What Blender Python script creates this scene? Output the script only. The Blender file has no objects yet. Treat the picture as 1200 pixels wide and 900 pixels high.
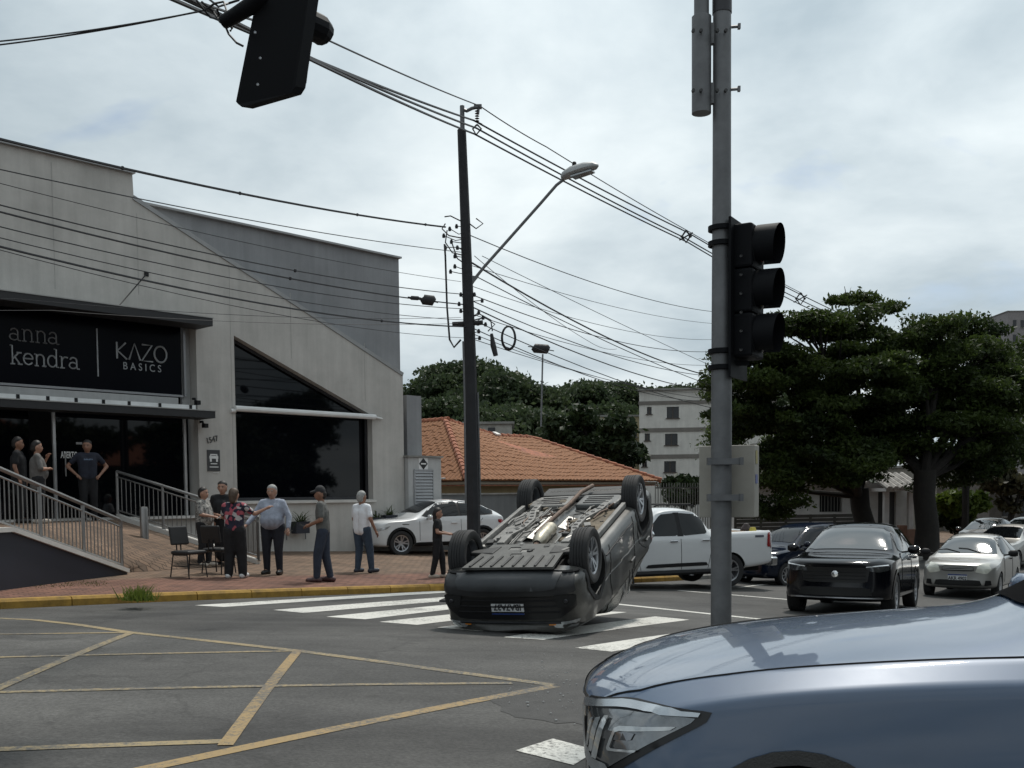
import bpy, bmesh, math, random
import numpy as np
from mathutils import Vector, Matrix, geometry
from mathutils.bvhtree import BVHTree
random.seed(7); rng = np.random.default_rng(7)
SC = bpy.context.scene
COL = SC.collection
rad = math.radians

# ------------------------------------------------------------------ camera
FOC, PITCH, ROLL, HOR = 1200.0, rad(3), .009, 578.0
PY0 = HOR + FOC*math.tan(PITCH)
EYE = Vector((0, 0, 1.7))
_fw = Vector((0, math.cos(PITCH), -math.sin(PITCH))); _up0 = Vector((0, math.sin(PITCH), math.cos(PITCH))); _rt0 = Vector((1, 0, 0))
_rt = _rt0*math.cos(ROLL) - _up0*math.sin(ROLL); _up = _up0*math.cos(ROLL) + _rt0*math.sin(ROLL)
cam = bpy.data.cameras.new('camera'); camo = bpy.data.objects.new('camera', cam); COL.objects.link(camo)
cam.sensor_width = 36; cam.lens = 36*FOC/1200; cam.shift_y = (PY0-450)/1200; cam.clip_end = 3000; cam.clip_start = .05
m = Matrix((( _rt.x, _up.x, -_fw.x, EYE.x), (_rt.y, _up.y, -_fw.y, EYE.y), (_rt.z, _up.z, -_fw.z, EYE.z), (0, 0, 0, 1)))
camo.matrix_world = m
SC.camera = camo

# ------------------------------------------------------------------ sky and sun
SUN_AZ, SUN_EL = rad(24), rad(60)
world = bpy.data.worlds.new('World'); SC.world = world; world.use_nodes = True
nt = world.node_tree; nd = nt.nodes; lk = nt.links
nd.clear()
wout = nd.new('ShaderNodeOutputWorld'); bg = nd.new('ShaderNodeBackground'); lk.new(bg.outputs[0], wout.inputs[0])
bg.inputs[1].default_value = .1
sky = nd.new('ShaderNodeTexSky'); sky.sky_type = 'NISHITA'; sky.sun_disc = False
sky.sun_elevation = SUN_EL; sky.sun_rotation = SUN_AZ; sky.air_density = 1.0; sky.dust_density = 1.5
tc = nd.new('ShaderNodeTexCoord'); sep = nd.new('ShaderNodeSeparateXYZ'); lk.new(tc.outputs['Generated'], sep.inputs[0])
def mth(op, a, b=None, c=None):
    n = nd.new('ShaderNodeMath'); n.operation = op
    for i, v in enumerate((a, b, c)):
        if v is None: continue
        if isinstance(v, (int, float)): n.inputs[i].default_value = v
        else: lk.new(v, n.inputs[i])
    return n.outputs[0]
zc = mth('ADD', mth('MAXIMUM', sep.outputs[2], 0.0), .22)
cmb = nd.new('ShaderNodeCombineXYZ'); lk.new(mth('DIVIDE', sep.outputs[0], zc), cmb.inputs[0]); lk.new(mth('DIVIDE', sep.outputs[1], zc), cmb.inputs[1])
def wnoise(scale, det, rough, dist=0., off=(0, 0, 0)):
    mp = nd.new('ShaderNodeMapping'); mp.inputs[1].default_value = off; lk.new(cmb.outputs[0], mp.inputs[0])
    n = nd.new('ShaderNodeTexNoise'); n.inputs['Scale'].default_value = scale; n.inputs['Detail'].default_value = det
    n.inputs['Roughness'].default_value = rough; n.inputs['Distortion'].default_value = dist
    lk.new(mp.outputs[0], n.inputs[0]); return n.outputs[0]
n1 = wnoise(1.15, 7, .5, .35, (3.1, 1.7, 0)); n2 = wnoise(3.1, 6, .56, .2, (8.2, 4.4, 2))
cl = mth('ADD', mth('MULTIPLY', n1, .72), mth('MULTIPLY', n2, .28))
ramp = nd.new('ShaderNodeValToRGB'); lk.new(cl, ramp.inputs[0])
e = ramp.color_ramp.elements; e[0].position = .37; e[0].color = (4.2, 5.05, 5.6, 1); e[1].position = .62; e[1].color = (8.2, 8.9, 9.1, 1)
x = ramp.color_ramp.elements.new(.5); x.color = (6.3, 7.1, 7.5, 1)
# thin gaps where blue shows through
gap = nd.new('ShaderNodeMapRange'); lk.new(wnoise(1.9, 5, .55, .4, (.6, 6.3, 5)), gap.inputs[0])
gap.inputs[1].default_value = .60; gap.inputs[2].default_value = .70; gap.inputs[3].default_value = 1.0; gap.inputs[4].default_value = .45
mix = nd.new('ShaderNodeMix'); mix.data_type = 'RGBA'; lk.new(gap.outputs[0], mix.inputs[0]); lk.new(sky.outputs[0], mix.inputs[6]); lk.new(ramp.outputs[0], mix.inputs[7])
# veiled sun: the cloud deck is brighter round it and greyer away from it
sd_n = nd.new('ShaderNodeVectorMath'); sd_n.operation = 'DOT_PRODUCT'; lk.new(tc.outputs['Generated'], sd_n.inputs[0])
sd_n.inputs[1].default_value = (math.sin(SUN_AZ)*math.cos(SUN_EL), math.cos(SUN_AZ)*math.cos(SUN_EL), math.sin(SUN_EL))
glow = mth('ADD', mth('MULTIPLY', mth('POWER', mth('MAXIMUM', sd_n.outputs['Value'], 0.0), 2.0), .5), .66)
gm = nd.new('ShaderNodeVectorMath'); gm.operation = 'SCALE'; lk.new(mix.outputs[2], gm.inputs[0]); lk.new(glow, gm.inputs['Scale'])
lk.new(gm.outputs[0], bg.inputs[0])
sun = bpy.data.lights.new('sun', 'SUN'); sun.energy = 2.2; sun.angle = rad(5); sun.color = (1, .955, .88)
suno = bpy.data.objects.new('sun', sun); COL.objects.link(suno)
sdir = Vector((math.sin(SUN_AZ)*math.cos(SUN_EL), math.cos(SUN_AZ)*math.cos(SUN_EL), math.sin(SUN_EL)))
suno.rotation_euler = sdir.to_track_quat('Z', 'Y').to_euler(); suno.location = (0, 0, 40)
vs = SC.view_settings; vs.view_transform = 'Standard'; vs.look = 'None'; vs.exposure = 0.32; vs.gamma = 1; vs.use_curve_mapping = False
SC.cycles.use_denoising = True
SC.cycles.max_bounces = 6; SC.cycles.diffuse_bounces = 3; SC.cycles.glossy_bounces = 4; SC.cycles.transparent_max_bounces = 8

# ------------------------------------------------------------------ pixels to places
def ray(px, py): return _fw + _rt*((px-600)/FOC) - _up*((py-PY0)/FOC)
def atY(px, py, Y):
    d = ray(px, py); return EYE + d*(Y/d.y)
def smax(a, b, k=.25): return .5*(a+b+math.sqrt((a-b)**2+k*k))
def gz(x, y):
    z = -.045*x - .016*y + .34*math.exp(-((x-.8)**2+(y-8)**2)/72)
    return -smax(-smax(z, -.95), -.8)
AZ = rad(43); DV = Vector((math.sin(AZ), math.cos(AZ), 0)); NV = Vector((-math.cos(AZ), math.sin(AZ), 0))
K0 = Vector((-1.6, 19.9, 0))                                   # a point on the kerb line
def tu(t, u): return K0 + DV*t + NV*u
def to_tu(x, y):
    d = Vector((x, y, 0)) - K0; return d.dot(DV), d.dot(NV)
def sz(x, y):
    t, u = to_tu(x, y); k = tu(t, 0); return gz(k.x, k.y) + .13 + .05*max(u, 0)*(1 if t < 14 else max(0., 1-(t-14)/10))
def hit(px, py, fn=gz):
    d = ray(px, py); t = 1.
    f = lambda t: (EYE+d*t).z - fn((EYE+d*t).x, (EYE+d*t).y)
    while t < 300 and f(t) > 0: t *= 1.02
    lo, hi = t/1.02, t
    for _ in range(36):
        c = (lo+hi)/2
        if f(c) > 0: lo = c
        else: hi = c
    return EYE + d*lo

# ------------------------------------------------------------------ materials
MATS = {}
def mat(name, col, rough=.6, metal=0., var=.12, vs=2.5, bump=0., bs=60., coat=0., coat_rough=.03, spec=.5, extra=None):
    if name in MATS: return MATS[name]
    m = bpy.data.materials.new(name); m.use_nodes = True; t = m.node_tree; b = t.nodes['Principled BSDF']
    b.inputs['Roughness'].default_value = rough; b.inputs['Metallic'].default_value = metal
    b.inputs['Coat Weight'].default_value = coat; b.inputs['Coat Roughness'].default_value = coat_rough
    b.inputs['Specular IOR Level'].default_value = spec
    c = t.nodes.new('ShaderNodeTexCoord')
    if var > 0:
        n = t.nodes.new('ShaderNodeTexNoise'); n.inputs['Scale'].default_value = vs; n.inputs['Detail'].default_value = 6; n.inputs['Roughness'].default_value = .65
        t.links.new(c.outputs['Object'], n.inputs[0])
        r = t.nodes.new('ShaderNodeValToRGB'); t.links.new(n.outputs[0], r.inputs[0])
        r.color_ramp.elements[0].position = .3; r.color_ramp.elements[1].position = .7
        r.color_ramp.elements[0].color = tuple(max(0, v*(1-var)) for v in col)+(1,)
        r.color_ramp.elements[1].color = tuple(min(1, v*(1+var)) for v in col)+(1,)
        t.links.new(r.outputs[0], b.inputs['Base Color'])
        q = t.nodes.new('ShaderNodeMapRange'); t.links.new(n.outputs[0], q.inputs[0])
        q.inputs[3].default_value = max(0, rough-.08*min(1, rough*2)); q.inputs[4].default_value = min(1, rough+.08*min(1, rough*2)); t.links.new(q.outputs[0], b.inputs['Roughness'])
    else: b.inputs['Base Color'].default_value = tuple(col)+(1,)
    if bump > 0:
        n2 = t.nodes.new('ShaderNodeTexNoise'); n2.inputs['Scale'].default_value = bs; n2.inputs['Detail'].default_value = 4
        t.links.new(c.outputs['Object'], n2.inputs[0])
        bp = t.nodes.new('ShaderNodeBump'); bp.inputs['Strength'].default_value = bump; bp.inputs['Distance'].default_value = .02
        t.links.new(n2.outputs[0], bp.inputs['Height']); t.links.new(bp.outputs[0], b.inputs['Normal'])
    if extra: extra(m, t, b, c)
    MATS[name] = m; return m
def N(t, typ, **kw):
    n = t.nodes.new(typ)
    for k, v in kw.items():
        if k.startswith('i_'): n.inputs[int(k[2:]) if k[2:].isdigit() else k[2:].replace('_', ' ')].default_value = v
        else: setattr(n, k, v)
    return n

# ------------------------------------------------------------------ mesh helpers
class MB:
    def __init__(s): s.v = []; s.f = []; s.mi = []; s.m = 0
    def add(s, vs, fs):
        o = len(s.v); s.v.extend([tuple(p) for p in vs]); s.f.extend([tuple(i+o for i in f) for f in fs]); s.mi.extend([s.m]*len(fs)); return s
    def box(s, c, d, rot=None):
        x, y, z = (k/2 for k in d); P = [Vector((a*x, b*y, e*z)) for a in (-1, 1) for b in (-1, 1) for e in (-1, 1)]
        if rot is not None: P = [rot @ p for p in P]
        c = Vector(c)
        return s.add([p+c for p in P], [(0, 1, 3, 2), (4, 6, 7, 5), (0, 4, 5, 1), (2, 3, 7, 6), (0, 2, 6, 4), (1, 5, 7, 3)])
    def bar(s, p, q, w, h, up=(0, 0, 1)):
        p, q = Vector(p), Vector(q); d = (q-p); L = d.length; d.normalize(); a = d.cross(Vector(up))
        if a.length < 1e-4: a = d.cross(Vector((1, 0, 0)))
        a.normalize(); b = a.cross(d)
        R = Matrix((d, a, b)).transposed()
        return s.box((p+q)/2, (L, w, h), R)
    def tube(s, pts, r, n=8, cap=True):
        pts = [Vector(p) for p in pts]; rs = r if isinstance(r, (list, tuple)) else [r]*len(pts)
        V = []; ref = None
        for i, p in enumerate(pts):
            d = (pts[min(i+1, len(pts)-1)] - pts[max(i-1, 0)]).normalized()
            if ref is None: ref = d.orthogonal().normalized()
            a = (ref - d*ref.dot(d)); a = a.normalized() if a.length > 1e-5 else d.orthogonal().normalized(); ref = a; b = d.cross(a)
            V += [p + (a*math.cos(k*2*math.pi/n) + b*math.sin(k*2*math.pi/n))*rs[i] for k in range(n)]
        Fc = [(i*n+k, i*n+(k+1) % n, (i+1)*n+(k+1) % n, (i+1)*n+k) for i in range(len(pts)-1) for k in range(n)]
        if cap: Fc += [tuple(range(n-1, -1, -1)), tuple(range((len(pts)-1)*n, len(pts)*n))]
        return s.add(V, Fc)
    def lathe(s, prof, M=None, n=24, cap=False):
        M = M or Matrix.Identity(4); V = []
        for (r, z) in prof: V += [M @ Vector((r*math.cos(k*2*math.pi/n), r*math.sin(k*2*math.pi/n), z)) for k in range(n)]
        Fc = [(i*n+k, i*n+(k+1) % n, (i+1)*n+(k+1) % n, (i+1)*n+k) for i in range(len(prof)-1) for k in range(n)]
        if cap: Fc += [tuple(range(n-1, -1, -1)), tuple(range((len(prof)-1)*n, len(prof)*n))]
        return s.add(V, Fc)
    def prism(s, poly, vec):
        P = [Vector(p) for p in poly]; vec = Vector(vec); n = len(P)
        return s.add(P + [p+vec for p in P], [tuple(range(n-1, -1, -1)), tuple(range(n, 2*n))] + [(i, (i+1) % n, (i+1) % n+n, i+n) for i in range(n)])
    def holed(s, outer, holes, f, depth):
        """wall with openings: 2-d loops in (a, z), f(a, w, z) -> point, w from 0 to depth"""
        loops = [outer]+list(holes)
        tess = geometry.tessellate_polygon([[Vector((a, z, 0)) for a, z in L] for L in loops])
        flat = [p for L in loops for p in L]; n = len(flat)
        Fc = [tuple(t) for t in tess] + [tuple(i+n for i in t[::-1]) for t in tess]; o = 0
        for L in loops:
            k = len(L); Fc += [(o+i, o+(i+1) % k, o+(i+1) % k+n, o+i+n) for i in range(k)]; o += k
        return s.add([f(a, 0, z) for a, z in flat]+[f(a, depth, z) for a, z in flat], Fc)
    def build(s, name, mats, parent=None, smooth=False, recalc=True, bevel=0):
        me = bpy.data.meshes.new(name); me.from_pydata(s.v, [], s.f)
        for q in (mats if isinstance(mats, (list, tuple)) else [mats]): me.materials.append(q)
        if len(me.materials) > 1: me.polygons.foreach_set('material_index', s.mi)
        if recalc:
            b = bmesh.new(); b.from_mesh(me); bmesh.ops.recalc_face_normals(b, faces=b.faces)
            if bevel: bmesh.ops.bevel(b, geom=[e for e in b.edges if len(e.link_faces) == 2 and e.calc_face_angle(0) > .5], offset=bevel, segments=2, affect='EDGES', profile=.5)
            b.to_mesh(me); b.free()
        if smooth:
            me.shade_smooth()
            if smooth != 'all': me.set_sharp_from_angle(angle=rad(40))
        o = bpy.data.objects.new(name, me); COL.objects.link(o)
        if parent is not None: o.parent = parent
        return o
def tag(o, label=None, cat=None, group=None, kind=None):
    for k, v in (('label', label), ('category', cat), ('group', group), ('kind', kind)):
        if v: o[k] = v
    return o
def empty(name, loc=(0, 0, 0), rz=0, label=None, cat=None, group=None):
    o = bpy.data.objects.new(name, None); o.location = loc; o.rotation_euler = (0, 0, rz); o.empty_display_size = .2; COL.objects.link(o)
    return tag(o, label, cat, group)
def text(name, s, size, mt, parent, loc, rot, ext=.005, align='LEFT', sx=1.0, off=0):
    c = bpy.data.curves.new(name, 'FONT'); c.body = s; c.size = size; c.extrude = ext; c.align_x = align; c.offset = off; c.resolution_u = 4
    o = bpy.data.objects.new(name, c); me = bpy.data.meshes.new_from_object(o); bpy.data.objects.remove(o)
    me.name = name; me.materials.clear(); me.materials.append(mt)
    o = bpy.data.objects.new(name, me); COL.objects.link(o); o.parent = parent; o.location = loc; o.rotation_euler = rot; o.scale = (sx, 1, 1)
    return o
def dup(o, parent=None):
    c = o.copy(); COL.objects.link(c)
    if parent is not None: c.parent = parent
    for ch in list(o.children): dup(ch, c)
    return c
def evalmesh(o):
    dg = bpy.context.evaluated_depsgraph_get(); dg.update()
    return bpy.data.meshes.new_from_object(o.evaluated_get(dg))
def dev(v): return Vector(v)

blackplastic = mat('black_plastic', (.010, .010, .011), .6, var=.2, vs=8, spec=.3)
rubber = mat('rubber', (.02, .02, .021), .8, var=.25, vs=12, bump=.15, bs=90)
darkglass = mat('tinted_glass', (.004, .005, .006), .04, var=0, spec=.4)
chrome = mat('chrome', (.75, .76, .78), .15, 1, var=.05)
alloy = mat('alloy', (.42, .43, .45), .3, .9, var=.1)
darkalloy = mat('dark_alloy', (.05, .05, .055), .35, .6, var=.1)
steel = mat('stainless_steel', (.27, .265, .26), .38, .8, var=.12, vs=6)
galv = mat('galvanised_steel', (.16, .163, .168), .55, .5, var=.22, vs=5, bump=.1, bs=30)
signalblack = mat('signal_black', (.004, .0045, .006), .6, var=.2, vs=6, spec=.15)
lampglass = mat('lamp_glass', (.35, .37, .38), .08, .35, var=.1, vs=20, coat=1)
whitepaint = mat('white_trim', (.7, .7, .69), .45, var=.06)
# ================================================================== ground
def asphalt_extra(m, t, b, c):
    L = t.links
    big = N(t, 'ShaderNodeTexNoise', i_Scale=.35, i_Detail=8, i_Roughness=.62); L.new(c.outputs['Object'], big.inputs[0])
    fine = N(t, 'ShaderNodeTexNoise', i_Scale=38., i_Detail=4, i_Roughness=.7); L.new(c.outputs['Object'], fine.inputs[0])
    mid = N(t, 'ShaderNodeTexNoise', i_Scale=2.3, i_Detail=7, i_Roughness=.7, i_Distortion=1.2); L.new(c.outputs['Object'], mid.inputs[0])
    r = N(t, 'ShaderNodeValToRGB'); L.new(big.outputs[0], r.inputs[0])
    r.color_ramp.elements[0].position = .35; r.color_ramp.elements[1].position = .66
    r.color_ramp.elements[0].color = (.040, .039, .038, 1); r.color_ramp.elements[1].color = (.083, .081, .077, 1)
    r2 = N(t, 'ShaderNodeMapRange', i_1=.25, i_2=.75, i_3=.5, i_4=1.5); L.new(fine.outputs[0], r2.inputs[0])
    r3 = N(t, 'ShaderNodeMapRange', i_1=.35, i_2=.68, i_3=.86, i_4=1.12); L.new(mid.outputs[0], r3.inputs[0])
    mu = N(t, 'ShaderNodeMath', operation='MULTIPLY'); L.new(r2.outputs[0], mu.inputs[0]); L.new(r3.outputs[0], mu.inputs[1])
    # patched and sealed areas, cracks
    vo = N(t, 'ShaderNodeTexVoronoi', feature='DISTANCE_TO_EDGE', i_Scale=.16); 
    wv = N(t, 'ShaderNodeTexNoise', i_Scale=1.1, i_Detail=5); L.new(c.outputs['Object'], wv.inputs[0])
    av = N(t, 'ShaderNodeVectorMath', operation='MULTIPLY_ADD'); L.new(wv.outputs['Color'], av.inputs[0]); av.inputs[1].default_value = (1.6, 1.6, 0); L.new(c.outputs['Object'], av.inputs[2])
    L.new(av.outputs[0], vo.inputs[0])
    cr = N(t, 'ShaderNodeMapRange', i_1=.0015, i_2=.006, i_3=.8, i_4=1.); L.new(vo.outputs['Distance'], cr.inputs[0])
    mu2 = N(t, 'ShaderNodeMath', operation='MULTIPLY'); L.new(mu.outputs[0], mu2.inputs[0]); L.new(cr.outputs[0], mu2.inputs[1])
    # wheel-polished lanes along the street, oil and water stains
    mp = N(t, 'ShaderNodeMapping'); mp.inputs['Rotation'].default_value = (0, 0, AZ-math.pi/2); mp.inputs['Scale'].default_value = (.09, 1.1, 1); L.new(c.outputs['Object'], mp.inputs[0])
    ln = N(t, 'ShaderNodeTexNoise', i_Scale=1., i_Detail=5, i_Roughness=.6); L.new(mp.outputs[0], ln.inputs[0])
    lr = N(t, 'ShaderNodeMapRange', i_1=.35, i_2=.65, i_3=.78, i_4=1.22); L.new(ln.outputs[0], lr.inputs[0])
    oil = N(t, 'ShaderNodeTexNoise', i_Scale=1.35, i_Detail=5, i_Roughness=.55, i_Distortion=.6); L.new(c.outputs['Object'], oil.inputs[0])
    orr = N(t, 'ShaderNodeMapRange', i_1=.63, i_2=.70, i_3=1., i_4=.68); L.new(oil.outputs[0], orr.inputs[0])
    mu3 = N(t, 'ShaderNodeMath', operation='MULTIPLY'); L.new(lr.outputs[0], mu3.inputs[0]); L.new(orr.outputs[0], mu3.inputs[1])
    mu4 = N(t, 'ShaderNodeMath', operation='MULTIPLY'); L.new(mu2.outputs[0], mu4.inputs[0]); L.new(mu3.outputs[0], mu4.inputs[1]); mu2 = mu4
    mx = N(t, 'ShaderNodeMix', data_type='RGBA', blend_type='MULTIPLY'); mx.inputs[0].default_value = 1; L.new(r.outputs[0], mx.inputs[6])
    cc = N(t, 'ShaderNodeCombineColor'); [L.new(mu2.outputs[0], cc.inputs[i]) for i in range(3)]
    L.new(cc.outputs[0], mx.inputs[7]); L.new(mx.outputs[2], b.inputs['Base Color'])
    bp = N(t, 'ShaderNodeBump', i_Strength=.35, i_Distance=.01); L.new(fine.outputs[0], bp.inputs['Height']); L.new(bp.outputs[0], b.inputs['Normal'])
asphalt = mat('asphalt', (.08, .08, .08), .82, var=0, extra=asphalt_extra, spec=.35)
def grid_sheet(name, xs, ys, fz, mt, kind='structure', pos=None):
    V = []; 
    for a in xs:
        for b_ in ys:
            p = pos(a, b_) if pos else Vector((a, b_, 0)); V.append((p.x, p.y, fz(p.x, p.y)))
    ny = len(ys); Fc = [(i*ny+j, (i+1)*ny+j, (i+1)*ny+j+1, i*ny+j+1) for i in range(len(xs)-1) for j in range(ny-1)]
    q = MB(); q.add(V, Fc); o = q.build(name, mt, smooth='all'); o['kind'] = kind; return o
xs = [-900, -400, -200, -100, -60]+list(np.arange(-40, 40.1, .8))+[60, 100, 200, 400, 900]
ys = [-600, -200, -80, -40]+list(np.arange(-20, 60.1, .8))+[80, 120, 200, 400, 900, 1500]
grid_sheet('road', xs, ys, gz, asphalt)

def paver_extra(m, t, b, c):
    L = t.links
    mp = N(t, 'ShaderNodeMapping'); mp.inputs['Rotation'].default_value = (0, 0, AZ-math.pi/2+rad(0)); L.new(c.outputs['Object'], mp.inputs[0])
    br = N(t, 'ShaderNodeTexBrick', offset=.5, i_Scale=1., i_5=.009); L.new(mp.outputs[0], br.inputs[0])
    br.inputs['Brick Width'].default_value = .22; br.inputs['Row Height'].default_value = .11; br.inputs['Mortar Size'].default_value = .009
    br.inputs['Color1'].default_value = (.78, .78, .78, 1); br.inputs['Color2'].default_value = (1.3, 1.22, 1.15, 1); br.inputs['Mortar'].default_value = (.3, .3, .28, 1); br.inputs['Bias'].default_value = 0
    big = N(t, 'ShaderNodeTexNoise', i_Scale=.9, i_Detail=7, i_Roughness=.68); L.new(c.outputs['Object'], big.inputs[0])
    # red walking strip near the kerb, sandy pavers behind it: measured across the street
    dt = N(t, 'ShaderNodeVectorMath', operation='DOT_PRODUCT'); L.new(c.outputs['Object'], dt.inputs[0]); dt.inputs[1].default_value = tuple(NV)
    off = K0.dot(NV)
    jit = N(t, 'ShaderNodeMath', operation='MULTIPLY_ADD'); L.new(big.outputs[0], jit.inputs[0]); jit.inputs[1].default_value = .35; L.new(dt.outputs['Value'], jit.inputs[2])
    st = N(t, 'ShaderNodeMapRange', i_1=off+2.05, i_2=off+2.45, i_3=0., i_4=1.); L.new(jit.outputs[0], st.inputs[0])
    mx = N(t, 'ShaderNodeMix', data_type='RGBA'); L.new(st.outputs[0], mx.inputs[0]); mx.inputs[6].default_value = (.165, .088, .066, 1); mx.inputs[7].default_value = (.168, .118, .086, 1)
    m2 = N(t, 'ShaderNodeMix', data_type='RGBA', blend_type='MULTIPLY'); m2.inputs[0].default_value = 1; L.new(mx.outputs[2], m2.inputs[6]); L.new(br.outputs[0], m2.inputs[7])
    r = N(t, 'ShaderNodeMapRange', i_1=.3, i_2=.7, i_3=.62, i_4=1.25); L.new(big.outputs[0], r.inputs[0])
    cc = N(t, 'ShaderNodeCombineColor'); [L.new(r.outputs[0], cc.inputs[i]) for i in range(3)]
    m3 = N(t, 'ShaderNodeMix', data_type='RGBA', blend_type='MULTIPLY'); m3.inputs[0].default_value = 1; L.new(m2.outputs[2], m3.inputs[6]); L.new(cc.outputs[0], m3.inputs[7])
    L.new(m3.outputs[2], b.inputs['Base Color'])
    bp = N(t, 'ShaderNodeBump', i_Strength=.5, i_Distance=.01); L.new(br.outputs[1], bp.inputs['Height']); bp.invert = True; L.new(bp.outputs[0], b.inputs['Normal'])
paver = mat('pavers', (.2, .15, .11), .88, var=0, extra=paver_extra, spec=.3)
grid_sheet('sidewalk', list(np.arange(-30, 60.1, .75)), [.145]+list(np.arange(1, 13.1, 1.)), sz, paver, pos=lambda a, b_: tu(a, b_))
# kerb: one stone after the other, painted yellow up to the corner of the crossing
yellowkerb = mat('yellow_kerb_paint', (.30, .175, .03), .8, var=.38, vs=5, bump=.2, bs=40)
concrete = mat('concrete', (.24, .235, .22), .85, var=.3, vs=3, bump=.25, bs=30)
kerb = empty('kerb'); kerb['kind'] = 'structure'
for i in range(-28, 50):
    a, b_ = tu(i, 0), tu(i+.985, 0)
    q = MB(); P = []
    yl = -26 < i < 9
    for p in (a, b_):
        z = gz(p.x, p.y); w = NV*.15
        P.append([(p+Vector((0, 0, z-.1))), p+Vector((0, 0, z+.095)), p+NV*.03+Vector((0, 0, z+.133)), p+w+Vector((0, 0, z+.137)), p+w+Vector((0, 0, z-.1))])
    q.add(P[0]+P[1], [(0, 1, 6, 5), (1, 2, 7, 6), (2, 3, 8, 7), (3, 4, 9, 8), (0, 4, 3, 2, 1), (5, 6, 7, 8, 9)])
    q.build('kerbstone', yellowkerb if yl else concrete, kerb)

# painted markings draped on the road
def worn(name, col, wear):
    def ex(m, t, b, c):
        L = t.links; n = N(t, 'ShaderNodeTexNoise', i_Scale=24., i_Detail=9, i_Roughness=.8); L.new(c.outputs['Object'], n.inputs[0])
        n2 = N(t, 'ShaderNodeTexNoise', i_Scale=.8, i_Detail=4); L.new(c.outputs['Object'], n2.inputs[0])
        ad = N(t, 'ShaderNodeMath', operation='MULTIPLY_ADD'); L.new(n2.outputs[0], ad.inputs[0]); ad.inputs[1].default_value = .5; L.new(n.outputs[0], ad.inputs[2])
        r = N(t, 'ShaderNodeMapRange', i_1=wear, i_2=wear+.14); L.new(ad.outputs[0], r.inputs[0])
        mx = N(t, 'ShaderNodeMix', data_type='RGBA'); L.new(r.outputs[0], mx.inputs[0]); mx.inputs[6].default_value = tuple(col)+(1,); mx.inputs[7].default_value = (.1, .098, .092, 1); L.new(mx.outputs[2], b.inputs['Base Color'])
    return mat(name, col, .75, var=0, extra=ex, spec=.3)
wmark = worn('white_road_paint', (.58, .57, .53), .765)
ymark = worn('yellow_road_paint', (.29, .205, .10), .70)
ymark2 = worn('faded_yellow_road_paint', (.28, .22, .125), .70)
def drape(name, quad, mt, off=.0035, label=None, cat='road marking', group=None):
    """quad: four ground points a,b (one long side), d,c (other long side)"""
    a, b_, c_, d_ = [Vector((p.x, p.y, 0)) for p in quad]; n = max(2, int((b_-a).length/.4)); k = 2
    V = []; 
    for i in range(n+1):
        p, q_ = a.lerp(b_, i/n), d_.lerp(c_, i/n)
        for j in range(k+1):
            r = p.lerp(q_, j/k); V.append((r.x, r.y, gz(r.x, r.y)+off))
    q = MB(); q.add(V, [(i*(k+1)+j, (i+1)*(k+1)+j, (i+1)*(k+1)+j+1, i*(k+1)+j+1) for i in range(n) for j in range(k)])
    o = q.build(name, mt); o['kind'] = 'structure'; return o
def line(p, q, w, mt, off=.003, name='road_marking'):
    p, q = Vector((p.x, p.y, 0)), Vector((q.x, q.y, 0)); s_ = (q-p).normalized().cross(Vector((0, 0, 1)))*w/2
    return drape(name, (p+s_, q+s_, q-s_, p-s_), mt, off)
# zebra bars
H = lambda *a: hit(*a)
bars = [((228, 709.5), (262, 711.5), (533, 693.8), (512, 692.5)), ((320, 715), (356, 718.5), (545, 702.5), (518, 700)), ((382, 723), (428, 726), (552, 711.5), (530, 708)),
        ((444, 729), (489, 732.5), (640, 715), (600, 713)), ((512, 735.5), (565, 740), (735, 717.5), (690, 716)), ((590, 747), (637, 750), (808, 726.5), (768, 722.5)), ((674, 759.5), (717, 764), (905, 737), (860, 733.5))]
for b_ in bars: drape('crossing_stripe', [H(*p) for p in b_][::1] and (lambda P: (P[0], P[3], P[2], P[1]))([H(*p) for p in b_]), wmark)
b_ = [H(604, 880), H(648, 866), H(700, 880), H(672, 897)]; drape('crossing_stripe', (b_[0], b_[1], b_[2], b_[3]), wmark)
# stop lines beyond the crossing
line(H(690, 704.5), H(912, 728), .2, wmark, .003); line(H(795, 692), H(940, 704), .16, wmark, .003); line(H(880, 683), H(1010, 690), .14, wmark, .003); line(H(865, 688.5), H(925, 681.5), .12, wmark, .004)
# yellow box junction
line(H(60, 925), H(650, 804), .115, ymark, .003); 
pts = [(-60, 722), (40, 726.5), (90, 732), (150, 741), (350, 763), (520, 786), (648, 803)]
for p, q in zip(pts, pts[1:]): line(H(*p), H(*q), .12, ymark2, .003)
line(H(350, 762), H(264, 874), .09, ymark, .005); line(H(156, 741), H(-40, 824), .1, ymark2, .005)
line(H(-40, 812.5), H(600, 801), .09, ymark2, .004); line(H(-40, 771.5), H(352, 763), .09, ymark2, .004); line(H(-40, 880), H(266, 869), .1, ymark2, .004); line(H(-40, 744), H(155, 741.5), .09, ymark2, .004)
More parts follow.
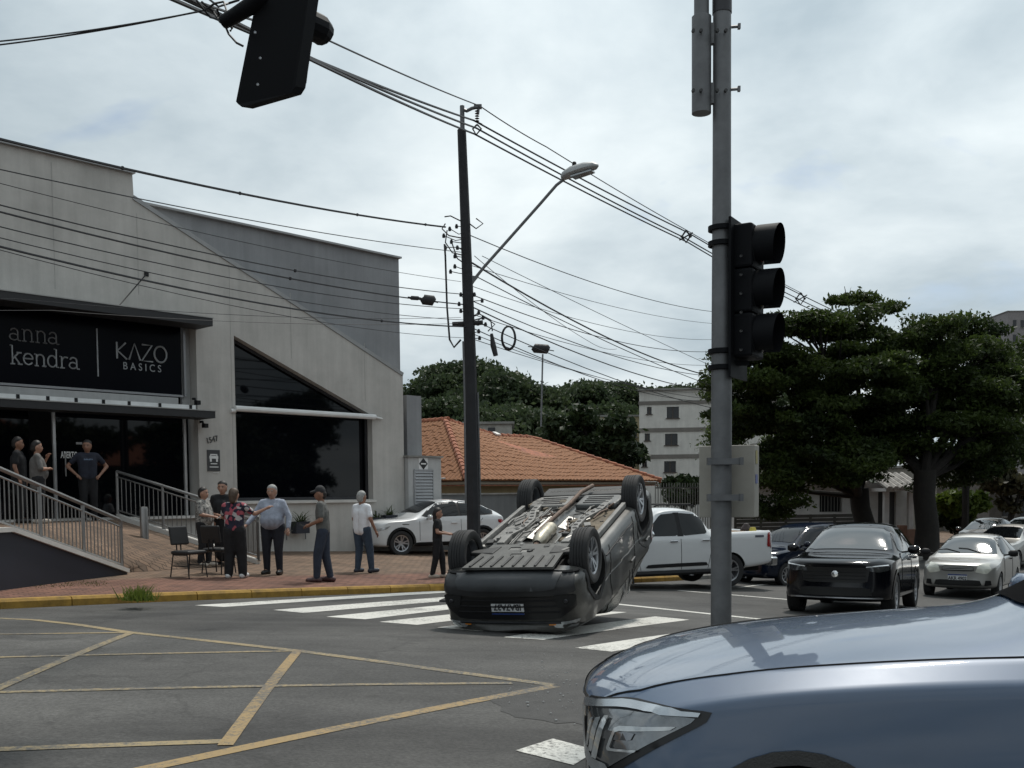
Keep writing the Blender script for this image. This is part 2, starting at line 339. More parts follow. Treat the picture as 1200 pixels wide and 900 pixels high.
# newer, darker repair patch beside the box
newasphalt = mat('new_asphalt', (.044, .043, .042), .85, var=.35, vs=6, bump=.3, bs=70)
pp = [(610, 806), (700, 792), (760, 800), (760, 830), (690, 850), (600, 842), (575, 820)]
pg = [H(*p) for p in pp]; cx = sum(pg, Vector())/len(pg); q = MB()
Vv = [(cx.x, cx.y, gz(cx.x, cx.y)+.0015)]
ring = []
for i, p in enumerate(pg):
    for k in range(5):
        r = p.lerp(pg[(i+1) % len(pg)], k/5); r = cx + (r-cx)*(1+random.uniform(-.06, .06)); ring.append(r)
for fr in (.5, 1.):
    Vv += [((cx+(r-cx)*fr).x, (cx+(r-cx)*fr).y, gz(*(cx+(r-cx)*fr).xy)+.0015) for r in ring]
n = len(ring); q.add(Vv, [(0, 1+i, 1+(i+1) % n) for i in range(n)]+[(1+i, 1+n+i, 1+n+(i+1) % n, 1+(i+1) % n) for i in range(n)])
o = q.build('asphalt_patch', newasphalt); o['kind'] = 'structure'
# small debris of the crash
q = MB()
for i in range(80):
    p = hit(random.gauss(655, 45), random.gauss(812, 26)) if i < 70 else hit(random.gauss(640, 80), random.uniform(738, 770))
    s_ = random.uniform(.004, .011); q.box((p.x, p.y, gz(p.x, p.y)+s_*.4+.006), (s_*1.6, s_, s_*.5), Matrix.Rotation(random.uniform(0, 3), 3, 'Z'))
o = q.build('glass_debris', mat('broken_glass', (.3, .31, .31), .3, var=.3, vs=30)); o['kind'] = 'stuff'; tag(o, 'tiny broken glass crumbs scattered on the asphalt', 'debris')
# ================================================================== the clothing store
FC = Vector((-3.14, 29.9, 0))
def fl(px, py, off=0.):
    """pixel -> (s along the facade, z) on the plane 'off' metres in front of the facade"""
    C = FC - NV*off; r = ray(px, py); t = (C-EYE).dot(NV)/r.dot(NV); p = EYE+r*t; return ((p-FC).dot(DV), p.z)
ROT_S = math.atan2(DV.y, DV.x)
def stain(m, t, b, c):
    L = t.links
    n = N(t, 'ShaderNodeTexNoise', i_Scale=.7, i_Detail=9, i_Roughness=.7); L.new(c.outputs['Object'], n.inputs[0])
    mp = N(t, 'ShaderNodeMapping'); mp.inputs['Scale'].default_value = (3.2, 3.2, .22); L.new(c.outputs['Object'], mp.inputs[0])
    n2 = N(t, 'ShaderNodeTexNoise', i_Scale=1.4, i_Detail=6, i_Roughness=.7); L.new(mp.outputs[0], n2.inputs[0])
    a = N(t, 'ShaderNodeMath', operation='MULTIPLY_ADD'); L.new(n2.outputs[0], a.inputs[0]); a.inputs[1].default_value = .6; L.new(n.outputs[0], a.inputs[2])
    r = N(t, 'ShaderNodeMapRange', i_1=.55, i_2=1.05, i_3=.74, i_4=1.1); L.new(a.outputs[0], r.inputs[0])
    base = t.nodes.new('ShaderNodeRGB'); base.outputs[0].default_value = tuple(b.inputs['Base Color'].default_value)
    cc = N(t, 'ShaderNodeCombineColor'); [L.new(r.outputs[0], cc.inputs[i]) for i in range(3)]
    mx = N(t, 'ShaderNodeMix', data_type='RGBA', blend_type='MULTIPLY'); mx.inputs[0].default_value = 1; L.new(base.outputs[0], mx.inputs[6]); L.new(cc.outputs[0], mx.inputs[7]); L.new(mx.outputs[2], b.inputs['Base Color'])
    f = N(t, 'ShaderNodeTexNoise', i_Scale=35., i_Detail=4); L.new(c.outputs['Object'], f.inputs[0])
    bp = N(t, 'ShaderNodeBump', i_Strength=.25, i_Distance=.01); L.new(f.outputs[0], bp.inputs['Height']); L.new(bp.outputs[0], b.inputs['Normal'])
wallA = mat('textured_concrete_wall', (.50, .48, .45), .85, var=0, extra=stain)
wallB = mat('grey_painted_wall', (.27, .275, .285), .8, var=0, extra=stain)
wallC = mat('light_grey_wall', (.46, .46, .455), .8, var=0, extra=stain)
navy = mat('navy_black_paint', (.014, .016, .026), .55, var=.2, vs=2)
shopglass = mat('shop_glass', (.002, .0025, .004), .03, var=0, spec=.3)
store = empty('clothing_store', FC, ROT_S, 'grey concrete clothing store with black sign windows and a slanted roof wall', 'store')
S = lambda a, w, z: (a, w, z)       # store-local: along, into the building, up
LEFT, BOT = -19., -.9
s155 = fl(155, 204)[0]; ztall = fl(60, 182)[1]; dg0 = fl(157, 233); dg1 = fl(472, 440); s228, zaw = fl(229, 376)
zfloor = fl(200, 605, -.3)[1]
w1 = fl(274, 393); w2 = fl(436, 487); w3 = fl(436, 585); w4 = (w1[0], fl(281, 596)[1])
q = MB()
q.holed([(LEFT, BOT), (dg1[0], BOT), dg1, (s155+.02, dg0[1]), (s155, ztall), (LEFT, ztall)],
        [[(LEFT+.6, zfloor-.05), (s228, zfloor-.05), (s228, zaw), (LEFT+.6, zaw)], [(w4[0], w3[1]), (w2[0], w3[1]), w2, w1]], S, .45)
q.build('front_wall', wallA, store)
zg = fl(300, 262)[1]
q = MB(); q.holed([(s155-1, BOT), (dg1[0]+.3, BOT), (dg1[0]+.3, zg), (s155-1, zg)], [[(s155-.5, zfloor), (s228+.1, zfloor), (s228+.1, zaw+.3), (s155-.5, zaw+.3)], [(w1[0]-.2, w3[1]-.2), (w2[0]+.2, w3[1]-.2), (w2[0]+.2, w1[1]+.2), (w1[0]-.2, w1[1]+.2)]], lambda a, w, z: (a, .453+w, z), .2); q.build('upper_wall', wallB, store)
q = MB(); q.box((dg1[0]+.2, 7.06, (zg+BOT)/2), (.2, 12.8, zg-BOT)); q.build('side_wall', wallB, store)
q = MB(); q.box(((LEFT+dg1[0])/2, 7.2, zg-.35), (dg1[0]-LEFT-.3, 12.6, .15)); q.build('roof', concrete, store)
q = MB(); q.bar((s155-1, .5, zg+.025), (dg1[0]+.32, .5, zg+.025), .34, .05); q.bar((LEFT, .2, ztall+.025), (s155+.03, .2, ztall+.025), .6, .05); q.build('coping', mat('metal_coping', (.3, .3, .3), .5, .4), store)
d_ = Vector((dg1[0]-s155, 0, dg1[1]-dg0[1])); q = MB(); q.bar((s155, -.01, dg0[1]+.03), (dg1[0], -.01, dg1[1]+.03), .1, .035, up=(0, 1, 0)); q.build('sloped_coping', mat('metal_coping', (.3, .3, .3)), store)
for px, py0, py1 in ((340, 343, 420), (268, 300, 590), (427, 402, 470), (60, 190, 338), (160, 250, 345)):
    a, z1 = fl(px, py0, 0); z0 = fl(px, py1, 0)[1]; q = MB(); q.box((a, .0, (z0+z1)/2), (.014, .008, z1-z0)); q.build('wall_joint', mat('joint_grey', (.36, .35, .33), .9), store)
# inside: dark sales floor behind the glass
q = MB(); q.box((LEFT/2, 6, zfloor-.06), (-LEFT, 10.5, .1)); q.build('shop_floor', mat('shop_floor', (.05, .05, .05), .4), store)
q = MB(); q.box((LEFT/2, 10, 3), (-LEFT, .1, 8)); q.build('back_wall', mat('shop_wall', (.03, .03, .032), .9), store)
# recess: sign panel, lintel, doors
zl0, zl1 = fl(120, 472, -.25)[1], fl(120, 458, -.25)[1]
s_r = fl(213, 420, -.25)[0]
q = MB(); q.bar((s_r+.06, .25, zl1), (s_r+.06, .25, zaw-.02), .08, .06); q.bar((LEFT+.7, .25, zl1), (s_r, .25, zl1), .08, .05); q.bar((LEFT+.7, .25, zaw-.12), (s_r, .25, zaw-.12), .08, .05); q.build('sign_frame', mat('grey_frame', (.3, .3, .31), .4, .5), store)
q = MB(); q.box(((LEFT+.7+s_r)/2, .3, (zl1+zaw)/2), (s_r-LEFT-.7, .03, zaw-zl1)); sign = q.build('sign_panel', mat('sign_glass', (.002, .0025, .005), .2, var=0, spec=.06), store)
q = MB(); q.box(((s_r+s228)/2+.03, .38, (zl0+zaw)/2), (s228-s_r, .1, zaw-zl0)); q.box(((LEFT+s228)/2, .3, (zl0+zl1)/2-.02), (s228-LEFT-.8, .22, zl1-zl0-.06)); q.build('lintel', wallC, store)
for px in (217, 64):
    a = fl(px, 540, -.27)[0]; q = MB(); q.box((a, .27, (zfloor+zl0)/2), (.06, .06, zl0-zfloor)); q.build('door_frame', mat('pale_frame', (.45, .45, .45), .4, .4) if px == 217 else mat('steel_frame', (.6, .6, .6), .3, .6), store)
a0, a1 = fl(64, 540, -.3)[0], fl(216, 540, -.3)[0]
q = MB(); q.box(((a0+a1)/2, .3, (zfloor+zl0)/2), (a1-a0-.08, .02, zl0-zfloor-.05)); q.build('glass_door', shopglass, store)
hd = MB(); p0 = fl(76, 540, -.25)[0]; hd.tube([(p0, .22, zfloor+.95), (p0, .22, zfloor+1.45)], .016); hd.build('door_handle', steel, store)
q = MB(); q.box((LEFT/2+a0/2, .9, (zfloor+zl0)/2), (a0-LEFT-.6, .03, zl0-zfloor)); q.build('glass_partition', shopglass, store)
q = MB(); q.bar((LEFT+.6, .1, zfloor-.02), (s228, .1, zfloor-.02), .5, .06); q.build('threshold', mat('pale_stone', (.55, .53, .5), .6), store)
lett = mat('sign_letters', (.3, .31, .32), .45, .3, var=.2, vs=5)
dim = mat('sign_letters_dull', (.14, .14, .145), .45, .3, var=.2, vs=5)
# "anna / kendra": slab-serif strokes swept as thin tubes
def arc(cx, cy, rx, ry, a0, a1, n=10): return [(cx+rx*math.cos(rad(a0+(a1-a0)*i/n)), cy+ry*math.sin(rad(a0+(a1-a0)*i/n))) for i in range(n+1)]
GLY = {
 'a': (1.02, [arc(.40, .72, .30, .28, 165, 0)+[(.70, .12), (.76, 0), (.95, 0)], arc(.36, .29, .34, .27, 40, 320)]),
 'n': (1.12, [[(.02, 1), (.2, 1), (.2, 0)], [(.02, 0), (.38, 0)], [(.2, .72)]+arc(.52, .66, .32, .34, 165, 0)+[(.84, 0)], [(.66, 0), (1.02, 0)]]),
 'k': (1.08, [[(.02, 1.6), (.2, 1.6), (.2, 0)], [(.02, 0), (.4, 0)], [(.2, .42), (.74, 1)], [(.56, 1), (.98, 1)], [(.40, .62), (.82, 0)], [(.64, 0), (1.02, 0)]]),
 'e': (.98, [[(.06, .55)]+[(.86, .55)]+arc(.46, .52, .40, .48, 5, 325, 18)]),
 'd': (1.1, [[(.62, 1.6), (.82, 1.6), (.82, 0), (1.0, 0)], arc(.44, .5, .38, .5, 30, 330, 16)]),
 'r': (.85, [[(.02, 1), (.2, 1), (.2, 0)], [(.02, 0), (.44, 0)], [(.2, .6)]+arc(.56, .62, .34, .36, 170, 55)]),
}
def strokes(word, x0, z0, hgt, r, name, mt, y=.27):
    q = MB(); x = x0
    for ch in word:
        w, st = GLY[ch]
        for P in st: q.tube([(x+a*hgt, y, z0+b*hgt) for a, b in P], r, 5)
        x += w*hgt
    return q.build(name, mt, store), x
sa, za = fl(11, 398, -.27); sb = fl(70, 404, -.27)[0]; hh = (sb-sa)/(1.02+1.12*2+1.0)
strokes('anna', sa, za, hh, .017, 'lettering', dim)
sa2, za2 = fl(12, 426, -.27); sb2 = fl(94, 431, -.27)[0]; hh2 = (sb2-sa2)/(1.08+.98+1.12+1.1+.85+1.02)
strokes('kendra', sa2, za2, hh2, .018, 'lettering', lett)
q = MB(); a = fl(114, 410, -.27)[0]; q.box((a, .27, (fl(114, 385, -.27)[1]+fl(114, 441, -.27)[1])/2), (.03, .02, fl(114, 385, -.27)[1]-fl(114, 441, -.27)[1])); q.build('divider', lett, store)
k0, kz = fl(136, 420, -.27); k1 = fl(195, 422.5, -.27)[0]; kh = fl(140, 401, -.27)[1]-kz; KW = k1-k0; q = MB()
R_ = .022
def st(P): q.tube([(k0+a*KW, .27, kz+b*kh) for a, b in P], R_, 5)
st([(.02, 0), (.02, 1)]); st([(.19, 1), (.03, .48), (.21, 0)]); st([(.25, 0), (.36, 1), (.47, 0)]); st([(.51, 1), (.71, 1), (.50, 0), (.72, 0)])
st(arc(.88, .5, .125, .5, 0, 360, 20)); q.build('lettering', lett, store)
b0, bz = fl(144, 432.5, -.27); b1 = fl(189, 434, -.27)[0]
o = text('lettering', 'B A S I C S', .3, lett, store, (b0, .275, bz), (math.pi/2, 0, 0), .006); o.scale[0] = (b1-b0)/max(v.co.x for v in o.data.vertices); o.scale[1] = fl(150, 424, -.27)[1]*1-bz and (fl(150, 424.5, -.27)[1]-bz)/max(v.co.y for v in o.data.vertices)
b0, bz = fl(71, 536.5, -.3); b1 = fl(90.5, 537, -.3)[0]
o = text('lettering', 'ABERTO', .2, whitepaint, store, (b0, .283, bz), (math.pi/2, 0, 0), .002, off=.006); o.scale[0] = (b1-b0)/max(v.co.x for v in o.data.vertices)
b0, bz = fl(89, 522, -.3); q = MB(); q.box((b0+.13, .284, bz+.05), (.27, .006, .05)); q.build('door_sticker', mat('grey_sticker', (.3, .3, .3), .5), store)
# canopies: thin dark slabs with a pale edge, tied back by rods
def canopy(px, py0, py1, off, nm):
    a, z0 = fl(px, py1, off); z1 = fl(px, py0, off)[1]
    q = MB(); q.box(((LEFT+a)/2, -off/2+.02, (z0+z1)/2), (a-LEFT, off, z1-z0)); c = q.build('canopy', mat('canopy_dark', (.018, .018, .02), .6, .0), store)
    q = MB(); q.box(((LEFT+a)/2, -off/2+.02, z1+.012), (a-LEFT+.03, off+.03, .022)); q.build('canopy_flashing', mat('canopy_edge', (.33, .33, .32), .5, .3), c); return a, z0, z1, c
A1 = canopy(250, 373, 382, .75, 'u'); A2 = canopy(253, 482, 490, .7, 'l')
q = MB(); a, z = fl(139, 356, .6), fl(172, 321, .03); q.tube([(a[0], -.6, A1[2]+.02), (z[0], -.02, z[1])], .014, 6); q.box((z[0], -.015, z[1]), (.1, .03, .1)); q.build('tie_rod', blackplastic, store)
q = MB(); zt = A2[2]+.1
q.box(((LEFT+fl(228, 475, .3)[0])/2, -.3, zt), (fl(228, 475, .3)[0]-LEFT, .1, .09)); q.build('light_strip', mat('strip_white', (.75, .75, .74), .4), store)
for px in (20, 55, 88, 120, 150, 186, 222):
    a = fl(px, 472, .3)[0]; q = MB(); q.box((a, -.33, zt-.02), (.07, .06, .13)); q.build('strip_bracket', blackplastic, store)
for px, py in ((229, 470), (238, 497)):
    a, z = fl(px, py, .12); q = MB(); q.tube([(a, 0, z+.06), (a, -.1, z+.06), (a, -.14, z-.02)], .03, 8); q.box((a+.03, -.16, z-.04), (.1, .14, .1)); q.build('floodlight', blackplastic, store)
# slanted showcase window with its roller-blind tube
fr = mat('window_frame_dark', (.05, .05, .055), .4, .5)
zb_ = fl(277, 481, 0)[1]; zb2 = fl(436, 488.5, 0)[1]; zbar = (zb_+zb2)/2
q = MB(); q.prism([(w4[0], .3, w3[1]), (w2[0], .3, w3[1]), (w2[0], .3, zbar), (w1[0], .3, zbar)], (0, .02, 0)); q.build('window_pane', shopglass, store)
t_ = (zbar-w2[1])/(w1[1]-w2[1])
q = MB(); q.prism([(w4[0], .3, zbar+.01), (w2[0], .3, zbar+.01), (w2[0], .3, max(w2[1], zbar+.015)), (w1[0], .3, w1[1])], (0, .02, 0)); q.build('window_pane', shopglass, store)
q = MB()
for p, r in (((w1[0]+.03, w3[1]), (w1[0]+.03, w1[1])), ((w1[0], w1[1]-.03), (w2[0], w2[1]-.03)), ((w2[0]-.03, w2[1]), (w2[0]-.03, w3[1])), ((w1[0], w3[1]+.03), (w2[0], w3[1]+.03))): q.bar((p[0], .24, p[1]), (r[0], .24, r[1]), .1, .05, up=(0, 1, 0))
q.build('window_frame', fr, store)
q = MB(); q.tube([(w1[0]-.05, -.06, zbar+.02), (w2[0]+.06, -.06, zbar+.02)], .075, 10); q.tube([(w1[0]-.15, -.03, zbar-.04), (w1[0]-.02, -.03, zbar-.04)], .05, 8); q.tube([(w2[0]+.05, -.05, zbar+.02), (w2[0]+.32, -.05, zbar-.02)], .03, 8); q.build('blind_roller', whitepaint, store)
q = MB(); q.box(((w1[0]+w2[0])/2, -.03, w3[1]-.05), (w2[0]-w1[0]+.1, .1, .06)); q.build('window_sill', mat('pale_stone', (.55, .53, .5)), store)
# inside display: lower dark furniture to the right of the showcase
q = MB(); q.box((w2[0]-.95, .9, w3[1]+.65), (1.7, .6, 1.1)); q.build('display_plinth', mat('plinth', (.12, .11, .1), .6), store)
# house number and parking sign
b0, bz = fl(242, 517, 0); o = text('house_number', '1547', .2, mat('number_metal', (.1, .1, .1), .4, .5), store, (b0, -.012, bz-.06), (math.pi/2, rad(-14), 0), .01); o.scale[0] = .85
a, z = fl(243, 552, 0); a2, z2 = fl(257, 527.5, 0)
q = MB(); q.box(((a+a2)/2, -.012, (z+z2)/2), (a2-a, .02, z2-z)); sg = q.build('parking_sign', mat('sign_charcoal', (.045, .045, .047), .5), store)
w_ = a2-a; q = MB(); cx, cz = (a+a2)/2, z2-.2
def cb(x, zz, ww, h_): q.box((cx+x, -.026, cz+zz), (ww, .006, h_))
cb(0, .02, .24, .07); cb(0, .085, .19, .03); cb(-.085, .06, .03, .05); cb(.085, .06, .03, .05); cb(-.085, -.05, .05, .08); cb(.085, -.05, .05, .08)
q.build('car_pictogram', whitepaint, sg); q = MB(); cb(0, -.14, .18, .022); cb(0, -.22, .24, .022); cb(.05, -.36, .16, .012); o = q.build('sign_text', whitepaint, sg); o['kind'] = 'stuff'
# low block with the louvred meter door, at the right of the store
q = MB(); e0, ez = fl(490, 463, 0); l0, lz = fl(513, 537, 0)
q.box(((dg1[0]+.31+e0+.3)/2, .6, (ez+BOT)/2), (e0-dg1[0]-.01, .8, ez-BOT)); q.build('corner_pier', wallB, store)
q = MB(); q.box(((dg1[0]+.02+l0)/2, .1, (lz+BOT)/2), (l0-dg1[0]-.04, .5, lz-BOT)); q.build('meter_block', wallC, store)
q = MB(); q.box(((dg1[0]+l0)/2, .08, lz+.03), (l0-dg1[0]+.05, .6, .05)); q.build('meter_block_cap', concrete, store)
m0, mz0 = fl(486, 600, .16); m1, mz1 = fl(507, 551, .16); mz0 -= .8
lv = mat('louvre_grey', (.32, .325, .335), .5, .2)
q = MB(); 
for p, r in (((m0, mz0), (m0, mz1)), ((m1, mz0), (m1, mz1)), ((m0, mz1), (m1, mz1))): q.bar((p[0], -.165, p[1]), (r[0], -.165, r[1]), .04, .05, up=(0, 1, 0))
ld = q.build('louvre_door', lv, store)
k = 22; base = None
for i in range(k):
    q = MB(); q.box(((m0+m1)/2, -.172, mz0+(mz1-mz0)*(i+.5)/k), (m1-m0-.05, .012, (mz1-mz0)/k*.98), Matrix.Rotation(rad(-24), 3, 'X')); q.build('louvre_slat', lv, ld)
a, z = fl(496, 543.5, .16); q = MB(); q.box((a, -.157, z), (.36, .012, .36)); ds = q.build('hazard_plate', whitepaint, store)
q = MB(); q.prism([(a-.17, -.17, z), (a, -.17, z-.17), (a+.17, -.17, z), (a, -.17, z+.17)], (0, .004, 0)); q.build('hazard_diamond', mat('sign_black', (.012, .012, .014), .5), ds)
q = MB(); q.box((a, -.173, z), (.2, .003, .04)); q.build('hazard_band', whitepaint, ds)

# ------------------------------------------------------------------ the brick ramp to the door, its walls and rails
RD = Vector((-.962, .272, 0))
bl = hit(136, 672, sz); br_ = hit(303, 661, sz)
zf = zfloor
Lr = 3.55
L1 = hit(0, 689, sz); D2 = Vector((L1.x-bl.x, L1.y-bl.y, 0)).normalized(); tl = Vector((L1.x, L1.y, 0)); tr = Vector((br_.x, br_.y, 0))+RD*Lr
ramp_z = lambda f, z0: z0+(zf-.02-z0)*f
q = MB(); V = []; n = 8
for i in range(n+1):
    f = i/n
    for j in range(5):
        a = Vector((bl.x, bl.y, 0)).lerp(tl, f); b_ = Vector((br_.x, br_.y, 0))+RD*Lr*f; p = a.lerp(b_, j/4)
        z0 = sz(*( (Vector((bl.x, bl.y, 0)).lerp(Vector((br_.x, br_.y, 0)), j/4)).xy))
        V.append((p.x, p.y, z0+.006+(zf-.03-z0)*min(1, f*1.0)))
q.add(V, [(i*5+j, (i+1)*5+j, (i+1)*5+j+1, i*5+j+1) for i in range(n) for j in range(4)])
o = q.build('ramp', paver, smooth='all'); o['kind'] = 'structure'
# landing in front of the doors
q = MB(); far = [tl, tl+D2*8, tl+D2*8+NV*9, tr+NV*1.2, tr]
q.prism([(p.x, p.y, zf-.035) for p in far], (0, 0, -.5)); o = q.build('landing', paver); o['kind'] = 'structure'
q = MB(); pa = Vector((bl.x, bl.y, 0)); za_ = sz(bl.x, bl.y)
out = Vector((-D2.y, D2.x, 0)); out = out if out.dot(NV) < 0 else -out
q.prism([(*(pa+out*.02).xy, za_-.3), (*(pa+out*.02).xy, za_+.02), (*(tl+out*.02).xy, zf-.02), (*(tl+D2*8+out*.02).xy, zf-.02), (*(tl+D2*8+out*.02).xy, -.6)], out*.2)
tag(q.build('ramp_wall', navy), 'black triangular side wall under the left ramp railing', 'wall')
q = MB(); q.bar((*(pa+out*.12).xy, za_+.05), (*(tl+out*.12).xy, zf+.01), .3, .07); q.bar((*(tl+out*.12).xy, zf+.01), (*(tl+D2*8+out*.12).xy, zf+.01), .3, .07); tag(q.build('ramp_coping', mat('pale_stone', (.55, .53, .5))), 'pale stone coping sloping along the black ramp wall', 'coping')
def railing(p0, p1, label, ends=(0, 1), hgt=.98, n=30, posts=4, extra=0.):
    r = empty('railing', p0, 0, label, 'railing'); d = Vector(p1)-Vector(p0); Z = Vector((0, 0, 1))
    q = MB(); q.tube([Z*(hgt-.14), Z*(hgt-.03)+d*.004, Z*hgt+d*.02, d*.98+Z*hgt, d+Z*hgt], .034, 8); q.build('handrail', steel, r, smooth=True)
    for hz in (hgt-.12, .1): q = MB(); q.tube([Z*hz, d+Z*hz], .018, 6); q.build('rail', steel, r, smooth=True)
    for i in range(posts):
        f = i/(posts-1); q = MB(); q.tube([d*f, d*f+Z*(hgt if 0 < i else hgt-.03)], .032, 8); q.tube([d*f, d*f+Z*.02], .06, 8); q.build('post', steel, r, smooth=True)
    me = None
    for i in range(1, n):
        f = i/n
        if me is None:
            q = MB(); q.tube([Z*.1, Z*(hgt-.12)], .011, 5); o = q.build('baluster', steel, r); me = o
        else: o = me.copy(); COL.objects.link(o); o.parent = r
        o.location = d*f
    return r
railing((*(pa+out*.12).xy, za_+.06), (*(tl+D2*.3+out*.12).xy, zf+.08), 'steel railing on the black ramp wall, left of the bollard', hgt=.9, n=33, posts=4)
pb = Vector((br_.x, br_.y, 0)); zb0 = sz(br_.x, br_.y)
q = MB(); q.bar((*pb.xy, zb0+.03), (*tr.xy, zf+.02), .16, .14); tag(q.build('ramp_kerb', mat('pale_stone', (.55, .53, .5))), 'pale kerb edge below the railing behind the women', 'kerb')
railing((*pb.xy, zb0+.08), (*tr.xy, zf+.08), 'steel railing behind the standing women and chairs', n=30, posts=4)
pc = pb+NV*1.75+DV*.6; railing((*pb.xy, zb0+.08), (*pc.xy, sz(*pc.xy)+.06), 'short steel railing running back to the planter wall', n=16, posts=2)
p = hit(170, 651, lambda x, y: sz(x, y)+.12); q = MB(); q.lathe([(.085, -.1), (.085, .98), (.075, 1.03), (.0, 1.04)], Matrix.Translation((p.x, p.y, p.z-.02)), 14)
tag(q.build('bollard', steel, smooth=True), 'single steel bollard standing on the brick ramp', 'bollard')
# planters hung on the wall under the showcase
leafm = None
# ================================================================== neighbours
def xyz(px, py, Y): return atY(px, py, Y)
# ---- tiled house behind the grey boundary wall
E1 = atY(547, 563, 34.5); EZ = 2.12
HO = Vector((E1.x, E1.y, 0))
house = empty('tiled_house', HO, ROT_S, 'cream house with an orange clay tile roof beside the store', 'house')
cream = mat('cream_wall', (.42, .34, .2), .85, var=0, extra=stain)
HL, HD = 11.2, 13.0          # along the street, into the plot
q = MB(); ov = .55
q.box((HL/2, 4.4, (EZ-1.2)/2-.05), (HL-2*ov, 8.8-2*ov, EZ+1.2)); q.build('wall', cream, house)
q = MB(); q.box((HL/2, 4.4, EZ-.06), (HL-.06, 8.7, .1)); q.box((3.2, 11, EZ-.06), (6.3, 3.9, .1)); q.build('soffit', mat('soffit', (.3, .26, .2), .8), house)
AP, AQ, AZt = 3.2, 4.4, 4.5
def top_p(p):       # (q, z) of the ridge line above column p of the street-side slope
    if p < AP: f = p/AP; return AQ*f, EZ+(AZt-EZ)*f
    if p < 6: f = (p-AP)/(6-AP); return AQ, AZt+(3.98-AZt)*f
    if p < 8.2: return AQ, 3.98
    f = (HL-p)/(HL-8.2); return AQ*f, EZ+(3.98-EZ)*f
claytile = mat('clay_tile', (.25, .112, .052), .88, var=.38, vs=16, bump=.3, bs=25)
claydark = mat('clay_ridge', (.30, .11, .06), .85, var=.5, vs=6, bump=.3, bs=25)
def tile_col(q, base, top, wid, axis):
    """one column of barrel tiles from eave to ridge, overlapping rows"""
    base, top = Vector(base), Vector(top); L = (top-base).length
    if L < .2: return
    d = (top-base)/L; a = Vector(axis); nrm = a.cross(d); nrm = nrm if nrm.z > 0 else -nrm
    k = max(1, int(L/.36)); 
    for i in range(k):
        jl = random.uniform(-.05, .05) if 0 < i else 0; p0 = base+d*(L*i/k-.03+jl) + nrm*random.uniform(.03, .045); p1 = base+d*min(L, L*(i+1)/k+.05)+nrm*.015
        j = random.uniform(-.006, .006); V = []
        for p in (p0, p1):
            for s_ in range(6):
                th = math.pi*s_/5; V.append(p+a*(wid*.56*math.cos(th)+j)+nrm*(.075*math.sin(th)))
        q.add(V, [(s_, s_+1, s_+7, s_+6) for s_ in range(5)]+[(0, 1, 2, 3, 4, 5)])
q = MB(); w = .21
for i in range(int(HL/w)):
    p = (i+.5)*w; qq, z = top_p(p); tile_col(q, (p, 0, EZ), (p, qq, z), w, (1, 0, 0))
o = q.build('roof_tiles', claytile, house, recalc=False); o['kind'] = 'stuff'
q = MB()
for i in range(int(HD/w)):
    y = (i+.5)*w; f = min(1., y/AQ); tile_col(q, (0, y, EZ), (AP*f, y, EZ+(AZt-EZ)*f), w, (0, 1, 0))
o = q.build('roof_tiles', claytile, house, recalc=False); o['kind'] = 'stuff'
# deck under the tiles and the slope away from the street
q = MB(); D_ = -.16
q.add([(0, 0, EZ+D_), (HL, 0, EZ+D_), (HL, 8.8, EZ+D_), (0, HD, EZ+D_), (AP, AQ, AZt+D_), (6, AQ, 3.62), (8.2, AQ, 3.72), (AP, HD, AZt+D_), (6.4, HD, EZ+D_), (6.4, 8.8, EZ+D_)], [(0, 1, 6, 5, 4), (0, 4, 7, 3), (1, 2, 6), (4, 5, 9, 8, 7), (5, 6, 2, 9), (3, 7, 8)]); q.build('roof_deck', claydark, house)
def ridge(a, b_):
    a, b_ = Vector(a), Vector(b_); L = (b_-a).length; n = int(L/.33)
    for i in range(n):
        q = MB(); p0, p1 = a.lerp(b_, i/n-.02), a.lerp(b_, (i+1)/n); q.tube([p0+Vector((0, 0, .07)), p1+Vector((0, 0, .045))], [.115, .095], 8); q.build('ridge_tile', claydark, house)
ridge((0, 0, EZ+.03), (AP, AQ, AZt)); ridge((AP, AQ, AZt), (6, AQ, 3.98)); ridge((6, AQ, 3.98), (8.2, AQ, 3.98)); ridge((HL, 0, EZ+.03), (8.2, AQ, 3.98)); ridge((AP, AQ, AZt), (AP, HD, AZt))
q = MB(); p = (5.9, AQ-.15, 4.12); q.box(p, (.22, .3, .06), Matrix.Rotation(.4, 3, 'X')); q.build('loose_roof_tile', mat('mortar_white', (.7, .68, .65), .8), house)
# ---- grey boundary wall with pale coping along the pavement, rail on top at its left
bw = empty('boundary_wall', tu(7.35, 8.3), ROT_S, 'low grey boundary wall with pale coping below the tiled roof', 'wall')
zt = atY(560, 579.5, 31).z
q = MB(); q.box((5.2, 0, (zt-1.2)/2), (10.4, .2, zt+1.2)); q.build('wall_body', mat('boundary_grey', (.15, .16, .165), .85, var=0, extra=stain), bw)
q = MB(); q.box((5.2, 0, zt+.02), (10.45, .3, .05)); q.build('coping', concrete, bw)
q = MB(); q.tube([(.12, 0, zt), (.12, 0, zt+.5), (.9, 0, zt+.5)], .025, 6); q.build('handrail', galv, bw)
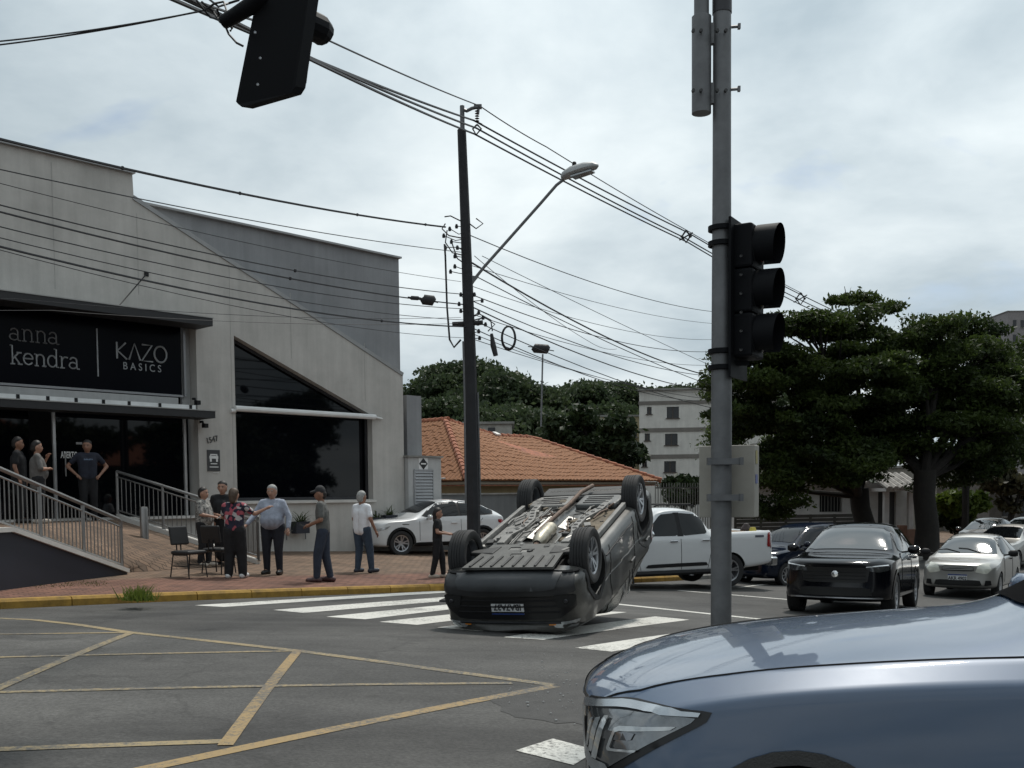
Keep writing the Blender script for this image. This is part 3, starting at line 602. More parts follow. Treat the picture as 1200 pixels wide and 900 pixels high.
# ---- iron fence and the gate pier beyond the house
pr_ = tu(17.6, 8.2); q = MB(); q.box((pr_.x, pr_.y, .2), (.9, .9, 3.3), Matrix.Rotation(ROT_S, 3, 'Z')); tag(q.build('brown_pier', mat('brown_wall', (.2, .14, .095), .85, var=0, extra=stain)), 'brown wall end pier right of the tiled house', 'wall')
f0, f1 = atY(768, 597, 38), atY(838, 597, 41); fb = -.55
fn = empty('iron_fence', (f0.x, f0.y, fb), 0, 'pale iron picket fence below the apartment block', 'fence'); d = Vector((f1.x-f0.x, f1.y-f0.y, 0))
ztop = atY(770, 566, 38).z-fb; irn = mat('fence_iron', (.16, .16, .15), .6, .3); me = None
for hz in (.25, ztop-.18): q = MB(); q.bar((0, 0, hz), d+Vector((0, 0, hz)), .03, .05); q.build('fence_rail', irn, fn)
for i in range(24):
    if me is None: q = MB(); q.box((0, 0, ztop/2), (.03, .03, ztop)); o = q.build('picket', irn, fn); me = o
    else: o = me.copy(); COL.objects.link(o); o.parent = fn
    o.location = d*(i/23)
# ---- apartment block
YA = 74; a0, a1 = atY(749, 458, YA), atY(905, 458, YA); g0 = -1.2
ap = empty('apartment_block', (a0.x, YA, g0), rad(-9), 'pale three-storey apartment block with grey bands and dark square windows', 'building')
Wd = a1.x-a0.x; Ht = a0.z-g0; whitew = mat('apartment_white', (.62, .6, .56), .85, var=0, extra=stain); band = mat('apartment_band', (.17, .155, .14), .85, var=.15)
def lp(px, py): p = atY(px, py, YA); return p.x-a0.x, p.z-g0
wins = [(758, 477, 763.5, 485.5), (781, 477, 795, 490.5), (755.5, 508, 761.5, 516.5), (779, 508.5, 793.5, 522), (778, 540.5, 791.5, 553.5), (830, 478, 844, 491), (830, 509, 844, 522), (752.5, 539, 758, 547)]
hol = []
for (x0, y0, x1, y1) in wins:
    A, B = lp(x0, y1), lp(x1, y0); hol.append([(A[0], A[1]), (B[0], A[1]), (B[0], B[1]), (A[0], B[1])])
q = MB(); q.holed([(0, -2), (Wd, -2), (Wd, Ht), (0, Ht)], hol, lambda a, w, z: (a, w, z), .35); q.build('front_wall', whitew, ap)
q = MB(); q.box((Wd/2, 6.2, Ht/2-1), (Wd-.02, 11.6, Ht+1.9)); q.build('building_mass', whitew, ap)
for y0, y1 in ((470.5, 474.5), (502, 506.5), (533, 537.5)):
    z0, z1 = lp(760, y1)[1], lp(760, y0)[1]; q = MB(); q.box((Wd/2, -.02, (z0+z1)/2), (Wd+.1, .1, z1-z0)); q.build('floor_band', band, ap)
q = MB(); q.box((Wd/2, 5.9, Ht+.05), (Wd+.2, 12.4, .12)); q.build('roof_coping', concrete, ap)
wp = mat('window_dark', (.02, .021, .024), .15, var=.2)
for L in hol:
    (x0, z0), (x1, z1) = L[0], L[2]; q = MB(); q.box(((x0+x1)/2, .2, (z0+z1)/2), (x1-x0, .04, z1-z0)); wi = q.build('window', wp, ap)
    q = MB(); q.box(((x0+x1)/2, .14, (z0+z1)/2), (.06, .05, z1-z0)); q.box(((x0+x1)/2, -.03, z0-.03), (x1-x0+.15, .14, .06)); q.build('window_frame', mat('frame_brown', (.06, .045, .035), .6), wi)
# ---- low cream building left of it, and small rooftops between the trees
def block(name, px0, py0, px1, py1, Y, dep, mt, label, wins=(), rot=0, roofm=None, cat='building'):
    A, B = atY(px0, py0, Y), atY(px1, py0, Y); g = -1.3; o = empty(name, (A.x, Y, g), rot, label, cat); W = B.x-A.x; Hh = A.z-g
    q = MB(); q.box((W/2, dep/2, Hh/2-1), (W, dep, Hh+2)); q.build('wall', mt, o)
    q = MB(); q.box((W/2, dep/2, Hh+.06), (W+.3, dep+.3, .14)); q.build('roof', roofm or concrete, o)
    for (x0, y0, x1, y1) in wins:
        p, r = atY(x0, y1, Y), atY(x1, y0, Y); q = MB(); q.box(((p.x+r.x)/2-A.x, -.02, (p.z+r.z)/2-g), (r.x-p.x, .08, r.z-p.z)); wi = q.build('window', wp, o)
        q = MB(); q.box(((p.x+r.x)/2-A.x, -.05, p.z-g-.04), (r.x-p.x+.2, .16, .08)); q.build('window_sill', concrete, wi)
    return o
block('cream_building', 696, 488.5, 749, 575, 82, 8, mat('cream_plaster', (.42, .36, .22), .85, var=.2), 'low cream building between the dark trees and the apartment block', [(738, 500, 746, 512)])
block('white_outbuilding', 545, 497, 600, 575, 62, 5, mat('dirty_white', (.34, .33, .3), .85, var=.25), 'dirty white outbuilding peeping over the tiled roof', [(572, 501, 580, 511)])
# ---- white house under the big trees
YW = 47.; g = -.95
wh = empty('white_house', (atY(862, 560, YW).x, YW, g), rad(4), 'white single-storey house with striped tile porch roof behind the trees', 'house')
wx = lambda px: atY(px, 560, YW).x-wh.location.x; wz = lambda py: atY(980, py, YW).z-g
hw = mat('house_white', (.52, .51, .5), .8, var=.15)
H_ = [[(wx(963), wz(600)), (wx(990), wz(600)), (wx(990), wz(579)), (wx(963), wz(579))], [(wx(1034), wz(640)), (wx(1056), wz(640)), (wx(1056), wz(577)), (wx(1034), wz(577))]]
q = MB(); q.holed([(0, -1), (wx(1076), -1), (wx(1076), wz(566)), (0, wz(566))], H_, lambda a, w, z: (a, w, z), .3); q.build('wall', hw, wh)
q = MB(); q.box((wx(975)-0, .2, (wz(600)+wz(579))/2), (wx(990)-wx(963), .05, wz(579)-wz(600))); wi = q.build('window', wp, wh)
for i in range(7): q = MB(); q.box((wx(963)+(i+.5)*(wx(990)-wx(963))/7, -.04, (wz(600)+wz(579))/2), (.03, .03, wz(579)-wz(600))); q.build('window_bar', irn, wi)
q = MB(); q.box((wx(1045), .2, (wz(640)+wz(577))/2), (wx(1056)-wx(1034), .05, wz(577)-wz(640))); q.build('door', mat('house_door', (.05, .05, .052), .5), wh)
for px in (1031, 1060): q = MB(); q.box((wx(px), -1.1, wz(577)/2-.5), (.22, .22, wz(577)+1)); q.build('porch_column', hw, wh)
q = MB(); q.box((wx(1045), -1.0, wz(574.5)), (wx(1066)-wx(1022), 1.6, .14)); q.build('porch_beam', hw, wh)
greyt = mat('weathered_tile', (.3, .28, .26), .85, var=.4, vs=5)
roof_me = []
def porch_roof(x0, x1, y0, y1, z0, z1):
    n = int((x1-x0)/.26)
    for i in range(n):
        q = MB(); x = x0+(i+.5)*(x1-x0)/n; q.tube([(x, y0, z0), (x, y1, z1)], .115, 6); q.build('roof_tile_row', greyt, wh)
    q = MB(); q.add([(x0, y0+.03, z0-.03), (x1, y0+.03, z0-.03), (x1, y1, z1-.03), (x0, y1, z1-.03)], [(0, 1, 2, 3)]); q.build('roof_deck', mat('roof_dark', (.05, .045, .04), .9), wh)
porch_roof(wx(1022), wx(1068), -1.9, .2, wz(573), wz(556)); porch_roof(wx(985), wx(1020), -.5, 4, wz(566), wz(548)); porch_roof(wx(862), wx(985), -.5, 4, wz(566), wz(546))
q = MB(); q.box((wx(970), 4, wz(566)/2-.5), (wx(1076)-wx(862)-.1, 7, wz(566)+.9)); q.build('rear_mass', hw, wh)
# ---- dark slatted garden fence under the trees
g0_, g1_ = atY(862, 640, 43.5), atY(1006, 640, 45.5); gf = empty('slat_fence', (g0_.x, g0_.y, -.95), 0, 'dark horizontal slat fence beneath the big trees', 'fence'); d = Vector((g1_.x-g0_.x, g1_.y-g0_.y, 0)); zt_ = atY(900, 604, 43.5).z+.95
dk = mat('dark_slats', (.055, .055, .05), .8, var=.3, vs=2)
for i in range(9): q = MB(); z = .12+i*(zt_-.12)/9; q.bar((0, 0, z+.09), d+Vector((0, 0, z+.09)), .04, (zt_-.12)/9*.86); q.build('slat', dk, gf)
for i in range(6): q = MB(); q.box(d*(i/5)+Vector((0, .06, zt_/2)), (.1, .08, zt_)); q.build('fence_post', dk, gf)
# ---- low brick wall with posts further along the pavement
bk = mat('old_brick', (.15, .085, .06), .9, var=.35, vs=4); b0_, b1_ = atY(1010, 640, 43), atY(1078, 640, 46)
lw = empty('brick_wall', (b0_.x, b0_.y, -.9), 0, 'low old brick wall with piers behind the tree trunks', 'wall'); d = Vector((b1_.x-b0_.x, b1_.y-b0_.y, 0)); zb1 = atY(1040, 622, 44).z+.9
q = MB(); q.bar((0, 0, zb1/2), d+Vector((0, 0, zb1/2)), .2, zb1); q.build('wall_body', bk, lw)
for i in range(4): q = MB(); q.box(d*(i/3)+Vector((0, -.05, zb1/2+.1)), (.32, .36, zb1+.2)); q.build('pier', bk, lw)
# ---- beige buildings up the side street, far tower
block('beige_building', 1098, 545, 1180, 640, 62, 10, mat('beige_plaster', (.2, .185, .16), .85, var=.25), 'beige building with drainpipes behind the green shrubs', [(1125, 575, 1134, 595), (1150, 575, 1158, 595)])
block('grey_building', 1160, 562, 1300, 650, 56, 10, mat('grey_brown_plaster', (.12, .11, .1), .85, var=.25), 'grey brown building beyond the parked white car', [(1175, 585, 1186, 605), (1196, 585, 1206, 605)])
block('distant_tower', 1181, 365, 1215, 575, 190, 10, mat('tower_grey', (.24, .22, .22), .85, var=.15), 'distant grey high-rise tower above the tree tops', [(1187, 375, 1191, 384), (1187, 392, 1191, 401), (1196, 375, 1200, 384)])
# ---- other side of the street, out of frame to the right: it shows in the shop windows
for nm, x, y, w_, dep, h_, rz, lb in (('street_house', 24, 2, 14, 9, 6.5, AZ, 'brown two-storey house across the street'), ('street_house', 33, 12, 10, 9, 5, AZ, 'brown single-storey house across the street'), ('street_house', 14, -12, 16, 9, 7, AZ, 'brown corner house behind the stopped car')):
    o = empty(nm, (x, y, -1.5), -AZ+math.pi/2, lb, 'house'); q = MB(); q.box((0, 0, h_/2), (w_, dep, h_)); q.build('wall', mat('street_brown', (.1, .085, .07), .9), o)
    q = MB(); q.add([(-w_/2-.4, -dep/2-.4, h_), (w_/2+.4, -dep/2-.4, h_), (w_/2+.4, dep/2+.4, h_), (-w_/2-.4, dep/2+.4, h_), (-w_/2+3, 0, h_+2), (w_/2-3, 0, h_+2)], [(0, 1, 5, 4), (1, 2, 5), (2, 3, 4, 5), (3, 0, 4), (0, 3, 2, 1)]); q.build('roof', claydark, o)
# ================================================================== trees and plants
def leafmat(name, c0, c1, sc=1.2, trans=.35):
    m = bpy.data.materials.new(name); m.use_nodes = True; t = m.node_tree; t.nodes.clear(); L = t.links
    out = N(t, 'ShaderNodeOutputMaterial'); df = N(t, 'ShaderNodeBsdfPrincipled'); df.inputs['Roughness'].default_value = .55; df.inputs['Specular IOR Level'].default_value = .25
    tr = N(t, 'ShaderNodeBsdfTranslucent'); mx = N(t, 'ShaderNodeMixShader'); mx.inputs[0].default_value = trans
    c = N(t, 'ShaderNodeTexCoord'); n = N(t, 'ShaderNodeTexNoise', i_Scale=sc, i_Detail=6, i_Roughness=.75); L.new(c.outputs['Object'], n.inputs[0])
    r = N(t, 'ShaderNodeValToRGB'); L.new(n.outputs[0], r.inputs[0]); r.color_ramp.elements[0].position = .35; r.color_ramp.elements[1].position = .68
    r.color_ramp.elements[0].color = tuple(c0)+(1,); r.color_ramp.elements[1].color = tuple(c1)+(1,)
    L.new(r.outputs[0], df.inputs['Base Color']); L.new(r.outputs[0], tr.inputs[0]); L.new(df.outputs[0], mx.inputs[1]); L.new(tr.outputs[0], mx.inputs[2]); L.new(mx.outputs[0], out.inputs[0])
    return m
bark = mat('bark', (.014, .012, .01), .95, var=.4, vs=5, bump=.6, bs=14)
lf_big = leafmat('foliage_layered', (.012, .022, .008), (.075, .11, .023), .5, .45)
lf_far = leafmat('foliage_far', (.026, .042, .022), (.07, .095, .04), .25, .4)
lf_dark = leafmat('foliage_dark', (.014, .026, .012), (.034, .052, .018), .6, .25)
lf_bright = leafmat('foliage_bright', (.05, .085, .012), (.13, .17, .03), 1.5)
def leaves(name, clumps, mt, parent, size, asp=.55, flat=.0, seed=1):
    """clumps: (centre, radii, count); every leaf is a small folded pair of faces"""
    g = np.random.default_rng(seed); Cs = []; 
    for c, r, n in clumps:
        u = g.normal(size=(n, 3)); u /= np.linalg.norm(u, axis=1)[:, None]; rr = g.uniform(.05, 1, size=(n, 1))**.5; rr *= 1+.22*g.normal(size=(n, 1))*(g.random((n, 1)) < .35)
        tilt = g.normal(size=2)*.12; v = u*rr*np.array(r); v[:, 2] += v[:, 0]*tilt[0]+v[:, 1]*tilt[1]-.10*(u[:, 0]**2+u[:, 1]**2)*r[2]*2
        Cs.append(np.array(c)+v)
    P = np.concatenate(Cs); n = len(P)
    nrm = g.normal(size=(n, 3)); nrm[:, 2] += flat; nrm /= np.linalg.norm(nrm, axis=1)[:, None]
    a = np.cross(nrm, g.normal(size=(n, 3))); a /= np.linalg.norm(a, axis=1)[:, None]; b = np.cross(nrm, a)
    s = size*g.uniform(.55, 1.25, size=(n, 1)); w = s*asp
    V = np.stack([P-a*s, P+b*w+nrm*w*.25, P+a*s, P-b*w+nrm*w*.25], axis=1).reshape(-1, 3)
    me = bpy.data.meshes.new(name); me.vertices.add(len(V)); me.vertices.foreach_set('co', V.astype(np.float32).ravel())
    k = 2*n; me.loops.add(3*k); me.polygons.add(k)
    idx = (np.arange(n)[:, None]*4+np.array([[0, 1, 2, 0, 2, 3]])).ravel().astype(np.int32)
    me.loops.foreach_set('vertex_index', idx); me.polygons.foreach_set('loop_start', (np.arange(k)*3).astype(np.int32)); me.polygons.foreach_set('loop_total', np.full(k, 3, np.int32))
    me.update(calc_edges=True); me.materials.append(mt)
    o = bpy.data.objects.new(name, me); COL.objects.link(o)
    if parent is not None: o.parent = parent
    return o
def limb(q, p, r, d, L, depth, ends, spread=.55, up=.15, R=random):
    pts, rs = [p], [r]; n = 5; cur = Vector(p); dd = Vector(d).normalized()
    for i in range(n):
        dd = (dd+Vector((R.gauss(0, .11), R.gauss(0, .11), R.gauss(up*.3, .08)))).normalized(); cur = cur+dd*L/n; pts.append(cur.copy()); rs.append(r*(1-.5*(i+1)/n))
    q.tube(pts, rs, 7 if depth > 1 else 5)
    if depth == 0: ends.append(cur); return
    for k in range(R.choice((2, 3))):
        a = Vector((R.gauss(0, 1), R.gauss(0, 1), R.gauss(.1, .35))).normalized(); limb(q, pts[-1 if k < 2 else -2], rs[-1]*.85, dd*(1-spread)+a*spread+Vector((0, 0, up)), L*R.uniform(.62, .85), depth-1, ends, spread, up, R)
# ---- the two big street trees and a third further along: broad, layered crowns
def px_clumps(lst, Y, depth):
    out = []
    for (px, py, rw, rh, cnt) in lst:
        c = atY(px, py, Y+random.uniform(-depth, depth)); k = Y/1200; out.append((tuple(c), (rw*k, rw*k*.9, rh*k), cnt))
    return out
def street_tree(bpx, bpy, Y, splits, trunk_r, clumps, label, seed, lean=0.):
    R = random.Random(seed); b = atY(bpx, bpy, Y); b.z = min(b.z, sz(b.x, b.y)); root = empty('street_tree', (b.x, b.y, b.z-.05), 0, label, 'tree', None)
    q = MB(); B = Vector((0, 0, 0)); s = Vector((lean, 0, splits))
    pts = [B, B+Vector((lean*.1, 0, .35)), B.lerp(s, .35)+Vector((.05, 0, 0)), B.lerp(s, .7)+Vector((-.06, 0, 0)), s]
    q.tube(pts, [trunk_r*1.5, trunk_r*1.12, trunk_r, trunk_r*.93, trunk_r*.95], 12)
    ends = []
    tg = sorted(clumps, key=lambda c: R.random())
    for c in tg[:16]:
        e_ = Vector(c[0])-root.location; m1 = s.lerp(e_, .4)+Vector((0, 0, -.3)); m2 = s.lerp(e_, .75)+Vector((R.gauss(0, .2), R.gauss(0, .2), .1))
        r0 = trunk_r*R.uniform(.3, .5); q.tube([s-Vector((0, 0, .3)), m1, m2, e_], [r0, r0*.7, r0*.42, r0*.15], 7)
        for k in range(3):
            w_ = e_+Vector((R.gauss(0, .7), R.gauss(0, .7), R.gauss(.1, .2))); q.tube([m2, m2.lerp(w_, .6)+Vector((0, 0, .1)), w_], [r0*.3, r0*.2, .01], 5)
    q.build('trunk', bark, root, smooth=True)
    loc = root.location
    leaves('crown', [(tuple(Vector(c)-loc), r, int(n*1.5)) for c, r, n in clumps], lf_big, root, .105, .45, .7, seed)
    return root
Rr = random.Random(5)
def disc_field(cx, cy, rx, ry, n, rw, rh, cnt, R, top=None):
    out = []
    for i in range(n):
        th = R.uniform(0, 2*math.pi); k = R.random()**.5; px, py = cx+rx*k*math.cos(th), cy+ry*k*math.sin(th)
        out.append((px, py, rw*R.uniform(.65, 1.3), rh*R.uniform(.7, 1.3), int(cnt*R.uniform(.7, 1.3))))
    return out
A_ = px_clumps(disc_field(955, 470, 116, 104, 138, 27, 9.5, 430, Rr)+[(1010, 349, 26, 7, 500), (985, 352, 20, 6, 350), (1040, 360, 24, 7, 400), (960, 372, 30, 9, 600), (925, 385, 26, 9, 500), (1000, 372, 40, 10, 700), (900, 560, 40, 12, 700), (925, 585, 28, 10, 400), (885, 540, 40, 12, 600), (980, 560, 36, 10, 500), (880, 590, 26, 14, 500), (910, 600, 22, 10, 400), (868, 470, 34, 14, 700), (850, 500, 28, 12, 500), (950, 520, 44, 14, 800), (1000, 525, 44, 14, 800), (860, 560, 24, 14, 500)], 38, 2.2)
street_tree(1019, 640, 41, 2.6, .4, A_, 'big spreading street tree with leaning trunk above the dark parked car', 11, lean=-.45)
B_ = px_clumps(disc_field(1108, 470, 98, 96, 132, 27, 9.5, 430, Rr)+[(1105, 378, 30, 8, 500), (1135, 376, 32, 8, 500), (1160, 388, 28, 9, 500), (1085, 385, 26, 8, 400), (1060, 530, 36, 11, 600), (1110, 542, 40, 10, 600), (1140, 552, 26, 8, 350), (1080, 500, 44, 14, 800), (1140, 500, 40, 14, 800)], 40, 2.2)
street_tree(1086, 652, 38.5, 3.3, .42, B_, 'big street tree with straight dark trunk behind the silver hatchback', 12, lean=-.1)
C_ = px_clumps(disc_field(1215, 470, 70, 72, 34, 40, 13, 600, Rr), 48, 2.5)
street_tree(1216, 640, 50, 3.6, .4, C_, 'street tree at the far end of the pavement row', 13)
# leafy mass closing the gap behind the traffic-light pole
D2 = px_clumps(disc_field(862, 530, 28, 56, 18, 20, 9, 330, Rr), 52, 2)
street_tree(868, 612, 53, 2.5, .26, D2, 'dark garden tree between the apartment block and the street trees', 15)
# ---- wooded ridge behind the houses
def far_tree(seed, W=5.5, Ht=11.):
    R = random.Random(seed); root = empty('ridge_tree', (0, 0, 0), 0, 'dark rounded tree on the wooded ridge behind the houses', 'tree', 'trees on the wooded ridge'); q = MB(); ends = []
    limb(q, Vector((0, 0, 0)), .35, (R.gauss(0, .1), R.gauss(0, .1), 1), Ht*.42, 2, ends, .5, .25, R); q.build('trunk', bark, root)
    cl = []
    for i in range(46):
        th = R.uniform(0, 6.28); k = R.random()**.5; h = R.uniform(.3, 1); w = math.sqrt(max(0, 1-((h-.5)/.56)**2)); cl.append(((W*.78*k*w*math.cos(th), W*.78*k*w*math.sin(th), Ht*h), (W*.3, W*.3, Ht*.075), 520))
    leaves('crown', cl, lf_far, root, .22, .6, .5, seed); return root
protos = [far_tree(s, w, h) for s, w, h in ((21, 6.5, 11), (22, 5, 12.), (23, 7.5, 9.5))]
spots = [(500, 436, 92, 0), (545, 424, 96, 2), (585, 440, 98, 0), (606, 431, 88, 1), (640, 452, 100, 2), (668, 448, 94, 0), (700, 446, 100, 2), (735, 449, 96, 0), (770, 452, 98, 2), (800, 454, 104, 0), (835, 452, 100, 1), (870, 455, 98, 2), (475, 452, 100, 1), (520, 466, 84, 2), (570, 470, 82, 0), (625, 478, 80, 2), (660, 476, 82, 1), (695, 468, 86, 0), (730, 474, 90, 2), (555, 452, 90, 1), (820, 470, 92, 0)]
for i, (px, py, Y, k) in enumerate(spots):
    r = protos[k]
    if i > 2 or k != i: r = dup(r) if r.get('used') else r
    r['used'] = 1; top = atY(px, py, Y); base_h = (11.9, 12.9, 10.2)[k]; s_ = random.uniform(.92, 1.12)
    r.location = (top.x, Y, top.z-base_h*s_); r.scale = (s_, s_, s_); r.rotation_euler = (0, 0, random.uniform(0, 6.28))
for r in [o for o in COL.objects if 'used' in o.keys()]: del r['used']
# wooded hill the ridge trees grow on
q = MB(); V = []; nx, ny = 40, 8
for i in range(nx+1):
    for j in range(ny+1):
        x = -60+160*i/nx; y = 72+90*j/ny; V.append((x, y, -1.6+min(1, j/3)*(5.5+1.2*math.sin(x*.11)+.8*math.sin(x*.29+y*.1))*(1 if x < 40 else max(0, 1-(x-40)/40))))
q.add(V, [(i*(ny+1)+j, (i+1)*(ny+1)+j, (i+1)*(ny+1)+j+1, i*(ny+1)+j+1) for i in range(nx) for j in range(ny)]); o = q.build('hill', mat('hill_green', (.02, .03, .015), .95, var=.4, vs=.5), smooth='all'); o['kind'] = 'structure'
# ---- garden trees behind the tiled house
def garden_tree(lst, Y, base, label, seed, mt=lf_dark, size=.2, name='garden_tree'):
    cl = px_clumps(lst, Y, .8); b = atY(*base, Y); root = empty(name, (b.x, Y, -1.), 0, label, 'tree'); loc = root.location; q = MB(); R = random.Random(seed)
    hb = min(c[0][2] for c in cl)+1; q.tube([(0, 0, -.2), (0, .1, hb*.6), (.1, 0, hb)], [.22, .17, .14], 8)
    for c in cl[:9]: e_ = Vector(c[0])-loc; q.tube([(.1, 0, hb*.85), Vector((.1, 0, hb)).lerp(e_, .5)+Vector((0, 0, -.2)), e_], [.1, .06, .02], 5)
    q.build('trunk', bark, root); leaves('crown', [(tuple(Vector(c)-loc), r, n) for c, r, n in cl], mt, root, size, .55, .4, seed); return root
garden_tree(disc_field(690, 508, 42, 24, 22, 18, 10, 420, Rr)+[(655, 500, 18, 9, 300), (725, 520, 20, 10, 350)], 54, (690, 560), 'dark bushy tree rising behind the tiled roof', 31)
garden_tree(disc_field(738, 532, 16, 13, 10, 12, 8, 330, Rr), 56, (738, 570), 'small dark tree in front of the apartment block', 32)
garden_tree(disc_field(800, 575, 26, 12, 12, 14, 8, 380, Rr), 50, (800, 596), 'low dark shrub behind the iron fence', 33, name='shrub')
garden_tree(disc_field(1128, 590, 28, 12, 14, 12, 8, 240, Rr), 47, (1128, 620), 'bright yellow-green shrub beside the utility post', 34, lf_bright, .2, 'shrub')
garden_tree(disc_field(1125, 612, 36, 12, 12, 14, 8, 340, Rr), 48, (1125, 630), 'dark green hedge below the bright shrub', 35, name='hedge')
garden_tree(disc_field(1185, 568, 26, 26, 14, 14, 10, 300, Rr), 54, (1185, 640), 'dull brown-green tree in front of the grey building', 36, leafmat('foliage_dull', (.04, .04, .02), (.07, .065, .035)), .2)
garden_tree(disc_field(566, 492, 34, 8, 10, 14, 7, 260, Rr), 66, (566, 520), 'pale bare-branched tree over the white outbuilding', 37, lf_far, .22)
# trees across the street, out of frame, for the reflections in the shop glass
tp = None
for i, (x, y) in enumerate(((20, 11), (17, 4), (26, 18), (12, -6), (31, 22))):
    r = dup(protos[i % 3]); r.location = (x, y, -2.0); s_ = .8; r.scale = (s_,)*3; r['label'] = 'leafy tree on the opposite pavement'; r['group'] = 'trees on the opposite pavement'; r.rotation_euler = (0, 0, i)
# grass in the joints by the ramp wall and along the kerb
q_ = []; V = []; Fc = []
def blade(p, h, w):
    a = random.uniform(0, 6.28); dx, dy = math.cos(a)*w, math.sin(a)*w; lx, ly = random.gauss(0, h*.45), random.gauss(0, h*.45); o = len(V)
    V.extend([(p.x-dx, p.y-dy, p.z), (p.x+dx, p.y+dy, p.z), (p.x+lx, p.y+ly, p.z+h)]); Fc.append((o, o+1, o+2))
for i in range(330):
    p = hit(163+random.gauss(0, 8), 703+random.gauss(0, .9), sz); p.z = sz(p.x, p.y); blade(p, random.uniform(.06, .24), .012)
q = MB(); q.add(V, Fc); tag(q.build('grass_tuft', lf_bright, recalc=False), 'green grass tuft on the yellow kerb edge', 'grass')
V = []; Fc = []
for i in range(420):
    f = random.random()**.7; p = hit(5+120*f, 687-3.5*f+random.gauss(0, 1.6), sz); p.z = sz(p.x, p.y)-.005; blade(p, random.uniform(.01, .04), .008)
q = MB(); q.add(V, Fc); o = q.build('dry_grass', leafmat('dry_grass', (.07, .07, .025), (.16, .14, .06), 2.), recalc=False); o['kind'] = 'stuff'; tag(o, 'thin dry grass along the foot of the black ramp wall', 'grass')
# planters hanging under the showcase window
def planter(px, py, label, seed, tall):
    a, z = fl(px, py, .25); r = empty('planter', FC+DV*a-NV*.25+Vector((0, 0, z)), ROT_S, label, 'planter', None)
    q = MB(); q.prism([(-.22, -.13, .13), (.22, -.13, .13), (.22, .12, .13), (-.22, .12, .13)], (0, 0, -.02)); q.prism([(-.21, -.12, .12), (.21, -.12, .12), (.21, .12, .12), (-.21, .12, .12)], (0, 0, -.3)); q.build('pot', navy, r)
    q = MB(); q.bar((-.3, .2, -.35), (-.3, .2, .25), .02, .02); q.bar((.3, .2, -.35), (.3, .2, .25), .02, .02); q.bar((-.3, .2, -.1), (.3, .2, -.1), .02, .02); q.bar((-.25, .2, -.1), (-.2, .05, -.1), .02, .02); q.bar((.25, .2, -.1), (.2, .05, -.1), .02, .02); q.build('bracket', galv, r)
    R = random.Random(seed); V = []; Fc = []
    for i in range(36):
        th = R.uniform(0, 6.28); L = R.uniform(.25, .5)*tall; d = Vector((math.cos(th), math.sin(th)*.6, 0)); w = .02; up = R.uniform(.4, 1.3); o = len(V); s_ = d.cross(Vector((0, 0, 1)))*w; b0 = Vector((R.uniform(-.1, .1), R.uniform(-.05, .05), .1))
        for k, f in enumerate((0, .35, .7, 1)):
            p = b0+d*L*f*.8+Vector((0, 0, L*(up*f-.7*f*f))); V += [p-s_*(1-f*.9), p+s_*(1-f*.9)]
        Fc += [(o, o+1, o+3, o+2), (o+2, o+3, o+5, o+4), (o+4, o+5, o+7, o+6)]
    q = MB(); q.add(V, Fc); q.build('leaves', leafmat('planter_leaf', (.03, .05, .015), (.08, .1, .03), 6) if seed == 1 else bpy.data.materials['planter_leaf'], r, recalc=False)
planter(352, 617, 'black pot with upright fern between the men in blue and grey', 1, 1.5); planter(440, 612, 'black hanging pot just right of the man in white', 2, 1.1); planter(456, 609, 'black hanging pot above the white car front wheel', 3, 1.2)
# ================================================================== poles, signals, wires
# ---- utility pole on the pavement
UB = tu(1.75, .55); UZ = sz(UB.x, UB.y); UY = UB.y
pole = empty('utility_pole', (UB.x, UB.y, UZ), 0, 'dark utility pole carrying the street lamp and cables', 'utility pole')
U = lambda px, py, dy=0: atY(px, py, UY+dy)-Vector((UB.x, UB.y, UZ))
polem = mat('pole_concrete_dark', (.022, .022, .025), .85, var=.35, vs=3, bump=.3, bs=20)
q = MB(); pt = U(541, 152); pm = U(551, 420)
q.tube([(0, 0, -.1), U(555, 600), pm, U(546, 280), pt], [.145, .14, .125, .105, .09], 8); q.build('shaft', polem, pole)
q = MB(); q.tube([U(546.5, 590), U(545, 460), U(543.5, 400)], .035, 6); q.build('conduit', galv, pole)
q = MB(); q.tube([U(563, 590), U(560, 460)], .02, 6); q.build('conduit', galv, pole)
q = MB(); q.tube([U(542, 160), U(541.5, 124)], .05, 6); q.tube([U(541.5, 128), U(547, 130), U(553, 127), U(561, 125)], .035, 6); q.tube([U(561, 125), U(560, 134)], .03, 6); q.box(U(560, 125), (.16, .1, .07)); q.build('top_bracket', mat('bracket_steel', (.12, .12, .125), .5, .6), pole)
q = MB()
for k in range(5): p = U(559, 131)+Vector((0, 0, -.05*k)); q.lathe([(.02, 0), (.05, .012), (.02, .03)], Matrix.Translation(p), 8)
q.build('insulator', mat('insulator', (.06, .04, .035), .3), pole)
q = MB(); c0 = U(558.5, 152); q.tube([U(559, 146), U(554, 151), U(558, 158), U(564, 151), U(559, 146)], .02, 5); q.tube([U(555, 141), U(565, 146)], .018, 5); q.build('spacer', blackplastic, pole)
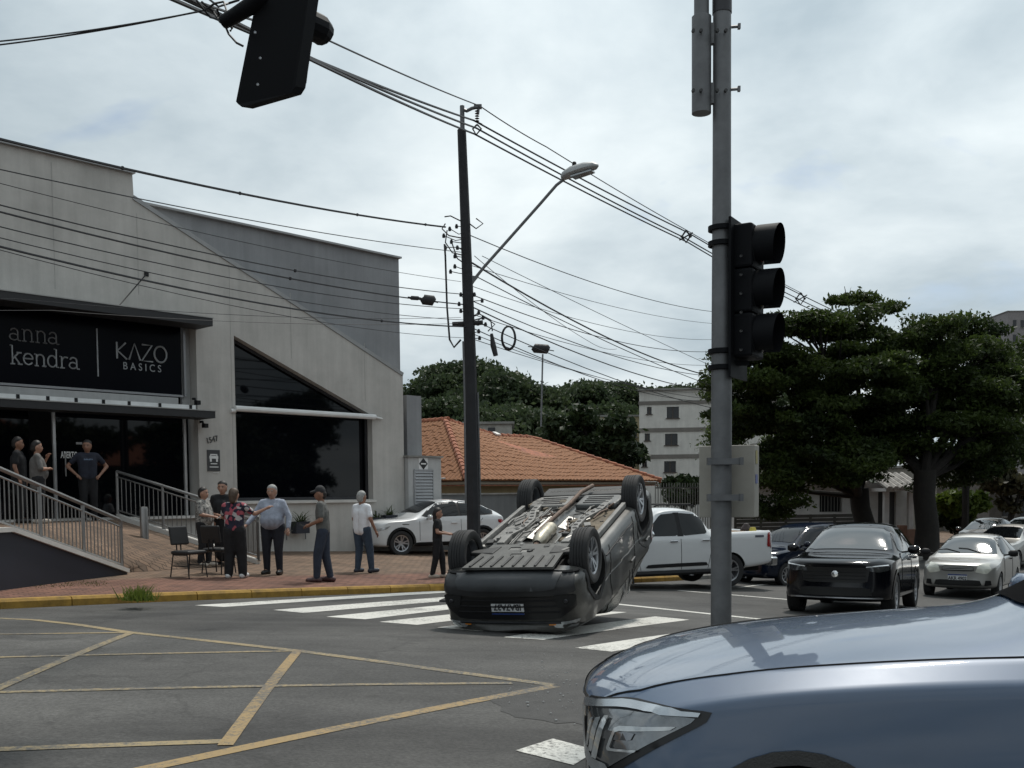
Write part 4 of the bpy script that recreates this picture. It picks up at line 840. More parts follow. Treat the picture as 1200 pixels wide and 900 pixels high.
# lamp arm and head
q = MB(); q.tube([U(553, 332), U(556, 327), U(568, 312), U(600, 276), U(632, 240), U(652, 217), U(661, 210)], .032, 8); q.build('lamp_arm', galv, pole, smooth=True)
q = MB(); q.prism([U(550, 323)+Vector((0, -.03, 0)), U(561, 324)+Vector((0, -.03, 0)), U(553, 334)+Vector((0, -.03, 0))], (0, .06, 0)); q.build('arm_bracket', galv, pole)
hp0, hp1 = U(658, 208), U(701, 194, -.4); ax = (hp1-hp0); Ln = ax.length; ax.normalize(); sd = ax.cross(Vector((0, 0, 1))).normalized(); upv = sd.cross(ax)
def head_sec(f, w, ht, hb): c = hp0+ax*Ln*f; return [c+sd*(w*math.cos(2*math.pi*k/12))+upv*((ht if math.sin(2*math.pi*k/12) > 0 else hb)*math.sin(2*math.pi*k/12)) for k in range(12)]
secs = [head_sec(0, .04, .05, .05), head_sec(.06, .1, .1, .07), head_sec(.3, .155, .16, .06), head_sec(.65, .165, .15, .06), head_sec(.9, .12, .1, .05), head_sec(1, .03, .03, .02)]
q = MB(); q.add([p for s_ in secs for p in s_], [(i*12+k, i*12+(k+1) % 12, (i+1)*12+(k+1) % 12, (i+1)*12+k) for i in range(5) for k in range(12)]+[tuple(range(12)), tuple(range(60, 72))]); lh = q.build('lamp_head', mat('lamp_grey', (.34, .35, .35), .5, .1), pole, smooth=True)
q = MB(); q.lathe([(.045, 0), (.045, .05), (.03, .07), (0, .07)], Matrix.Translation(hp0+ax*Ln*.38+upv*.16), 10); q.build('photocell', blackplastic, lh)
q = MB(); s2 = [hp0+ax*Ln*f-upv*.062+sd*w for f, w in ((.3, -.12), (.85, -.1), (.85, .1), (.3, .12))]; q.prism(s2, upv*-.03); q.build('lens', lampglass, lh)
# hardware: dead-ends, splice closures, cross bars
hw_ = mat('line_hardware', (.03, .03, .033), .6, .3)
q = MB(); q.tube([U(530, 380), U(566, 378)], .05, 8); q.build('cross_bar', hw_, pole)
for px, py in ((535, 265), (527, 268), (520, 276), (529, 283), (536, 290), (522, 290), (533, 300), (540, 345), (538, 356), (540, 364), (565, 352), (561, 366), (566, 372), (561, 388), (562, 396), (533, 312), (528, 318), (556, 345), (560, 379), (569, 380)):
    q = MB(); cp_ = U(px, py, random.uniform(-.2, .2)); q.lathe([(.0, -.05), (.03, -.045), (.034, 0), (.02, .04), (0, .045)], Matrix.Translation(cp_), 8); q.tube([cp_, cp_.lerp(U(548, py+3), .5)+Vector((0, 0, random.uniform(-.1, .05))), U(548, py+3)], .009, 5); q.build('clamp', hw_, pole)
for pts in ([(546, 262), (528, 253), (521, 254)], [(546, 280), (526, 276), (518, 268), (522, 262)], [(546, 300), (530, 296), (522, 284), (524, 270)], [(546, 310), (536, 303), (530, 286)], [(552, 372), (562, 368), (575, 375), (577, 388)], [(552, 376), (568, 372), (580, 380), (572, 388)], [(540, 398), (532, 407), (527, 398), (524, 360), (522, 300), (521, 286)], [(550, 262), (558, 268), (566, 262), (558, 256)]):
    q = MB(); q.tube([U(*p, random.uniform(-.15, .1)) for p in pts], .014 if len(pts) < 6 else .022, 5); q.build('jumper_wire', hw_, pole)
q = MB(); q.tube([U(576, 391), U(578, 405), U(581, 417)], [.03, .06, .05], 8); q.build('splice_closure', hw_, pole)
# coil of spare cable hanging right of the pole
cc = U(596, 396); q = MB()
for k in range(3): q.tube([cc+Vector(((.13+.008*k)*math.cos(t*math.pi/12), .03*k-.03, (.23+.008*k)*math.sin(t*math.pi/12))) for t in range(25)], .018, 5)
q.build('cable_coil', hw_, pole)
# ---- wires
wirem = mat('cable_black', (.025, .026, .03), .6, var=.1)
def wire(pts, r, sag, label, group, name='overhead_cable', n=14, beads=0):
    """sagging cable through 3-d points"""
    P = []
    for a, b_ in zip(pts, pts[1:]):
        for i in range(n):
            f = i/n; p = a.lerp(b_, f); p.z -= sag*4*f*(1-f); P.append(p)
    P.append(pts[-1]); q = MB(); q.tube(P, r, 5)
    o = q.build(name, wirem); tag(o, label, 'cable', group); 
    for k in range(beads):
        p = P[int((k+.5)*len(P)/beads)]; b2 = MB(); b2.lathe([(0, -.03), (.022, -.02), (.022, .02), (0, .03)], Matrix.Translation(p), 6); b2.build('clamp', hw_, o)
    return o
g1 = 'primary conductors over the pole top'
for (x0, y0), (x1, y1), (x2, y2), (x3, y3) in (((195, -4), (555, 141), (805, 272), (940, 346)), ((215, -2), (558, 150), (803, 279), (937, 351)), ((232, 4), (556, 157), (806, 284), (936, 356))):
    A = atY(x0, y0, 9); B = atY(x1, y1, UY); C = atY(x2, y2, 31); D = atY(x3, y3, 41); E_ = atY(1042, y3+46, 52); A0 = A+(A-B)*1.2+Vector((0, 0, .6))
    wire([A0, A, B, C, D, E_], .019, .05, 'thick power line running over the pole top', g1)
wire([atY(240, 5, 9), atY(365, 38, 12.5), atY(562, 124, UY), atY(640, 172, 23), atY(805, 270, 31), atY(940, 344, 41)], .012, .03, 'thin steel messenger wire above the power lines', None)
for px, py, Y in ((804, 277, 31), (938, 350, 41), (1032, 386, 50)):
    c = atY(px, py, Y); k = Y/1200*7; o = empty('line_spacer', c, 0, 'diamond cable spacer clipped on the power lines', 'spacer', 'spacers on the power lines'); q = MB(); q.tube([(0, 0, k), (-k*.7, 0, 0), (0, 0, -k), (k*.7, 0, 0), (0, 0, k)], .03, 5); q.tube([(-k*1.1, 0, -k*.6), (k*1.1, 0, k*.6)], .022, 5); q.build('frame', hw_, o)
    for a in (-1, 1): q = MB(); q.lathe([(0, -.05), (.05, -.02), (.05, .02), (0, .05)], Matrix.Translation((a*k*.7, 0, 0)), 6); q.build('clip', hw_, o)
g2 = 'telecom cables between the store and the pole'
L_ = [((0, 161), (522, 266), .03, 13, .12, 9), ((0, 197), (545, 296), .012, 12, .1, 0), ((0, 213), (540, 330), .008, 13, .12, 0), ((0, 238), (545, 345), .014, 12, .15, 2), ((0, 246), (545, 357), .02, 12.5, .15, 2), ((0, 263), (545, 362), .012, 12, .18, 0), ((0, 276), (545, 375), .01, 12, .18, 0), ((0, 286), (548, 383), .022, 12, .2, 3), ((0, 290), (545, 396), .008, 12, .2, 0), ((60, 352), (540, 372), .007, 16, .12, 0), ((100, 365), (540, 379), .007, 17, .1, 0)]
for (x0, y0), (x1, y1), r, Y, sg_, bd in L_: A = atY(x0-40, y0-(y1-y0)/(x1-x0)*40, Y-.8); B = atY(x1, y1, UY); wire([A+(A-B)*1.3, A, B], r*.62, sg_, 'black telecom cable sagging in front of the store facade', g2, beads=bd)
g3 = 'cables from the pole towards the right'
for (x0, y0), (x1, y1), r, Y, sg_ in (((549, 275), (834, 365), .012, 40, .25), ((549, 310), (834, 379), .008, 40, .2), ((553, 308), (834, 441), .022, 38, .3), ((556, 300), (690, 400), .009, 34, .1), ((552, 345), (834, 412), .012, 40, .35), ((552, 352), (860, 442), .012, 40, .4), ((554, 360), (870, 462), .016, 40, .4), ((553, 368), (834, 428), .009, 42, .3), ((555, 385), (834, 470), .012, 44, .4), ((556, 392), (834, 459), .009, 44, .4), ((556, 398), (900, 470), .009, 44, .4), ((560, 325), (930, 480), .012, 42, .35), ((554, 375), (930, 490), .012, 42, .5), ((552, 335), (834, 398), .008, 40, .3), ((565, 300), (930, 470), .008, 40, .1)):
    A = atY(x0, y0, UY); B = atY(x1, y1, Y); wire([A, B, B+(B-A)*.45+Vector((0, 0, .5))], r*.9, sg_, 'thin black cable sloping from the pole to the trees', g3)
g4 = 'cables crossing in the top left corner'
for a, b_ in (((-40, 57), (240, 12)), ((-40, 52), (232, 14))): wire([atY(a[0]-700, a[1]+90, 14), atY(*a, 10), atY(*b_, 9.2)], .008, .03, 'thin cable entering from the left towards the hanging signal', g4)
# cable closures hanging on the lines
def closure(px, py, Y, w, h, label):
    c = atY(px, py, Y); o = empty('splice_box', c, 0, label, 'splice box'); k = Y/1200
    q = MB(); q.tube([(-w*k/2, 0, h*k*.12), (-w*k*.4, 0, 0), (w*k*.4, 0, -h*k*.12), (w*k/2, 0, -h*k*.2)], [h*k*.3, h*k*.5, h*k*.5, h*k*.3], 10); q.build('shell', hw_, o, smooth=True)
    q = MB(); q.tube([(-w*k*.8, 0, h*k*.2), (w*k*.8, 0, -h*k*.3)], .012, 5); q.build('cable_stub', hw_, o)
closure(502, 351, 20, 14, 12, 'dark round splice box on the cable left of the pole'); closure(486, 349, 19.5, 10, 5, 'small flat splice box nearer the store wall'); closure(634, 408, 25, 19, 11, 'dark cylindrical splice box hung right of the cable coil')
q = MB(); a = atY(636, 415, 60); b_ = atY(634, 500, 60); q.tube([a, b_], .05, 6); tag(q.build('antenna_mast', galv), 'thin pale mast standing in front of the wooded ridge', 'mast')

# ---- traffic light pole
TX, TY = atY(845, 700, 8.4).x, 8.4; TZ = gz(TX, TY)
tp_ = empty('traffic_light_pole', (TX, TY, TZ), 0, 'grey steel traffic light pole with signal head and control cabinet', 'traffic light')
T = lambda px, py, dy=0: atY(px, py, TY+dy)-Vector((TX, TY, TZ))
q = MB(); q.lathe([(.085, 0), (.084, 2.2), (.074, 4.2), (.072, T(844, 15).z)], None, 20, True); q.build('shaft', galv, tp_, smooth=True)
q = MB(); q.lathe([(.078, T(844, 16).z), (.076, T(844, -10).z+1.2)], None, 18, True); q.build('upper_shaft', mat('upper_pole', (.05, .05, .055), .5, .4), tp_, smooth=True)
q = MB(); q.lathe([(.2, -.02), (.2, .03), (.1, .03), (.1, .06)], None, 20); q.build('base_flange', galv, tp_)
# side tube clamped to the pole (mast arm root)
c = T(822, 70, -.02); q = MB(); q.lathe([(0, -.001), (.078, 0), (.078, T(822, 20).z-T(822, 133).z), (.06, T(822, 20).z-T(822, 133).z+.01), (.06, 2.2)], Matrix.Translation(T(822, 133)), 18); st_ = q.build('side_tube', galv, tp_, smooth=True)
for py in (40, 110):
    q = MB(); z = T(833, py).z; q.box(((T(822, py).x)/2, -.0, z), (.12, .05, .16)); q.build('clamp_plate', galv, tp_)
    for px in (812, 821, 840, 850): q = MB(); p = T(px, py-3, -.09); q.tube([p, p+Vector((.0, -.03, 0))], .014, 6); q.build('bolt', mat('bolt_dark', (.06, .06, .06), .5, .6), tp_)
for py in (33, 106): q = MB(); z = T(856, py).z; q.tube([(.07, -.02, z), (.125, -.03, z)], .012, 6); q.box((.13, -.03, z), (.02, .03, .04)); q.build('step_bolt', galv, tp_)
# signal head: seen from behind its left side, visors to the right
hs = [T(907, py) for py in (285, 331, 377)]
zt0, zt1 = T(880, 264).z, T(880, 420).z
for py in (268, 286, 412, 431): q = MB(); z = T(845, py).z; q.lathe([(.092, -.022), (.11, -.018), (.11, .018), (.092, .022)], Matrix.Translation((0, 0, z)), 20); q.build('band_clamp', signalblack, tp_)
VD = Vector((.86, -.51, 0)).normalized(); VS = Vector((-VD.y, VD.x, 0))      # the lights face right, a little towards us
hx = T(881, 340); Rv = Matrix((VD, VS, Vector((0, 0, 1)))).transposed()
hc = Vector((hx.x, .05, (zt0+zt1)/2+.02))
q = MB(); hh_ = (zt0-zt1)/3
for i, z in enumerate((zt0-hh_/2, zt0-hh_*1.5, zt0-hh_*2.5)): q.box((hc.x-.02, hc.y, z), (.17, .33, hh_*.985), Rv)
hsg = q.build('signal_housing', signalblack, tp_, bevel=.02)
q = MB(); q.box((hc.x-.1, hc.y, (zt0+zt1)/2-.06), (.02, .42, zt0-zt1+.2), Rv); q.build('backplate', signalblack, hsg)
for i in range(6): q = MB(); p = T(868, 300+i*22, -.12); q.lathe([(0, .0), (.012, 0), (.012, .02)], Matrix.Translation(p) @ Matrix.Rotation(rad(90), 4, 'X'), 8); q.build('bolt', mat('bolt_grey', (.2, .2, .2), .5, .5), hsg)
for i, z in enumerate((zt0-hh_*.45, zt0-hh_*1.45, zt0-hh_*2.45)):
    c = Vector((hc.x, hc.y, z))+VD*.07; q = MB(); n = 20; V = []
    for (off, tilt) in ((0, 0), (.03, 0), (.185, .05)):
        for k in range(n+1):
            th = rad(-60+300*k/n); L_v = off if off < .1 else off*(.8+.2*(math.sin(th)+1)/2)
            V.append(c+VD*L_v+VS*(.162*math.cos(th))+Vector((0, 0, .162*math.sin(th)-tilt*L_v*.5)))
    V2 = [v+(c-v).normalized()*.006 for v in V]; m_ = n+1
    q.add(V, [(r*m_+k, r*m_+k+1, (r+1)*m_+k+1, (r+1)*m_+k) for r in range(2) for k in range(n)]); q.build('visor', signalblack, hsg, smooth=True)
    q = MB(); q.lathe([(0, .02), (.08, .015), (.13, 0)], Matrix.Translation(c+VD*.02) @ VD.to_track_quat('Z', 'Y').to_matrix().to_4x4(), 20); q.build('lens', mat('lens_dark_%d' % i, ((.08, .01, .01), (.08, .05, .01), (.01, .06, .03))[i], .2, var=.1), hsg)
for py in (270, 425): q = MB(); z = T(860, py).z; q.bar((.06, 0, z), (hc.x-.02, hc.y, z), .06, .035); q.build('bracket_arm', signalblack, tp_)
# control cabinet
cb0, cb1 = T(826, 607), T(892, 521); q = MB(); cw = cb1.x-cb0.x; q.box(((cb0.x+cb1.x)/2+.01, .2, (cb0.z+cb1.z)/2), (cw, .2, cb1.z-cb0.z), Matrix.Rotation(rad(-24), 3, 'Z')); cab = q.build('control_cabinet', mat('cabinet_beige', (.33, .31, .27), .6, var=.12, vs=3), tp_, bevel=.006)
for py in (541, 583): q = MB(); z = T(850, py).z; q.bar((-.13, -.096, z), (.15, -.096, z), .035, .05); q.box((-.12, -.1, z), (.03, .05, .06)); q.box((.14, -.1, z), (.03, .05, .06)); q.lathe([(.0875, -.025), (.09, -.025), (.09, .025), (.0875, .025)], Matrix.Translation((0, 0, z)), 18); q.build('cabinet_strap', galv, tp_)
st1 = mat('sticker_yellow', (.35, .3, .12), .6, var=.4, vs=40); st2 = mat('sticker_blue', (.12, .14, .32), .6, var=.4, vs=40)
Rc = Matrix.Rotation(rad(-24), 3, 'Z'); cc = Vector(((cb0.x+cb1.x)/2+.01, .2, (cb0.z+cb1.z)/2))
for (dy, dz, w_, h_, mm) in ((-.02, .2, .05, .11, st1), (-.02, .02, .055, .075, st2)):
    q = MB(); p = cc+Rc @ Vector((cw/2+.003, dy, dz)); q.box(p, (.003, w_*1.6, h_), Rc); q.build('sticker', mm, cab)
# ---- overhead signal in the upper left, seen from behind, on an arm above the frame
SY = 8.0; sc_ = atY(316, 40, SY); sr = empty('overhead_signal', sc_, 0, 'black overhead traffic signal seen from behind hanging above the road', 'traffic light')
Q = lambda px, py, dy=0: atY(px, py, SY+dy)-sc_
cn = [Q(279, 122, -.15), Q(283.5, 125.5, -.15), Q(341, 109), Q(346, 101), Q(370, -60), Q(312, -60, -.15), Q(276.5, 119, -.15)]
q = MB(); q.prism(cn, (.06, .09, .02)); q.build('backplate', signalblack, sr)
q = MB(); b0 = [Q(304, 100, .1), Q(335, 92, .1), Q(352, -50, .1), Q(322, -50, .1)]; q.prism(b0, (.12, .2, .04)); q.build('signal_housing', signalblack, sr)
q = MB(); c = Q(357, 26, .2); q.tube([c, c+Vector((.09, .12, .0)), c+Vector((.11, .18, -.01))], [.11, .11, .1], 14); q.build('visor', signalblack, sr)
for px, py in ((299, 38), (302, 99), (305, 68)): q = MB(); p = Q(px, py, -.17); q.lathe([(0, 0), (.011, 0), (.009, .01)], Matrix.Translation(p) @ Matrix.Rotation(rad(90), 4, 'X'), 8); q.build('bolt', mat('bolt_bright', (.7, .72, .75), .3, .3), sr)
q = MB(); q.tube([Q(262, 26, -.1), Q(276, 18, -.15), Q(292, 8, -.2), Q(310, -10, -.2)], [.05, .055, .06, .06], 12); q.build('mount_tube', signalblack, sr, smooth=True)
q = MB()
for pts in ([(240, 12), (252, 4), (262, 2), (266, 14), (258, 20), (254, 10)], [(236, 2), (250, 14), (258, 26), (266, 28), (272, 20)], [(262, 26), (268, 40), (277, 50), (285, 54)], [(244, -2), (256, 8), (268, 4), (280, 0)], [(268, 28), (272, 33), (270, 36)], [(230, 0), (246, 20), (262, 24)]): q.tube([Q(*p, random.uniform(-.1, .1)) for p in pts], .009, 5)
q.build('loose_wiring', hw_, sr)
q = MB(); q.tube([Q(330, -60), Q(100, -90, .0), Q(-500, -100, -1), Q(-520, 100, -1), Q(-520, 1150, -1)], [.06, .07, .09, .1, .12], 12); q.build('mast_arm', galv, sr)
# post among the far shrubs
b_ = atY(1131, 630, 45); q = MB(); q.tube([(b_.x, 45, -1), (b_.x, 45, atY(1131, 500, 45).z)], .16, 8); tag(q.build('wooden_post', bark), 'dark wooden post among the bright shrubs', 'post')
# ================================================================== vehicles
def paint(name, col, metal=.35, rough=.32, dust=.08):
    return mat(name, col, rough, metal, var=dust, vs=1.6, coat=1., coat_rough=.04)
platem = mat('plate_white', (.55, .56, .57), .45, var=.08, vs=12); platetx = mat('plate_ink', (.03, .03, .035), .5, var=0); plateb = mat('plate_blue', (.02, .05, .2), .5, var=0)
redlamp = mat('red_lamp', (.25, .008, .01), .15, var=.15, vs=10, coat=1); seamm = mat('seam_black', (.006, .006, .006), .9, var=0)
lampin = mat('headlamp', (.5, .52, .53), .12, .5, var=.25, vs=14, coat=1); amber = mat('amber_lamp', (.6, .2, .02), .2, var=.1, coat=1)
def chaikin(P, it=2, k=.22):
    P = [Vector((a, b, 0)) for a, b in P]
    for _ in range(it):
        R = []
        for i in range(len(P)): a, b = P[i], P[(i+1) % len(P)]; R += [a.lerp(b, k), a.lerp(b, 1-k)]
        P = R
    return [(p.x, p.y) for p in P]
WH = {}
def wheel_meshes(R, w, style):
    key = (R, w, style)
    if key in WH: return WH[key]
    Mx = Matrix.Rotation(rad(-90), 4, 'X')         # lathe axis z -> +y
    h = w/2; ri = R*.655
    q = MB(); pf = [(ri, -h*.8), (ri+.012, -h*.92), (R*.86, -h), (R*.95, -h*.97), (R*.985, -h*.84)]
    for i in range(5):
        c = h*(-.62+.31*i); pf += [(R, c-h*.125), (R, c+h*.105)] + ([(R*.975, c+h*.115), (R*.975, c+h*.165)] if i < 4 else [])
    pf += [(R*.985, h*.84), (R*.95, h*.97), (R*.86, h), (ri+.012, h*.92), (ri, h*.8)]
    q.lathe(pf, Mx, 36); me_t = q.build('wheel', rubber, smooth=True); 
    q = MB(); q.lathe([(ri+.002, -h*.7), (ri-.015, -h*.6), (ri-.03, h*.3), (ri-.02, h*.78), (ri+.004, h*.84)], Mx, 32)
    n = {'five': 5, 'ten': 10, 'cover': 7, 'twin': 5}[style]
    q.lathe([(0, h*.62), (.055, h*.62), (.07, h*.5), (.07, h*.1)], Mx, 16)
    for i in range(n):
        th = 2*math.pi*i/n
        for s_ in ((-1, 1) if style in ('five', 'twin') else (0,)):
            a0, a1 = th+s_*.16, th+s_*(.21 if style == 'twin' else .3)/1.4
            p0 = Vector((.05*math.cos(a0), h*.52, .05*math.sin(a0))); p1 = Vector(((ri-.02)*math.cos(a1), h*.68, (ri-.02)*math.sin(a1)))
            q.bar(p0, p1, .03 if style != 'cover' else .075, .03, up=(0, 1, 0)) if False else q.bar(p0, p1, .026 if style == 'ten' else (.034 if style != 'cover' else .09), .03, up=(0, 1, 0))
    rm = q.build('rim', alloy, smooth=True)
    q = MB(); q.lathe([(0, h*.05), (ri-.03, h*.05)], Mx, 24); q.lathe([(.07, h*.2), (ri*.72, h*.2), (ri*.72, h*.1)], Mx, 24); dm = q.build('brake_disc', darkalloy)
    WH[key] = (me_t.data, rm.data, dm.data)
    for o in (me_t, rm, dm): bpy.data.objects.remove(o)
    return WH[key]
class Car:
    def __init__(s, name, st, pnt, label, level=2, xa=1.3, xb=-1.3, R=.33, tw=.21, W=.9, arch=1.09, wheels=True, style='five', cat='car', cre=None, disp=None, cut=True, droop=0., xref=None):
        s.root = empty(name, (0, 0, 0), 0, label, cat); s.paint = pnt; s.xa, s.xb, s.R, s.W = xa, xb, R, W; s.xref = st[0][0]-.08 if xref is None else xref
        bm = bmesh.new(); rings = []; cl = bm.edges.layers.float.new('crease_edge')
        for row in st:
            x, zb, wm, zm, ws, zs, wg, zg, zt = row[:9]; bow = row[9] if len(row) > 9 else 0; zi = row[10] if len(row) > 10 else None
            P = [(0, zb), (wm-.12, zb), (wm-.015, zb+.07), (wm, zm), (ws, zs), (wg, zg), (wg*.62, zg+(zt-zg)*.72 if zi is None else zi), (0, zt if zi is None else zi)]
            full = P+[(-a, b) for a, b in P[6:0:-1]]
            rings.append([bm.verts.new((x-bow*(abs(a)/.9)**2, a, b)) for a, b in full])
        k = len(rings[0])
        for A, B in zip(rings, rings[1:]):
            for i in range(k): bm.faces.new((A[i], B[i], B[(i+1) % k], A[(i+1) % k]))
        for A, fl_ in ((rings[0], 1), (rings[-1], -1)):
            fs = [(13, 0, 1, 2, 12)]+[(15-i-1, i, i+1, 15-i-2) if False else (14-i, i, i+1, 13-i) for i in range(2, 5)]+[(9, 5, 6, 7, 8)]
            for f in fs:
                v = [A[i] for i in f]; bm.faces.new(v if fl_ > 0 else v[::-1])
        bm.edges.ensure_lookup_table()
        for A, B in zip(rings, rings[1:]):
            for i, c in ((4, .55), (10, .55), (2, .4), (12, .4), (5, .3), (9, .3)):
                e_ = bm.edges.get((A[i], B[i])); e_[cl] = c
        if cre:
            for ri_, i, c in cre:
                for ii in (i, 14-i): e_ = bm.edges.get((rings[ri_][ii], rings[ri_+1][ii])); e_[cl] = c
        bmesh.ops.recalc_face_normals(bm, faces=bm.faces)
        me = bpy.data.meshes.new('body'); bm.to_mesh(me); bm.free(); me.materials.append(pnt); me.materials.append(seamm); me.materials.append(blackplastic)
        o = bpy.data.objects.new('body', me); COL.objects.link(o)
        md = o.modifiers.new('s', 'SUBSURF'); md.levels = md.render_levels = level
        m1 = evalmesh(o)
        if disp:
            for v in m1.vertices: v.co = disp(v.co)
        o.modifiers.clear(); o.data = m1
        s.bvh = BVHTree.FromPolygons([v.co.copy() for v in m1.vertices], [tuple(p.vertices) for p in m1.polygons])
        if cut:
            cut = []
            for x in (xa, xb):
                for sd in (1, -1):
                    q = MB(); q.m = 1; q.lathe([(0, -.3), (R*arch, -.3), (R*arch, .3), (0, .3)], Matrix.Translation((x, sd*(W-.05), R+.01)) @ Matrix.Rotation(rad(90), 4, 'X'), 32)
                    c = q.build('cut', [seamm, seamm]); cut.append(c); bmd = o.modifiers.new('b', 'BOOLEAN'); bmd.object = c; bmd.operation = 'DIFFERENCE'; bmd.solver = 'EXACT'; bmd.material_mode = 'TRANSFER'
            m2 = evalmesh(o); o.modifiers.clear(); o.data = m2
            for c in cut: bpy.data.objects.remove(c)
            o.data.materials.clear(); 
            for mm in (pnt, seamm, blackplastic): o.data.materials.append(mm)
        for p in o.data.polygons:
            c = p.center
            inw = False
            for x in (xa, xb):
                if cut and math.hypot(c.x-x, c.z-R-.01) < R*arch+.012 and abs(p.normal.y) < .6 or (math.hypot(c.x-x, c.z-R) < R*arch-.02): inw = True
            p.material_index = 1 if inw else 0
        o.data.shade_smooth(); o.data.set_sharp_from_angle(angle=rad(38))
        o.name = 'body'; o.parent = s.root; s.body = o
        if wheels:
            t, r, d = wheel_meshes(R, tw, style)
            for x in (xa, xb):
                for sd in (1, -1):
                    w = bpy.data.objects.new('wheel', t); COL.objects.link(w); w.parent = s.root; w.location = (x, sd*(W-tw/2-.015), R-droop); w.rotation_euler = (0, random.uniform(0, 1), 0 if sd > 0 else math.pi)
                    for nm, dd in (('rim', r), ('brake_disc', d)): c = bpy.data.objects.new(nm, dd); COL.objects.link(c); c.parent = w
    def place(s, loc, rz):
        s.root.location = loc; s.root.rotation_euler = (0, 0, rz)
    def proj(s, a, z, ang, off):
        if ang == 'top': o = Vector((a, z, 4)); d = Vector((0, 0, -1))
        else:
            if ang == 90: a = -a
            elif ang not in (0, 180): a = a*math.cos(rad(ang))-math.sin(rad(ang))*s.xref if s.xref else a
            d0 = Vector((math.cos(rad(ang)), math.sin(rad(ang)), 0)); ax = Vector((-d0.y, d0.x, 0)); o = ax*a+Vector((0, 0, z))+d0*6; d = -d0
        h = s.bvh.ray_cast(o, d)
        if h[0] is None: h = s.bvh.find_nearest(o+d*(4.2 if ang != 'top' else 3))
        nn = h[1]; nn = nn if nn.dot(d) < 0 else -nn
        return h[0]+nn*off
    def _out(s, name, V, Fc, mt, mirror, parent, smooth=True):
        out = []
        for sg in ((1, -1) if mirror else (1,)):
            q = MB(); q.add([(p.x, p.y*sg, p.z) for p in V], Fc if sg > 0 else [f[::-1] for f in Fc]); o = q.build(name, mt, parent or s.root, recalc=False)
            if smooth: o.data.shade_smooth()
            out.append(o)
        return out
    def patch(s, name, poly, ang, mt, off=.006, mirror=True, res=.07, parent=None, smoothit=1, k=.09, thick=.012):
        P = chaikin(poly, smoothit, k) if smoothit else list(poly); B = []
        for i in range(len(P)):
            a, b = Vector(P[i]+(0,)), Vector(P[(i+1) % len(P)]+(0,)); n = max(1, int((b-a).length/res)); B += [a.lerp(b, j/n) for j in range(n)]
        nb = len(B); xs_ = [p.x for p in B]; ys_ = [p.y for p in B]; I = []
        for x in np.arange(min(xs_)+res/2, max(xs_), res):
            for y in np.arange(min(ys_)+res/2, max(ys_), res):
                p = Vector((x, y, 0)); ins = False; j = nb-1
                for i in range(nb):
                    if (B[i].y > y) != (B[j].y > y) and x < (B[j].x-B[i].x)*(y-B[i].y)/(B[j].y-B[i].y)+B[i].x: ins = not ins
                    j = i
                if ins and min((p-b).length for b in B) > res*.35: I.append(p)
        vv = [Vector((p.x, p.y)) for p in B+I]
        r = geometry.delaunay_2d_cdt(vv, [], [list(range(nb))], 1, 1e-6)
        V = [s.proj(p.x, p.y, ang, off) for p in r[0]]; Fc = [tuple(f) for f in r[2]]
        # orientation
        if Fc:
            f = Fc[len(Fc)//2]; nn = (V[f[1]]-V[f[0]]).cross(V[f[2]]-V[f[0]]); d = Vector((0, 0, 1)) if ang == 'top' else Vector((math.cos(rad(ang)), math.sin(rad(ang)), 0))
            if nn.dot(d) < 0: Fc = [f[::-1] for f in Fc]
        return s._out(name, V, Fc, mt, mirror, parent)
    def seam(s, pts, ang, r=.005, mirror=True, name='panel_gap', mt=None, parent=None, off=0.):
        D = []
        for a, b in zip(pts, pts[1:]):
            a, b = Vector(a+(0,)), Vector(b+(0,)); n = max(1, int((b-a).length/.05)); D += [a.lerp(b, j/n) for j in range(n)]
        D.append(Vector(pts[-1]+(0,))); V = [s.proj(p.x, p.y, ang, off) for p in D]
        for sg in ((1, -1) if mirror else (1,)):
            q = MB(); q.tube([(p.x, p.y*sg, p.z) for p in V], r, 5); q.build(name, mt or seamm, parent or s.root)
    def archtrim(s, mt, w=.055, off=.012, x=None, z0=None):
        for xx in (s.xa, s.xb):
            r0, r1 = s.R*1.09, s.R*1.09+w; P = []
            a0, a1 = -8, 188
            for i in range(17): th = rad(a0+(a1-a0)*i/16); P.append((xx+r1*math.cos(th), s.R+.01+r1*math.sin(th)))
            for i in range(17): th = rad(a1-(a1-a0)*i/16); P.append((xx+(r0-.005)*math.cos(th), s.R+.01+(r0-.005)*math.sin(th)))
            s.patch('wheel_arch', P, 90, mt, off, True, .06, smoothit=0)
    def mirror_(s, x, z, y, mt, sc=1.):
        for sg in (1, -1):
            q = MB(); pts = []
            for i, (f, a, b) in enumerate(((0, .03, .04), (.25, .075, .075), (.7, .08, .08), (1, .05, .055))):
                pts += [Vector((x-.02+a*sc*math.cos(2*math.pi*k/10)*.8, sg*(y-.02+f*.2*sc), z+.02+b*sc*math.sin(2*math.pi*k/10))) for k in range(10)]
            q.add(pts, [(i*10+k, i*10+(k+1) % 10, (i+1)*10+(k+1) % 10, (i+1)*10+k) for i in range(3) for k in range(10)]+[tuple(range(10)), tuple(range(30, 40))]); o = q.build('mirror', mt, s.root, smooth='all')
            q = MB(); q.bar((x-.02, sg*(y-.12), z-.03), (x-.02, sg*y+sg*.03, z-.01), .06, .03); q.build('mirror_arm', blackplastic, o)
    def handle(s, x, z, mt):
        p = s.proj(x, z, 90, .018)
        for sg in (1, -1): q = MB(); q.box((p.x, p.y*sg, p.z), (.2, .03, .032)); q.build('door_handle', mt, s.root, bevel=.008)
